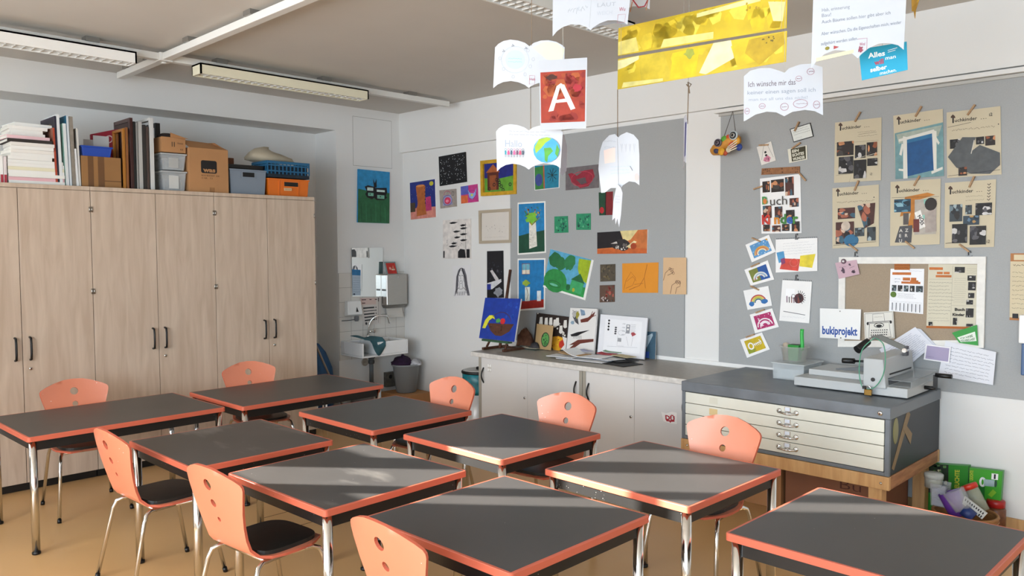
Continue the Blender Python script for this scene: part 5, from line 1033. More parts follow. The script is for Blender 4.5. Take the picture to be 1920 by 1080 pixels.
o = slab(131, 135, 217, .26, (P_('#1f6f92'), paper('#d3dadd')), 'teal canvas rising behind the pale green one', lean_=.012)
slab(136, 143, 219, .22, (P_('#8d8478'), P_('#8d8478')), 'grey-brown tall board on the cupboard', lean_=.012)
slab(143.5, 148, 279, .22, (paper('#dfe0df'), paper('#e6e7e6')), 'short white booklet in front of the grey-brown board', lean_=.012)
slab(148.5, 152, 241, .2, (P_('#a8a49c'), paper('#d2cfc8')), 'thin grey folder left of the taped cardboard box', lean_=.012)
# taped carton with blue tray
def carton(pl, pr, ptop, x1, d, m, label, name='cardboard_box', grp=None):
    ya, yb = Yp(pl, 345, x1), Yp(pr, 345, x1); zt = Zp((pl + pr) / 2, ptop, x1); t = thing(name, label, 'box', (x1 - d / 2, (ya + yb) / 2, WZ), grp)
    mb = MB(); mb.box((x1 - d, ya, WZ), (x1, yb, zt), m); mb.build('body', parent=t, bevel=.003); return t, ya, yb, zt
t, ya, yb, zt = carton(153.5, 228, 294, .66, .22, M('#9a6f42', .8, var=.06, scale=6), 'taped brown cardboard box with a blue tray on top')
for a, b in ((.16, .3), (.41, .57)): mb = MB(); mb.box((.6600, ya + (yb - ya) * a, WZ + .002), (.6608, ya + (yb - ya) * b, zt - .001), M('#6d4a2a', .35)); mb.build('tape', parent=t)
mb = MB(); mb.box((.66, ya + (yb - ya) * .57, WZ + .05), (.6604, yb - .002, WZ + .055), M('#5d3d22', .8)); mb.build('flap_edge', parent=t)
def tray(x0, x1, ya, yb, z0, z1, m, label, wall_=.004, taper=.01, ribs=0, name='plastic_tray', cat='tray', hole=None, rim=True, group=None):
    t = thing(name, label, cat, ((x0 + x1) / 2, (ya + yb) / 2, z0), group); mb = MB(); k = taper
    def shell(o0, o1):
        return [(x0 + k + o0, ya + k + o0, z0 + o1), (x1 - k - o0, ya + k + o0, z0 + o1), (x1 - k - o0, yb - k - o0, z0 + o1), (x0 + k + o0, yb - k - o0, z0 + o1)], [(x0 + o0, ya + o0, z1), (x1 - o0, ya + o0, z1), (x1 - o0, yb - o0, z1), (x0 + o0, yb - o0, z1)]
    ob, ot = shell(0, 0); ib, it = shell(wall_, wall_); vs = ob + ot + ib + it
    fs = [(0, 3, 2, 1), (8, 9, 10, 11)] + [(i, (i + 1) % 4, 4 + (i + 1) % 4, 4 + i) for i in range(4)] + [(8 + i, 12 + i, 12 + (i + 1) % 4, 8 + (i + 1) % 4) for i in range(4)] + [(4 + i, 4 + (i + 1) % 4, 12 + (i + 1) % 4, 12 + i) for i in range(4)]
    mb.add(vs, fs, m)
    for i in range(ribs):
        y = ya + k + (yb - ya - 2 * k) * (i + .5) / ribs; mb.hexa([(x1 - k - .001, y - .004, z0), (x1 - k + .005, y - .004, z0), (x1 - k + .005, y + .004, z0), (x1 - k - .001, y + .004, z0)], [(x1 - .001, y - .004, z1), (x1 + .005, y - .004, z1), (x1 + .005, y + .004, z1), (x1 - .001, y + .004, z1)], m)
    mb.build('body', parent=t, bevel=.002)
    if rim:
        mb = MB(); r = .006
        for a, b in (((x0 - r, ya - r, z1 - .012), (x1 + r, ya, z1)), ((x0 - r, yb, z1 - .012), (x1 + r, yb + r, z1)), ((x0 - r, ya, z1 - .012), (x0, yb, z1)), ((x1, ya, z1 - .012), (x1 + r, yb, z1))): mb.box(a, b, m)
        mb.build('rim', parent=t, bevel=.002)
    if hole:
        u0, v0, u1, v1 = hole; mb = MB(); y0_, y1_ = ya + (yb - ya) * u0, ya + (yb - ya) * u1; a, b = z1 - (z1 - z0) * v0, z1 - (z1 - z0) * v1
        mb.box((x1 - .004, y0_, b), (x1 + .0042, y1_, a), BLACK); mb.box((x1, y0_ - .012, b - .012), (x1 + .0035, y1_ + .012, a + .012), m); mb.build('handle', parent=t)
    return t
tray(.445, .655, Yp(154, 300), Yp(211, 300), zt + .001, Zp(180, 274), M('#1c46a8', .35), 'dark blue plastic tray on the taped cardboard box', rim=True)
mb = MB(); mb.box((.430, Yp(196, 330), WZ), (.433, Yp(226, 330), Zp(210, 256, .46)), paper('#d6d6d4')); tag(mb.build('paper_sheet'), 'white sheet standing behind the blue tray', 'paper')
mb = MB(); mb.box((.424, Yp(178, 330), WZ), (.427, Yp(200, 330), Zp(188, 263, .44)), paper('#b9b4b2')); tag(mb.build('paper_sheet'), 'grey printed sheet behind the blue tray', 'paper')
def rd(c): c.r(0, 0, 1, 1, '#a82a3a'); c.r(.1, .1, .9, .9, '#8a2232'); c.ring(.55, .5, .2, .2, .01, '#c9a0a0')
mb = MB(); ya, yb = Yp(172, 300, .42), Yp(231, 300, .42); mb.hexa([(.39, ya, WZ), (.42, ya, WZ), (.42, yb, WZ), (.39, yb, WZ)], [(.39, ya, Zp(175, 252, .42)), (.42, ya, Zp(175, 252, .42)), (.42, yb, Zp(228, 240, .42) + .0), (.39, yb, Zp(228, 240, .42))], P_('#9a2436')); o = mb.build('canvas', bevel=.003); tag(o, 'red canvas behind the blue tray', 'canvas'); c = Card([(.4205, ya, Zp(175, 252, .42)), (.4205, yb, Zp(228, 240, .42)), (.4205, yb, WZ + .2), (.4205, ya, WZ + .2)], .0005, '#9a2436'); c.ring(.55, .25, .12, .1, .008, '#d8b8b8'); c.ring(.85, .2, .1, .1, .006, '#6a1626'); c.done('print', parent=o)
# frames seen edge-on
def edge_frame(pl, pr, top, depth, m, label, w=.025, bevel_=.002, x1=.66):
    ya, yb = Yp(pl, 345, x1), Yp(pr, 345, x1); zt = Zp((pl + pr) / 2, top, x1); t = thing('framed_picture', label, 'picture frame', (x1 - depth / 2, (ya + yb) / 2, WZ), 'empty picture frames standing on the cupboard'); mb = MB()
    mb.box((x1 - w, ya, WZ), (x1, yb, zt), m); mb.box((x1 - depth, ya, WZ), (x1 - depth + w, yb, zt), m); mb.box((x1 - depth + w, ya, WZ), (x1 - w, yb, WZ + w), m); mb.box((x1 - depth + w, ya, zt - w), (x1 - w, yb, zt), m); mb.build('moulding', parent=t, bevel=bevel_); return t
DKRED = M('#3a1714', .35); GOLD = M('#b0742c', .4, .3)
big = edge_frame(246, 252, 221, .34, DKRED, 'big dark red picture frame, tallest on the cupboard', .03)
mb = MB(); ya, yb = Yp(246, 345), Yp(247.5, 345); mb.box((.345, ya, WZ + .03), (.63, ya + .004, Zp(246, 224) - .02), M('#3d2a28', .6)); mb.build('backing_board', parent=big)
edge_frame(232, 237, 241, .22, GOLD, 'golden picture frame left of the big dark red one', .022); edge_frame(238, 242.5, 239, .22, M('#8a5426', .4), 'brown picture frame between the golden one and the big dark red one', .022)
edge_frame(252.6, 256.5, 228, .3, BLACK, 'thin black picture frame just right of the dark red one')
edge_frame(257.5, 261, 230, .3, M('#9a9894', .4, .4), 'slim silver picture frame right of the thin black one'); edge_frame(262, 269, 228, .3, M('#b5b3ae', .45), 'wide grey picture frame in the middle of the frames')
edge_frame(270, 276, 234, .28, M('#2a2624', .5), 'dark brown picture frame behind the grey one'); edge_frame(276.5, 281, 238, .28, M('#4a3a34', .5), 'brown picture frame left of the white one')
edge_frame(283, 290.5, 221, .32, M('#cfcfcc', .4), 'tall white picture frame right of the grey ones', .022)
edge_frame(294, 303, 231, .3, BLACK, 'black picture frame at the right end of the frames', x1=.385)
mb = MB(); mb.box((.395, Yp(293.5, 345), WZ), (.60, Yp(294.3, 345), Zp(298, 238) - .01), paper('#b9b6ae')); tag(mb.build('paper_sheet'), 'grey sheet leaning inside the right black frame', 'paper')
# clear boxes with lids and contents
CLEAR = glassy('#dfe3e4', .32)
for i, (pt, pb, lab) in enumerate(((321, 354, 'clear plastic box with white label, the lower of two'), (288, 320, 'clear plastic box, the upper of two'))):
    za, zb = (WZ + .001 if i == 0 else Zp(330, 320) + .003), Zp(330, pt); ya, yb = Yp(304.5, 345), Yp(350, 345)
    t = tray(.40, .655, ya, yb, za, zb - .012, CLEAR, lab, taper=.012, name='storage_box', cat='storage box', rim=False)
    mb = MB(); mb.box((.392, ya - .008, zb - .012), (.663, yb + .008, zb), M('#c9cbca', .3, alpha=.8)); mb.build('lid', parent=t, bevel=.003)
    mb = MB(); mb.box((.43, ya + .03, za + .008), (.63, yb - .03, za + (zb - za) * .6), M('#8a8f92', .6, var=.4, scale=30)); mb.build('contents', parent=t)
    mb = MB(); mb.box((.655, ya + (yb - ya) * .28, za + .02), (.6565, ya + (yb - ya) * .68, zb - .035), M('#d6d6d2', .5, alpha=.5 if i else .9)); mb.build('label', parent=t)
zc = Zp(330, 287) + .004; mb = MB(); ya, yb = Yp(305, 345), Yp(350, 345); zt2 = Zp(330, 258)
t = thing('cardboard_box', 'small brown cardboard box on top of the clear plastic boxes', 'box', (.53, (ya + yb) / 2, zc)); mb.box((.42, ya, zc), (.655, yb, zt2), CARDBOARD2); mb.build('body', parent=t, bevel=.003)
mb = MB(); mb.hexa([(.654, yb - .12, zt2), (.657, yb - .12, zt2), (.657, yb, zt2), (.654, yb, zt2)], [(.70, yb - .14, zt2 + .03), (.702, yb - .14, zt2 + .03), (.702, yb + .01, zt2 - .01), (.70, yb + .01, zt2 - .01)], CARDBOARD2); mb.build('flap', parent=t)
c = Card([(.6555, ya, zt2), (.6555, yb, zt2), (.6555, yb, zc), (.6555, ya, zc)], .0004, mat=CARDBOARD2); c.s([(.44, .3), (.44, .62)], .006, INK); c.s([(.53, .3), (.53, .62)], .006, INK); c.t(.66, .42, .1, 'FRAGILE', '#4a2e1c', .01, w=.24); c.t(.78, .82, .1, 'KZ', '#4a2e1c', .02, w=.12); c.done('print', parent=t)
mb = MB(); mb.lathe([(0, 0), (.07, .005), (.065, .025), (.03, .038), (0, .04)], (.56, ya + .08, zt2 + .001), M('#241a18', .9, var=.4, scale=30), 16, sx=1.0, sy=1.1); tag(mb.build('cloth_bundle'), 'dark cloth bundle on the small brown cardboard box', 'cloth')
t, ya, yb, zt = carton(356, 428.5, 279, .68, .34, CARDBOARD2, 'large brown cardboard box with black printed square logo', 'cardboard_box')
zf = Zp(392, 266); mb = MB()
mb.hexa([(.678, ya, zt), (.68, ya, zt), (.68, yb, zt), (.678, yb, zt)], [(.56, ya - .02, zf + .01), (.562, ya - .02, zf + .01), (.562, yb - .06, zf), (.56, yb - .06, zf)], CARDBOARD2); mb.build('front_flap', parent=t)
mb = MB(); mb.hexa([(.36, yb - .003, zt), (.66, yb - .003, zt), (.66, yb, zt), (.36, yb, zt)], [(.38, yb - .09, zf + .02), (.62, yb - .09, zf), (.62, yb - .087, zf), (.38, yb - .087, zf + .02)], CARDBOARD2); mb.build('side_flap', parent=t)
c = Card([(.6802, ya, zt), (.6802, yb, zt), (.6802, yb, WZ), (.6802, ya, WZ)], .0004, mat=CARDBOARD2)
def rrect(u0, v0, u1, v1, r, asp):
    out = []
    for cx, cy, a0 in ((u1 - r, v0 + r * asp, -90), (u1 - r, v1 - r * asp, 0), (u0 + r, v1 - r * asp, 90), (u0 + r, v0 + r * asp, 180)):
        for k in range(5): a = math.radians(a0 + 22.5 * k); out.append((cx + r * math.cos(a), cy + r * asp * math.sin(a)))
    return out
c.poly(rrect(.29, .27, .7, .56, .05, .9), M('#141214', .5)); c.t(.34, .53, .1, 'was', CARDBOARD2, .04, w=.32); c.t(.3, .63, .035, 'ROH BUCKET  XXI', '#5a3a20', .01, w=.46); c.t(.3, .69, .035, 'C NR.   7.3', '#5a3a20', .01, w=.28); c.r(.5, .88, .63, 1, '#9a6c42'); c.done('print', parent=t)
tray(.40, .665, Yp(431, 345), Yp(499, 345), WZ + .001, Zp(465, 318), M('#7f8a96', .4), 'grey-blue plastic crate with a slot handle', taper=.012, name='plastic_crate', cat='crate', hole=(.34, .12, .66, .3))
mb = MB(); zz = Zp(465, 317) + .003; mb.box((.40, Yp(430, 345), zz), (.62, Yp(500, 345), zz + .035), BLACKM); tag(mb.build('document_case', bevel=.004), 'flat black case lying on the grey-blue crate', 'case')  # a black lid, modelled as a flat slab
mb = MB(); mb.box((.36, Yp(430, 345), zz + .037), (.5, Yp(456, 345), zz + .1), M('#6a4028', .7, var=.1, scale=20)); tag(mb.build('wooden_box', bevel=.003), 'brown box behind the large cardboard box, on the flat black case', 'box')
oc = tray(.40, .67, Yp(502, 345), Yp(578, 345), WZ + .001, Zp(540, 336), M('#e0701a', .4), 'bright orange plastic crate on the right end of the cupboard', taper=.01, name='plastic_crate', cat='crate', hole=(.38, .18, .72, .42), ribs=2)
zz = Zp(540, 335) + .004; y_a, y_b = Yp(500, 345), Yp(578, 345)
c = Card([(.6702, y_a + .16, WZ + .075), (.6702, y_a + .235, WZ + .075), (.6702, y_a + .235, WZ + .05), (.6702, y_a + .16, WZ + .05)], .006, '#d9b488'); c.scrib(.1, .2, .9, .8, 1, '#4a3a2a', .002); c.done('label', parent=oc)
t = thing('plastic_crate', 'blue lattice crate stacked on the orange crate', 'crate', (.53, (y_a + y_b) / 2, zz)); zt3 = Zp(540, 304); mb = MB(); BL = M('#1d5f86', .45)
mb.box((.40, y_a, zz), (.68, y_b, zz + .03), M('#14222e', .5))
for k in range(12):
    y = y_a + (y_b - y_a) * k / 11; mb.box((.674, y - .005, zz + .03), (.68, y + .005, zt3 - .02), BL); mb.box((.40, y - .005, zz + .03), (.406, y + .005, zt3 - .02), BL)
for k in range(8):
    x = .40 + .28 * k / 7; mb.box((x - .005, y_a, zz + .03), (x + .005, y_a + .006, zt3 - .02), BL); mb.box((x - .005, y_b - .006, zz + .03), (x + .005, y_b, zt3 - .02), BL)
for k in (.35, .7): h_ = zz + (zt3 - zz) * k; mb.box((.675, y_a, h_), (.681, y_b, h_ + .012), BL); mb.box((.40, y_a - .001, h_), (.68, y_a + .006, h_ + .012), BL)
mb.build('lattice', parent=t); mb = MB()
for a, b in (((.398, y_a - .004, zt3 - .025), (.406, y_b + .004, zt3)), ((.674, y_a - .004, zt3 - .025), (.684, y_b + .004, zt3)), ((.406, y_a - .004, zt3 - .025), (.674, y_a + .006, zt3)), ((.406, y_b - .006, zt3 - .025), (.674, y_b + .004, zt3))): mb.box(a, b, BL)
mb.build('rim', parent=t, bevel=.002)
mb = MB(); mb.box((.415, y_a + .015, zz + .031), (.665, y_b - .015, zt3 - .03), M('#142838', .7, var=.4, scale=25)); mb.build('contents', parent=t)
# stack of thin beige papers above the crates, modelled as one soft heap
c0 = Vector((.44, Yp(505, 330, .44), Zp(505, 306, .44))); BEIGE = M('#b9ae98', .8, var=.08, scale=10); mb = MB(); N = 20; prof_ = [(0, 0), (.55, .0), (.92, .12), (1, .3), (.85, .6), (.55, .85), (.2, 1.0), (0, 1.0)]
vs = []; fs = []
for i, (r, h) in enumerate(prof_):
    for j in range(N):
        a = 2 * PI * j / N; w = 1 + .07 * math.sin(3 * a + i) + .05 * math.sin(5 * a + 2 * i); vs.append((c0.x + .12 * r * w * math.cos(a), c0.y + .235 * r * w * math.sin(a), c0.z + h * (.115 - .03 * math.sin(a))))
for i in range(len(prof_) - 1):
    for j in range(N): fs.append((i * N + j, i * N + (j + 1) % N, (i + 1) * N + (j + 1) % N, (i + 1) * N + j))
mb.add(vs, fs, BEIGE, True); tag(mb.build('fabric_bag', origin=(c0.x, c0.y, c0.z)), 'crumpled beige cloth bag on top of the crates', 'bag')

# ------------------------------------------------------------------ wash basin corner
CER = M('#e9e9e8', .15); t = thing('wash_basin', 'white ceramic wash basin with a deep front shelf on the tiled pier', 'basin', (.2, -.55, .6))
sx0, sx1, sy0, sy1, sz0, sz1 = .007, .40, -.845, -.262, .603, .755; ym = -.655; mb = MB()
mb.box((sx0, sy0, sz0), (sx1, sy1, sz0 + .02), CER); mb.box((sx0, sy0, sz0 + .02), (sx0 + .07, sy1, sz1), CER)
mb.box((sx0 + .07, sy0, sz0 + .02), (sx1, sy0 + .02, sz1), CER); mb.box((sx0 + .07, sy1 - .02, sz0 + .02), (sx1, sy1, sz1), CER)
mb.box((sx1 - .02, ym + .02, sz0 + .02), (sx1, sy1 - .02, sz1), CER); mb.box((sx0 + .07, ym, sz0 + .02), (sx1, ym + .02, sz1), CER); mb.box((sx0 + .07, sy0 + .02, sz1 - .05), (sx0 + .16, ym, sz1 - .03), CER)
mb.build('bowl', parent=t, bevel=.006, seg=3)
mb = MB(); fx, fy = .05, -.53; mb.tube([(fx, fy, sz1), (fx, fy, sz1 + .05)], .017, CHROME, 14); mb.tube(bez((fx, fy, sz1 + .04), (fx, fy, sz1 + .21), (fx + .04, fy + .06, sz1 + .27), (fx + .12, fy + .17, sz1 + .24), 14) + [(fx + .13, fy + .19, sz1 + .16)], .009, CHROME, 10); mb.build('tap_spout', parent=t)
mb = MB(); mb.tube([(fx, fy, sz1 + .075), (fx + .03, fy + .06, sz1 + .08)], .012, CHROME, 10); mb.tube([(fx + .03, fy + .06, sz1 + .06), (fx + .03, fy + .06, sz1 + .11)], .008, CHROME, 8); mb.tube([(fx + .01, fy + .075, sz1 + .085), (fx + .05, fy + .05, sz1 + .085)], .007, CHROME, 8); mb.build('tap_handle', parent=t)
mb = MB(); PG = M('#5d6264', .45); dx, dy = .16, -.57; mb.tube([(dx, dy, sz0), (dx, dy, .53)], .03, PG, 14); mb.tube([(dx, dy, .54), (dx, dy, .30)], .023, PG, 14); mb.lathe([(.03, 0), (.034, .01), (.034, .03), (.03, .04)], (dx, dy, .50), M('#3a3d3f', .5), 14); mb.lathe([(.028, 0), (.03, .03)], (dx, dy, .27), BLACK, 12); mb.tube([(dx, dy, .28), (dx, dy, .24), (dx - .05, dy, .2), (dx - .14, dy, .2)], .021, PG, 12); mb.tube([(dx + .0, dy + .03, .56), (dx - .02, dy + .12, .6), (dx - .1, dy + .14, .603)], .009, BLACK, 8); mb.build('drain_pipe', parent=t)
# teal cleaning cloth draped over the basin edge
mb = MB(); NX, NY = 14, 10; vs = []
for i in range(NX + 1):
    for j in range(NY + 1):
        u, v = i / NX, j / NY; y = -.83 + .27 * u; x = .16 + .262 * v + .02 * math.sin(5 * u); z = sz1 + .03 + .010 * math.sin(7 * u + 2 * v) + (.03 * (1 - u) * (1 - v))
        if v > .82 and .35 < u: z -= (v - .82) * (.45 + .5 * math.sin(PI * (u - .35) / .65))
        if v > .82: x = max(x, sx1 + .004)
        vs.append((x, y, z))
mb.add(vs, [(i * (NY + 1) + j, (i + 1) * (NY + 1) + j, (i + 1) * (NY + 1) + j + 1, i * (NY + 1) + j + 1) for i in range(NX) for j in range(NY)], M('#38646e', .9, var=.1, scale=20), True); o = mb.build('cleaning_cloth'); sm = o.modifiers.new('thickness', 'SOLIDIFY'); sm.thickness = .003; sm.offset = 1; tag(o, 'teal cleaning cloth draped over the wash basin', 'cloth')
q = lwall((659, 465), (718, 464), (716, 556), (660, 556), x=.008); mb = MB(); t = thing('wall_mirror', 'frameless rectangular mirror over the wash basin', 'mirror', q[3])
mb.prism(q, (.005, 0, 0), M('#8d9496', .3)); mb.build('backing', parent=t); mb = MB(); mb.poly([p + Vector((.0055, 0, 0)) for p in q], M('#eef3f3', .015, 1.0)); mb.build('mirror_glass', parent=t)
c = Card(lwall((660, 505), (676, 506), (676, 554), (661, 554), x=.0142), .0006, '#b3c3d2'); c.r(0, 0, 1, .22, '#2f78ae'); c.scrib(.1, .28, .95, .9, 7, '#7f97ab', .003); c.r(.1, .92, .3, .98, '#3a4a5a'); c.done('notice', 'narrow blue and grey notice stuck on the mirror', 'notice')
c = Card(lwall((673, 558), (715, 557), (714, 607), (681, 611), x=.0075), .0008, '#d5cdc6'); c.r(.05, .02, .75, .26, paper('#d6bdb4'))
for k, (a, b) in enumerate(((.1, .3), (.45, .55), (.7, .8), (.1, .25))): c.s([(a, .08 + .12 * (k == 3)), (b, .08 + .12 * (k == 3))], .009, '#4a2a2a')
for k in range(5): c.s([(.12, .38 + .11 * k), (.66 + .06 * (k % 2), .37 + .11 * k)], (.016, .008, .014, .014, .014)[k], '#2a2c2e'); c.e(.74, .37 + .11 * k, .03, .02, '#2a2c2e', 8)
c.s([(.86, .05), (.86, .95)], .004, '#8a8480'); c.s([(.86, .02), (.86, .16)], .01, '#3a2a2a'); c.e(.18, .93, .06, .05, '#3a3c3e', 10); c.done('notice', 'hand washing notice taped to the tiles under the mirror', 'notice')
sp = onx(660, 590, .05); t = thing('soap_dispenser', 'white wall soap dispenser above the wash basin', 'dispenser', (.05, sp.y, .99)); mb = MB(); ya, yb = onx(650, 600, .06).y, onx(678, 600, .06).y; za, zb = .985, 1.17
mb.hexa([(.007, ya, za + .02), (.09, ya, za + .04), (.09, yb, za + .04), (.007, yb, za + .02)], [(.007, ya + .01, zb), (.07, ya + .01, zb), (.07, yb - .01, zb), (.007, yb - .01, zb)], WHITEP); mb.build('body', parent=t, bevel=.012, seg=3)
mb = MB(); ym_ = (ya + yb) / 2 + .02; mb.lathe([(.018, 0), (.026, .015), (.026, .05), (.02, .055)], (.075, ym_, za - .03), M('#6a6c6e', .5), 14); mb.build('pump', parent=t); mb = MB(); mb.prism([(.0905, ym_ - .015, za + .07), (.0905, ym_ + .015, za + .07), (.082, ym_, za + .12)], (.004, 0, 0), BLACK); mb.build('sight_window', parent=t)
mb = MB(); mb.tube([(.012, ya - .03, za - .02), (.05, ya + .02, za - .018), (.07, ym_, za - .01)], .004, M('#5a5c5e', .4, .6), 6); mb.build('holder_wire', parent=t)
# towel dispenser with hanging paper towel, little framed picture on top
t = thing('towel_dispenser', 'stainless steel paper towel dispenser right of the mirror', 'dispenser', (.065, -.18, 1.07)); y0_, y1_ = -.325, -.045; mb = MB()
mb.box((.007, y0_, 1.10), (.12, y1_, 1.44), STEEL); mb.build('case', parent=t, bevel=.012, seg=3); mb = MB(); mb.hexa([(.02, y0_ + .02, 1.07), (.09, y0_ + .03, 1.07), (.09, y1_ - .03, 1.07), (.02, y1_ - .02, 1.07)], [(.012, y0_ + .004, 1.101), (.118, y0_ + .004, 1.101), (.118, y1_ - .004, 1.101), (.012, y1_ - .004, 1.101)], M('#8f8b85', .35, 1.0)); mb.build('bottom_tray', parent=t)
mb = MB(); mb.lathe([(.009, 0), (.009, .003)], (0, 0, 0), CHROME, 12, T=Matrix.Translation((.12, -.175, 1.41)) @ Matrix.Rotation(PI / 2, 4, 'Y')); mb.build('lock', parent=t); mb = MB(); mb.box((.03, y0_ - .0012, 1.26), (.1, y0_, 1.28), M('#5a5854', .4)); mb.box((.03, y0_ - .0012, 1.12), (.045, y0_, 1.2), M('#5a5854', .4)); mb.build('level_slot', parent=t)
mb = MB(); mb.prism([(.06, -.30, 1.069), (.06, -.085, 1.069), (.075, -.07, .965), (.075, -.28, .965)], (.0015, 0, 0), paper('#cbc6be')); mb.build('paper_towel', parent=t)
q = [Vector((.055, -.315, 1.575)), Vector((.055, -.165, 1.575)), Vector((.085, -.15, 1.442)), Vector((.085, -.30, 1.442))]; c = Card(q, .006, '#7d9494'); c.r(.1, .1, .92, .98, '#b82a20'); c.e(.4, .55, .1, .12, '#d9a090', 10); c.r(.5, .6, .8, .7, '#dfc9b0'); c.poly([(.55, .55), (.7, .3), (.78, .6)], '#c87a60'); c.done('picture', 'small red picture with grey border leaning on the towel dispenser', 'picture')
# wall socket under the basin
t = thing('wall_socket', 'round wall socket on the tiles below the basin', 'socket', (.008, -.72, .5)); p = onx(684, 679, .007); mb = MB(); T = Matrix.Translation(p) @ Matrix.Rotation(PI / 2, 4, 'Y'); mb.lathe([(.042, 0), (.042, .006), (.034, .01), (.03, .004), (0, .004)], (0, 0, 0), M('#a89c8c', .4), 20, T=T); mb.build('plate', parent=t); mb = MB()
for s in (-1, 1): mb.lathe([(.004, 0), (.004, .001)], (0, s * .01, .0045), BLACK, 8, T=T)
mb.build('contacts', parent=t)
mb = MB(); a = onx(722, 722, .03); mb.box((.007, a.y, .20), (.05, -.02, .36), M('#5d5a52', .6, var=.3, scale=30)); o = mb.build('socket_strip'); tag(o, 'dark cable box with sockets low on the wall behind the grey bin', 'sockets')
for k in (0, 1): mb = MB(); mb.lathe([(.022, 0), (.022, .003)], (0, 0, 0), BLACK, 14, T=Matrix.Translation((.05, a.y + .06 + .1 * k, .31)) @ Matrix.Rotation(PI / 2, 4, 'Y')); mb.build('socket', parent=o)
# grey bin with rags, on a low wooden box
mb = MB(); mb.box((.09, -.40, 0), (.50, -.03, .17), CARDBOARD2); tag(mb.build('cardboard_box', bevel=.004), 'low light brown box under the grey bin in the corner', 'box')
bx, by, bz = .30, -.215, .171; t = thing('waste_bin', 'grey plastic bin filled with rags in the corner by the basin', 'bin', (bx, by, bz)); GB = M('#868a8c', .4); mb = MB()
mb.lathe([(0, .0), (.105, .0), (.115, .01), (.15, .285), (.158, .29), (.158, .305), (.148, .305), (.144, .28), (.11, .02), (0, .02)], (bx, by, bz), GB, 28, sx=.9, sy=1.0); mb.build('body', parent=t)
def rags(name, label, c, r, cols, zs, seed, cat='rag'):
    rr = random.Random(seed); t = MB(); N = 16; pr = [(1, 0), (1.02, .25), (.85, .6), (.55, .85), (.2, 1), (0, 1.02)]; vs = []
    for i, (a, h) in enumerate(pr):
        for j in range(N): w = 1 + rr.uniform(-.14, .14); vs.append((c[0] + r[0] * a * w * math.cos(2 * PI * j / N), c[1] + r[1] * a * w * math.sin(2 * PI * j / N), c[2] + zs * h * rr.uniform(.7, 1.2)))
    t.add(vs, [(i * N + j, i * N + (j + 1) % N, (i + 1) * N + (j + 1) % N, (i + 1) * N + j) for i in range(len(pr) - 1) for j in range(N)], M(cols, .95, var=.35, scale=30), True); return tag(t.build(name), label, cat)
rags('rag', 'dark purple cloth heaped in the grey bin', (bx - .03, by - .03, bz + .296), (.105, .115), '#2a1330', .1, 3, 'cloth'); rags('rag', 'white and grey crumpled rag in the grey bin', (bx + .075, by + .07, bz + .294), (.06, .06), '#b9b9bd', .06, 5, 'cloth')
a = onz(667, 745, .2); t = thing('bucket', 'grey bucket under the wash basin', 'bucket', (.2, -.72, 0)); mb = MB(); mb.lathe([(0, 0), (.1, 0), (.125, .19), (.132, .2), (.132, .215), (.122, .21), (.098, .01), (0, .01)], (.2, -.72, 0), M('#7d8086', .45), 24); mb.build('body', parent=t); mb = MB(); mb.tube([(.2, -.72 + .13 * math.cos(k * PI / 10), .205 + .06 * math.sin(k * PI / 10)) for k in range(11)], .003, STEEL, 6); mb.build('handle', parent=t)
# blue bag and broom in the gap beside the cupboards
mb = MB(); pts = [(603, 668), (612, 655), (618, 672), (626, 700), (626, 745), (597, 760), (590, 690)]; a = [onx(px, py, .10) for px, py in pts]; N = 24; cy_, z_ = -1.13, 0.0; vs = []; pr = [(.7, 0), (1.0, .12), (1.0, .32), (.85, .5), (.5, .66), (.12, .75), (0, .755)]
for i, (r, h) in enumerate(pr):
    for j in range(N): an = 2 * PI * j / N; w = 1 + .06 * math.sin(4 * an + i) + .04 * math.sin(7 * an); vs.append((.0 + .16 * r * w * math.cos(an), cy_ + .17 * r * w * math.sin(an), z_ + h))
mb.add(vs, [(i * N + j, i * N + (j + 1) % N, (i + 1) * N + (j + 1) % N, (i + 1) * N + j) for i in range(len(pr) - 1) for j in range(N)], M('#1c4f7c', .55, var=.12, scale=10), True); mb.add([vs[j] for j in range(N)], [tuple(range(N))], M('#1c4f7c', .55)); tag(mb.build('carrier_bag'), 'big blue bag in the gap between cupboard and sink wall', 'bag')
t = thing('broom', 'broom leaning in the gap beside the cupboards', 'broom', (.32, -.93, 0)); mb = MB(); mb.tube([(.32, -1.015, .09), (.16, -1.315, .93)], .011, M('#8d8279', .5), 10); mb.build('broomstick', parent=t); mb = MB(); mb.box((.23, -1.05, .05), (.41, -.99, .095), DARKWOOD); mb.build('head', parent=t, bevel=.005); mb = MB(); mb.hexa([(.21, -1.06, 0), (.43, -1.06, 0), (.43, -.98, 0), (.21, -.98, 0)], [(.235, -1.045, .052), (.405, -1.045, .052), (.405, -.995, .052), (.235, -.995, .052)], M('#5a3a24', .9, var=.4, scale=80)); mb.build('bristles', parent=t)
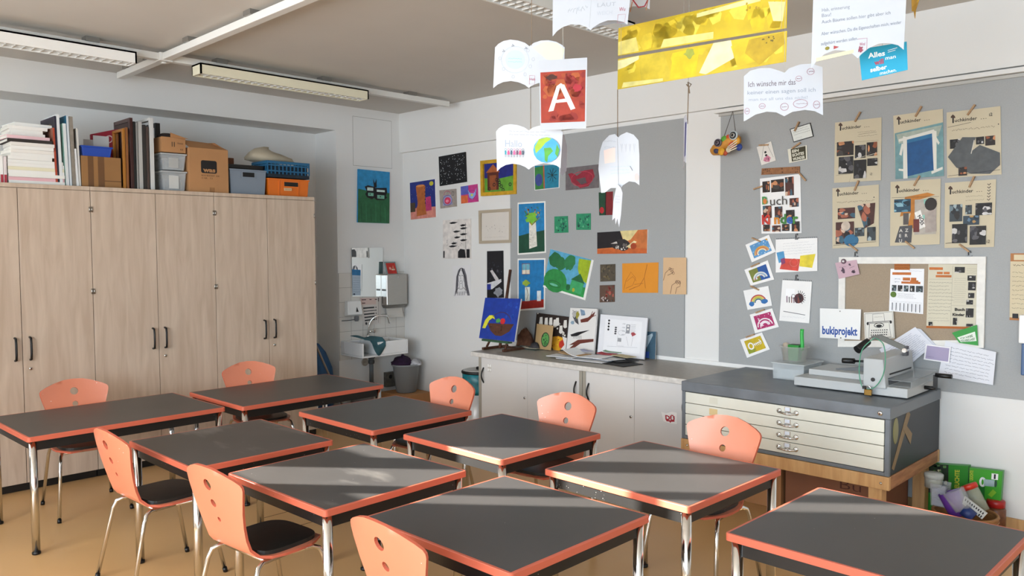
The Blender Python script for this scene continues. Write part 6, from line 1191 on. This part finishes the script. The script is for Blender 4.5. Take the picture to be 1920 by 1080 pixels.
# round bin with lid and teal liner, left of the low cabinets
bx, by = 1.775, -.52; t = thing('pedal_bin', 'white and grey round lidded bin with a teal bag, left of the low cabinets', 'bin', (bx, by, 0)); mb = MB(); mb.lathe([(.125, 0), (.135, .01), (.145, .40)], (bx, by, 0), M('#d3d4d6', .3, .2), 32); mb.build('body', parent=t)
mb = MB(); mb.lathe([(.1465, .385), (.149, .43), (.147, .50), (.15, .568), (.14, .573)], (bx, by, 0), M('#0f6f78', .35, var=.3, scale=20, bump=.3), 32); mb.build('bin_liner', parent=t)
mb = MB(); mb.lathe([(.155, .572), (.158, .578), (.158, .59), (.15, .597)], (bx, by, 0), BLACK, 32); mb.build('lid_ring', parent=t); mb = MB(); mb.lathe([(.149, .595), (.12, .606), (0, .61)], (bx, by, 0), M('#a3a09a', .4), 32); mb.build('lid', parent=t); mb = MB(); mb.box((bx + .02, by - .05, .608), (bx + .09, by - .01, .635), BLACK); mb.build('lid_flap', parent=t, bevel=.006)

# ------------------------------------------------------------------ on the worktop
Z = CT + .001
BRW = DARKWOOD; t = thing('table_easel', 'dark wooden table easel holding a blue painting', 'easel', onz(935, 655, Z))
def P3(px, py, y): return ony(px, py, y)
fl, fr = onz(905, 656, Z), onz(943, 660, Z); yb_ = fl.y + .32
mb = MB()
for p in (fl, fr): mb.box((p.x - .012, p.y, Z), (p.x + .012, p.y + .32, Z + .022), BRW)
mb.box((fl.x, fl.y + .24, Z + .002), (fr.x, fl.y + .265, Z + .018), BRW); mb.build('base', parent=t, bevel=.002)
mx = (fl.x + fr.x) / 2; mb = MB(); yl = fl.y + .10
for s in (-1, 1): mb.tube([(mx + s * .12, yl - .05, Z + .022), (mx + s * .055, yl + .16, Z + .40)], .011, BRW, 8)
mb.build('front_leg', parent=t); top = ony(957, 506, yl + .19); mb = MB(); mb.tube([(mx + .02, yl - .02, Z + .02), (top.x, top.y, top.z)], .014, BRW, 8); mb.build('mast', parent=t)
mb = MB(); mb.box((mx - .17, yl - .065, Z + .075), (mx + .17, yl - .012, Z + .093), P_('#2f5238')); mb.build('ledge', parent=t)
q = lean([(912, 559), (979, 561), (967, 640), (900, 637)], Z + .0935, yl - .05, yl + .07); c = Card(q, .016, '#e4e4e2'); c.r(0, 0, 1, 1, '#14389a'); c.specks(.6, .05, .95, .5, 12, .005, .016, ['#2450b4', '#1a44a8']); c.poly([(.18, .62), (.92, .6), (.82, .78), (.62, .9), (.45, .9), (.3, .8)], '#54301f'); c.ring(.55, .6, .28, .26, .006, '#4a2c3a', a0=190, a1=350); c.poly([(.05, .75), (.1, .55), (.2, .43), (.32, .42), (.38, .52), (.3, .49), (.22, .55), (.14, .75)], '#d8d636'); c.e(.6, .55, .07, .07, '#c8242c'); c.e(.47, .55, .07, .05, '#4a9a4a', wob=.3); c.s([(.3, .42), (.33, .46)], .006, INK); c.specks(.25, .66, .8, .86, 14, .006, .014, ['#633a26', '#472818'])
c.done('painting', 'blue painting of a fruit basket with banana on the easel', 'painting')
def leaned(name, label, q, yb, yt, th, ops, base='#e6e4e0', cat='painting', frame=None):
    Q = lean(q, Z + .005, yb, yt); c = Card(Q, th, base); ops(c); return c.done(name, label, cat)
def op_dots(c):
    c.r(0, 0, 1, 1, '#2a1c16'); c.specks(.02, .0, .98, .6, 26, .007, .016, ['#e9e4da', '#2a1c16', '#d8d2c6'])
    for a, b in ((.28, .12), (.42, .1), (.55, .14), (.62, .08), (.75, .3), (.86, .12), (.12, .12)): c.poly([(a, b), (a + .08, b - .02), (a + .11, b + .2), (a + .05, b + .24), (a + .0, b + .2)], paper('#e6e1d8'))
    c.e(.74, .82, .22, .24, '#dfa01e', wob=.15); c.e(.88, .85, .1, .13, '#c8341e', wob=.3); c.specks(.55, .62, .95, .98, 20, .004, .008, ['#8a3a14', '#d8641e', '#e8c02a']); c.poly([(.86, .6), (1, .64), (1, 1), (.85, 1), (.95, .85)], paper('#e6e2dc'))
leaned('painting', 'brown canvas with white dots and an orange shape on the worktop', [(1008, 587), (1069, 595), (1063, 652), (1002, 645)], -.13, -.045, .014, op_dots)
def op_kraft(c): c.e(.6, .6, .25, .3, '#1f3a26', 18); c.e(.6, .6, .21, .26, '#5a9a4e', 16); c.specks(.42, .4, .78, .82, 12, .004, .01, ['#1f3a26', '#3d7a3a']); c.s([(.6, .85), (.58, .7)], .006, INK)
leaned('drawing', 'brown kraft card with a green beetle in front of the dotted canvas', [(1007, 607), (1038, 611), (1034, 650), (1004, 641)], -.225, -.165, .003, op_kraft, '#b39366', 'drawing')
def op_ins(c):
    B = '#6a2f22'; c.poly([(.42, .26), (.7, .2), (.95, .06), (.9, .16), (.7, .3), (.45, .33)], B); c.s([(.75, .22), (.85, .06)], .006, B); c.s([(.8, .2), (.98, .14)], .006, B); c.poly([(.08, .86), (.4, .72), (.96, .67), (.96, .73), (.5, .8), (.15, .98), (.08, .95), (.25, .84)], B); c.poly([(.1, .62), (.35, .55), (.8, .48), (.5, .58), (.35, .64), (.15, .66)], INK)
    for k in range(6): c.s([(.25 + .05 * k, .62), (.22 + .06 * k, .7)], .003, INK)
    c.poly([(.12, .06), (.3, .18), (.38, .38), (.25, .33), (.12, .2)], '#4a4a4e'); c.e(.2, .14, .1, .08, '#b9b7b4', wob=.3); c.e(.3, .16, .06, .08, '#a39a3a', wob=.3); c.poly([(.38, .02), (.55, .05), (.6, .15), (.45, .17)], '#7f98b0'); c.e(.14, .34, .06, .04, '#8aa2b4', wob=.3); c.specks(.1, .05, .6, .4, 12, .002, .005, [INK, '#7a7a7e'])
leaned('painting', 'white canvas with insect and brown branches on the worktop', [(1072, 578), (1122, 580), (1116, 661), (1065, 652)], -.175, -.075, .02, op_ins)
def op_fr(c):
    c.r(0, 0, 1, 1, paper('#e9eaee')); c.r(.12, .1, .9, .88, paper('#f3f4f7')); G = '#8a8c92'
    for k in range(4): c.e(.2, .14 + .075 * k, .022, .028, INK, 8); c.e(.36, .3 + .05 * k, .025, .022, '#4a4a50', 8)
    c.scrib(.5, .15, .56, .5, 4, G, .0016); c.r(.58, .2, .66, .42, '#9a9ca2'); c.r(.6, .22, .64, .26, paper()); c.r(.6, .3, .64, .34, paper()); c.scrib(.68, .18, .78, .45, 7, '#5a5a62', .0014); c.e(.74, .42, .05, .05, '#a84a50', 10, wob=.4); c.s([(.2, .78), (.85, .74)], .0012, G); c.s([(.42, .5), (.42, .75), (.56, .74)], .0014, G); c.ring(.5, .42, .08, .06, .0014, G); c.s([(.6, .5), (.66, .72)], .0014, G); c.s([(.74, .5), (.72, .72)], .0014, G); c.r(.42, .55, .5, .64, '#a4a6aa')
leaned('framed_picture', 'white framed pen drawing leaning on the worktop', [(1128, 590), (1216, 597), (1209, 675), (1122, 660)], -.15, -.045, .014, op_fr, '#e0e2e8', 'picture')
leaned('painting', 'small dark teal painting half behind the white framed drawing', [(1208, 622), (1231, 622), (1229, 675), (1206, 673)], -.07, -.03, .006, lambda c: (c.r(0, 0, 1, 1, '#35566a'), c.poly([(.1, .2), (.7, .06), (.75, .14), (.3, .6), (.1, .7)], '#a9bcc6'), c.r(.1, .75, .5, .98, '#2a4a9a'), c.e(.2, .6, .08, .05, '#8a2a2a', 8)))
# loose papers
def flat(px, py, w, d, rot, z, col, label, curl=0.0, th=.0012, name='paper_sheet', cat='paper'):
    p = onz(px, py, z); T = Matrix.Translation((p.x, p.y, z)) @ Matrix.Rotation(math.radians(rot), 4, 'Z'); N = 8; vs = []
    for i in range(N + 1):
        u = i / N - .5
        for v in (-.5, .5): vs.append(T @ Vector((u * w, v * d, curl * (max(0, abs(u) * 2 - .2)) ** 2 * (1 if u < 0 else .12))))
    n = len(vs); vs2 = vs + [v + Vector((0, 0, th)) for v in vs]; fs = []
    for i in range(N): a, b, c_, d_ = 2 * i, 2 * i + 2, 2 * i + 3, 2 * i + 1; fs += [(a, d_, c_, b), (n + a, n + b, n + c_, n + d_), (a, b, n + b, n + a), (d_, n + d_, n + c_, c_)]
    fs += [(0, n, n + 1, 1), (2 * N, 2 * N + 1, n + 2 * N + 1, n + 2 * N)]
    mb = MB(); mb.add(vs2, fs, col if not isinstance(col, str) else paper(col)); return tag(mb.build(name), label, cat, 'loose papers on the worktop')
PILE = [(1150, 680, .44, .22, -8, '#1c1c1e', 'black paper at the bottom of the loose pile on the worktop', 0), (1098, 674, .46, .2, 4, '#dfe1e4', 'white sheet over the black paper in the loose pile', 0), (1160, 674, .3, .2, -22, '#2a2a30', 'dark sheet on the right of the loose pile', 0), (1058, 668, .26, .16, 8, '#e6e8ea', 'white sheet at the left of the loose pile', 0),
 (1135, 672, .28, .18, -12, '#dcdee2', 'pale sheet in the middle of the loose pile', .01), (1104, 668, .38, .2, 6, '#eef0f1', 'large white sheet with upturned left edge on the loose pile', .075), (1078, 664, .24, .15, -4, '#b89466', 'light brown sheet on the loose pile', .02), (1138, 664, .15, .09, 10, '#a82a34', 'red sheet on top of the loose pile', .012), (1170, 668, .2, .1, -15, '#c2b48c', 'beige sheet at the right end of the loose pile', .0), (1150, 660, .16, .08, 20, '#7f9a7a', 'pale green patterned sheet on the loose pile', .012), (1098, 658, .12, .07, -10, '#a9aec8', 'bluish slip of paper on the loose pile', .01)]
for i, (px, py, w_, d_, ro, col, lab, cu_) in enumerate(PILE): flat(px, py, w_, d_, ro, Z + .0045 * i, col, lab, cu_, .004)
flat(1000, 653, .3, .22, -6, Z, '#4a524a', 'dark greenish board under the art things behind the easel', 0, .006, 'board', 'board'); flat(1012, 649, .32, .2, 6, Z + .008, '#6a7068', 'grey board on the dark greenish board', 0, .004, 'board', 'board'); flat(995, 653, .16, .05, 5, Z + .0135, '#d6d0bc', 'cream torn paper strip behind the easel', .015); flat(1002, 644, .07, .05, 0, Z + .014, '#c9505a', 'small red and white card behind the easel', 0, .004, 'card', 'card'); flat(1020, 647, .1, .06, -8, Z + .0135, '#2f7f96', 'small turquoise card behind the easel', 0, .003, 'card', 'card')
rags('paper_bundle', 'crumpled brown paper behind the easel', Vector((ony(984, 640, -.12).x, -.12, Z)), (.10, .06), '#6a4430', .15, 9, 'paper bundle').location.z += 0
pp_ = ony(1003, 642, -.24); rags('rag', 'small black and white crumpled rag beside the crumpled brown paper', Vector((pp_.x, pp_.y, Z + .015)), (.05, .03), '#3a3638', .045, 10, 'cloth')

# ------------------------------------------------------------------ on the plan chest
Z = PZ + .001; t = tray(4.60, 4.825, -.40, -.12, Z, Z + .105, glassy('#dde4e6', .35), 'clear plastic box on the plan chest, under the round tub', taper=.004, name='storage_box', cat='storage box', rim=False); mb = MB(); mb.box((4.592, -.408, Z + .106), (4.833, -.112, Z + .114), glassy('#e3e9ea', .55)); mb.build('lid', parent=t, bevel=.002); mb = MB(); mb.box((4.62, -.37, Z + .008), (4.80, -.16, Z + .07), M('#c3cacc', .6, var=.1, scale=30)); mb.build('contents', parent=t)
bc = ony(1487, 684, -.30); tx_, ty_, tz_ = bc.x, -.28, Z + .1155; t = thing('plastic_tub', 'round clear tub holding a green brush box', 'tub', (tx_, ty_, tz_)); mb = MB(); mb.lathe([(0, 0), (.075, 0), (.092, .098), (.1, .1), (.1, .106), (.089, .104), (.072, .004), (0, .004)], (tx_, ty_, tz_), glassy('#e4e6df', .3), 30); mb.build('wall', parent=t)
GR = M('#1f8a34', .4); t = thing('brush_box', 'green plastic box with upright handle in the round tub', 'brush', (tx_, ty_, tz_ + .006)); mb = MB(); mb.hexa([(tx_ - .03, ty_ - .03, tz_ + .006), (tx_ + .035, ty_ - .03, tz_ + .006), (tx_ + .035, ty_ + .03, tz_ + .006), (tx_ - .03, ty_ + .03, tz_ + .006)], [(tx_ - .035, ty_ - .035, tz_ + .115), (tx_ + .045, ty_ - .035, tz_ + .115), (tx_ + .045, ty_ + .035, tz_ + .115), (tx_ - .035, ty_ + .035, tz_ + .115)], GR); mb.build('body', parent=t, bevel=.004); mb = MB(); mb.box((tx_ - .022, ty_ - .022, tz_ + .114), (tx_ + .03, ty_ + .022, tz_ + .117), BLACK); mb.build('opening', parent=t)
mb = MB(); mb.tube(bez((tx_ + .052, ty_, tz_ + .08), (tx_ + .06, ty_, tz_ + .12), (tx_ + .045, ty_, tz_ + .16), (tx_ + .052, ty_, tz_ + .225), 10), .0125, M('#35b04a', .35), 12); mb.build('handle', parent=t)
mb = MB(); mb.lathe([(0, 0), (.02, 0), (.024, .1), (.02, .115), (0, .12)], (tx_ - .058, ty_ - .005, tz_ + .005), M('#b5a898', .6, var=.3, scale=30), 14); tag(mb.build('brush_cup'), 'beige and brown cup inside the round tub, left of the green box', 'cup')
# stack paper cutter
t = thing('paper_cutter', 'grey stack paper cutter with black lever on the plan chest', 'paper cutter', (5.2, -.35, Z)); mb = MB(); b0, b1 = -.58, -.12
mb.box((4.84, b0, Z + .006), (5.535, b1, Z + .062), MACHG); mb.build('base', parent=t, bevel=.005); mb = MB()
for x in (4.88, 5.46):
    for y in (b0 + .05, b1 - .05): mb.lathe([(.018, 0), (.018, .006)], (x, y, Z), BLACK, 12)
mb.build('foot', parent=t); mb = MB(); mb.box((4.875, b0 + .14, Z + .0625), (5.29, b1 - .0, Z + .10), MACHG); mb.build('side_table', parent=t, bevel=.003); mb = MB(); mb.hexa([(5.02, -.36, Z + .1005), (5.28, -.30, Z + .1005), (5.28, -.26, Z + .1005), (5.06, -.32, Z + .1005)], [(5.02, -.36, Z + .108), (5.28, -.30, Z + .145), (5.28, -.26, Z + .145), (5.06, -.32, Z + .108)], M('#55585a', .4)); mb.build('paper_guide', parent=t)
mb = MB(); hx0, hx1, hy0, hy1 = 5.285, 5.42, -.60, -.10; mb.hexa([(hx0, hy0, Z + .05), (hx1, hy0, Z + .05), (hx1, hy1, Z + .05), (hx0, hy1, Z + .05)], [(hx0, hy0, Z + .225), (hx1 - .02, hy0, Z + .225), (hx1 - .02, hy1, Z + .235), (hx0, hy1, Z + .235)], MACHG); mb.build('blade_housing', parent=t, bevel=.006)
mb = MB(); mb.box((hx1 - .012, hy0 + .08, Z + .125), (hx1 - .006, hy1 - .05, Z + .134), BLACK); mb.box((hx1 - .01, hy0 + .05, Z + .065), (hx1 - .002, hy1 - .03, Z + .11), M('#4d5054', .35)); mb.build('pressing_bar', parent=t); mb = MB(); mb.lathe([(.012, 0), (.012, .005)], (0, 0, 0), BLACK, 14, T=Matrix.Translation((hx0 + .06, hy0, Z + .1)) @ Matrix.Rotation(PI / 2, 4, 'X')); mb.build('lock', parent=t)
k0 = ony(1700, 655, -.28); k1 = ony(1650, 632, -.40); k2 = ony(1634, 634, -.46); k3 = ony(1628, 640, -.48); k4 = ony(1607, 656, -.56)
mb = MB(); AR = M('#7d7f7c', .4); d = Vector((0, .012, 0))
def armbar(a, b, w): mb.hexa([a - d + Vector((0, 0, -w)), b - d + Vector((0, 0, -w)), b + d + Vector((0, 0, -w)), a + d + Vector((0, 0, -w))], [a - d + Vector((0, 0, w)), b - d + Vector((0, 0, w)), b + d + Vector((0, 0, w)), a + d + Vector((0, 0, w))], AR)
armbar(k1, k0, .017); armbar(k2, k1, .014); mb.tube([k2, k3], .008, CHROME, 8); mb.build('lever_arm', parent=t, bevel=.002); mb = MB(); mb.tube([k3, k3.lerp(k4, .1), k3.lerp(k4, .9), k4], .021, BLACK, 14, r2=.026); mb.build('lever_grip', parent=t)
mb = MB(); pv = ony(1698, 665, -.28); mb.box((pv.x - .012, -.30, Z + .22), (pv.x + .012, -.26, k0.z + .02), M('#3c3e40', .4)); mb.tube([(pv.x, -.31, k0.z - .005), (pv.x, -.25, k0.z - .005)], .014, CHROME, 12); mb.build('pivot', parent=t)
a, b, e_ = ony(1580, 676, -.5), ony(1602, 677, -.5), ony(1624, 677, -.5); mb = MB(); mb.tube([a, a.lerp(b, .15), b], .017, BLACK, 14); mb.tube([b, Vector((hx0 + .002, e_.y, e_.z))], .007, M('#3a3c3e', .3, .8), 8); mb.build('clamp_handle', parent=t)
mb = MB(); GL = glassy('#d6dde0', .25); gx = 5.55
mb.hexa([(hx1 - .005, -.55, Z + .066), (gx, -.55, Z + .066), (gx, -.14, Z + .066), (hx1 - .005, -.14, Z + .066)], [(hx1 - .005, -.55, Z + .069), (gx, -.55, Z + .069), (gx, -.14, Z + .069), (hx1 - .005, -.14, Z + .069)], GL); mb.hexa([(hx1 - .01, -.56, Z + .10), (gx, -.56, Z + .10), (gx, -.12, Z + .12), (hx1 - .01, -.12, Z + .12)], [(hx1 - .01, -.56, Z + .104), (gx, -.56, Z + .104), (gx, -.12, Z + .124), (hx1 - .01, -.12, Z + .124)], GL); mb.box((gx - .004, -.56, Z + .064), (gx, -.12, Z + .104), GL); mb.build('clear_guard', parent=t)
cx_, cz_ = 5.563, Z + .055; c1_, c2_ = ony(1752, 703, -.28), ony(1785, 708, -.28); mb = MB(); mb.tube([(5.53, -.28, Z + .035), (5.60, -.28, Z + .035)], .012, BLACK, 10); mb.box((5.585, -.29, Z + .025), (5.605, -.27, c1_.z), BLACK); mb.tube([(5.595, -.28, c1_.z), (c2_.x, -.28, c1_.z)], .014, BLACK, 12); mb.build('crank', parent=t)
lp = [ony(1640, 633, -.61), ony(1617, 655, -.625), ony(1611, 690, -.625), ony(1614, 718, -.625), ony(1622, 729, -.625), ony(1640, 726, -.625), ony(1655, 705, -.625), ony(1660, 675, -.625), ony(1656, 645, -.62), ony(1640, 633, -.61)]; sm_ = []
for i in range(len(lp) - 1):
    p0, p1, p2, p3 = lp[max(0, i - 1)], lp[i], lp[i + 1], lp[min(len(lp) - 1, i + 2)]
    for k in range(5): s = k / 5; sm_.append(.5 * ((2 * p1) + (p2 - p0) * s + (2 * p0 - 5 * p1 + 4 * p2 - p3) * s * s + (3 * p1 - p0 - 3 * p2 + p3) * s ** 3))
t2 = thing('cable_lock', 'green cable lock with brass padlock hung on the paper cutter', 'lock', lp[4]); mb = MB(); mb.tube(sm_, .0032, M('#4f9a7a', .35), 6, caps=False); mb.build('cable', parent=t2); pp = ony(1628, 735, -.63); mb = MB(); mb.box((pp.x - .022, -.64, pp.z - .02), (pp.x + .022, -.622, pp.z + .016), M('#8a6c38', .35, .9)); mb.build('padlock', parent=t2, bevel=.003); mb = MB(); mb.tube([Vector((pp.x + .014 * math.cos(k * PI / 8), -.631, pp.z + .016 + .022 * math.sin(k * PI / 8))) for k in range(9)], .003, CHROME, 6); mb.box((pp.x - .034, -.636, pp.z + .016), (pp.x - .018, -.622, pp.z + .034), BLACK); mb.build('shackle', parent=t2)

# ------------------------------------------------------------------ under and beside the plan chest
def boxed(x0, x1, y0, y1, z1, m, label):
    mb = MB(); mb.box((x0, y0, 0), (x1, y1, z1), m); return tag(mb.build('cardboard_box', bevel=.004), label, 'box', 'cardboard boxes under the plan chest')
boxed(4.33, 4.78, -.62, -.12, .345, CARDBOARD, 'cardboard box under the left half of the plan chest'); 
o = boxed(4.80, 5.40, -.60, -.12, .345, M('#8a5a40', .85, var=.06, scale=5), 'reddish brown cardboard box lettered Bu under the plan chest'); c = Card([(4.81, -.6005, .33), (5.39, -.6005, .33), (5.39, -.6005, .02), (4.81, -.6005, .02)], .0005, mat=M('#8a5a40', .85, var=.06, scale=5)); c.t(.6, .36, .2, 'Bu', '#56281b', -.012, w=.22); c.done('lettering', 'dark handwritten letters', parent=o)
boxed(4.225, 4.315, -.77, -.20, .30, CARDBOARD2, 'narrow cardboard box by the left leg of the stand')
# green solar lamp cartons against the wall
def carton2(q, y, dpt, ops, label):
    Q = [ony(*p, y) for p in q]; mb = MB(); t = thing('lamp_carton', label, 'box', Q[3], 'green cartons beside the plan chest'); mb.prism([p + Vector((0, .001, 0)) for p in Q], (0, dpt, 0), M('#2c8f2e', .4)); mb.build('carton', parent=t, bevel=.002); c = Card(Q, .0006, '#37a030'); ops(c); c.done('print', parent=t)
def og(c):
    c.r(0, 0, 1, 1, M('#3f9f2a', .35)); c.poly([(0, .5), (.5, .55), (.5, 1), (0, 1)], M('#1c6f2a', .35)); c.ring(.42, .42, .07, .13, .012, '#e6ecec'); c.r(.46, .32, .78, .54, '#9ab0b4'); c.e(.82, .43, .04, .12, '#2a4a3a'); c.r(.68, .1, .88, .3, paper()); c.s([(.78, .12), (.78, .28)], .01, INK); c.poly([(.6, .82), (.75, .62), (.86, .72), (.72, .9)], M('#7fb52a', .4)); c.t(.12, .4, .1, 'LEUCHTE', '#c8c83a', .02, rot=90, w=.34)
def og2(c):
    c.r(0, 0, 1, 1, M('#2f8a2a', .35)); c.r(0, 0, .62, .62, M('#142a16', .5)); c.specks(.02, .02, .6, .58, 30, .006, .014, ['#3f6a34', '#c9c6a0', '#0c160c', '#5a8a4a']); c.t(.83, .9, .09, 'SOLAR-LEUCHTE', '#c8c83a', .03, rot=90, w=.8); c.e(.62, .6, .06, .07, '#dfe4e4'); c.r(.4, .58, .6, .68, '#8aa0a4')
carton2([(1720, 868), (1816, 874), (1814, 960), (1720, 955)], -.06, .05, og2, 'green and black carton lettered Solar behind the wire basket'); carton2([(1818, 877), (1880, 884), (1876, 940), (1816, 934)], -.09, .04, og, 'green carton with lamp picture, rightmost beside the plan chest')
by_ = -.42; bc = onz(1790, 985, .0); BX, BYc = 5.79, -.34; t = thing('wicker_basket', 'round wicker basket of craft jars beside the plan chest', 'basket', (BX, BYc, 0)); mb = MB(); WK = M('#9a6a3c', .7, var=.25, scale=40, stretch=(1, 1, 6)); mb.lathe([(0, 0), (.18, 0), (.20, .03), (.225, .14), (.222, .15), (.212, .14), (.185, .02), (0, .02)], (BX, BYc, 0), WK, 30, sx=.76, sy=.72)
for h in (.03, .06, .09, .12): mb.tube([(BX + (.2 + .2 * h) * .76 * math.cos(k * PI / 16), BYc + (.2 + .2 * h) * .72 * math.sin(k * PI / 16), h) for k in range(33)], .006, WK, 6, caps=False)
mb.build('weave', parent=t); mb = MB(); mb.tube([(BX + .222 * .76 * math.cos(k * PI / 16), BYc + .222 * .72 * math.sin(k * PI / 16), .147) for k in range(33)], .01, WK, 8, caps=False); mb.build('rim', parent=t)
def cup(a, b, r0, r1, m, label, name='plastic_cup', cat='cup', lidm=None, closed=False):
    a, b = Vector(a), Vector(b); L = (b - a).length; T = Matrix.Translation(a) @ (b - a).to_track_quat('Z', 'Y').to_matrix().to_4x4(); t = thing(name, label, cat, a); mb = MB(); mb.lathe([(0, 0), (r0, 0), (r1, L), (r1 - .003, L), (r0 - .003, .004), (0, .004)], (0, 0, 0), m, 20, T=T); mb.build('wall', parent=t)
    if lidm: mb = MB(); mb.lathe([(r1 + .002, L - .022), (r1 + .003, L), (r1, L + .006), (0, L + .007)], (0, 0, 0), lidm, 20, T=T); mb.build('lid', parent=t)
    return t
D = lambda px, py, y: tuple(ony(px, py, y))
cup(D(1800, 966, -.36), D(1780, 922, -.36), .055, .066, M('#6a3a9a', .45, var=.2, scale=60, stretch=(30, 1, 1)), 'purple ribbed cup lying in the basket'); cup(D(1808, 955, -.44), D(1787, 920, -.44), .052, .062, glassy('#dfe4e6', .22), 'clear plastic cup lying in front of the purple one')
cup(D(1842, 958, -.30), D(1816, 910, -.30), .042, .044, glassy('#c9cdb8', .35), 'clear jar with bright red lid in the basket', 'jar', 'jar', M('#c8301c', .35)); cup(D(1826, 970, -.46), D(1806, 955, -.46), .03, .034, M('#20356f', .4), 'small dark blue cup at the front of the basket')
mb = MB(); c = Card([Vector(D(1810, 930, -.42)), Vector(D(1852, 962, -.42)), Vector(D(1843, 972, -.42)), Vector(D(1806, 943, -.42))], .02, '#cfd0cc')
for k in range(9): c.r(.06 + .1 * k, .1, .11 + .1 * k, .4, INK)
c.r(.78, .6, .84, .95, INK); c.r(.88, .6, .93, .95, INK); c.done('keyboard_strip', 'grey toy keyboard strip lying across the basket', 'keyboard')
t = tray(5.60, 5.69, -.36, -.25, .155, .29, glassy('#d6dade', .25), 'clear plastic container of slips at the left of the basket', taper=.006, name='storage_box', cat='storage box', rim=False); mb = MB(); mb.box((5.61, -.35, .16), (5.68, -.26, .26), M('#a3a3b4', .7, var=.3, scale=40, stretch=(1, 1, 10))); mb.build('contents', parent=t)
cup(D(1750, 913, -.28), D(1751, 889, -.28), .05, .052, glassy('#d9dcd2', .45), 'round clear tub of beige pieces on the plastic container', 'plastic_tub', 'tub', glassy('#e6e8e2', .5)); mb = MB(); p = ony(1752, 905, -.28); mb.lathe([(0, -.02), (.036, -.018), (.038, .012), (0, .02)], p, M('#cbb98a', .8, var=.3, scale=30), 14); tag(mb.build('craft_pieces'), 'beige craft pieces inside the round clear tub', 'craft pieces')
jx, jy = ony(1867, 960, -.09).x, -.09; t = thing('jar', 'reddish brown jar with red lid on the floor by the wall', 'jar', (jx, jy, 0)); mb = MB(); mb.lathe([(0, 0), (.05, 0), (.054, .01), (.054, .135), (.045, .15)], (jx, jy, 0), M('#6d4026', .35, var=.35, scale=40), 22); mb.build('body', parent=t); mb = MB(); mb.lathe([(.046, .15), (.05, .152), (.05, .185), (.046, .19), (0, .19)], (jx, jy, 0), M('#a81c1c', .35), 22); mb.build('lid', parent=t)
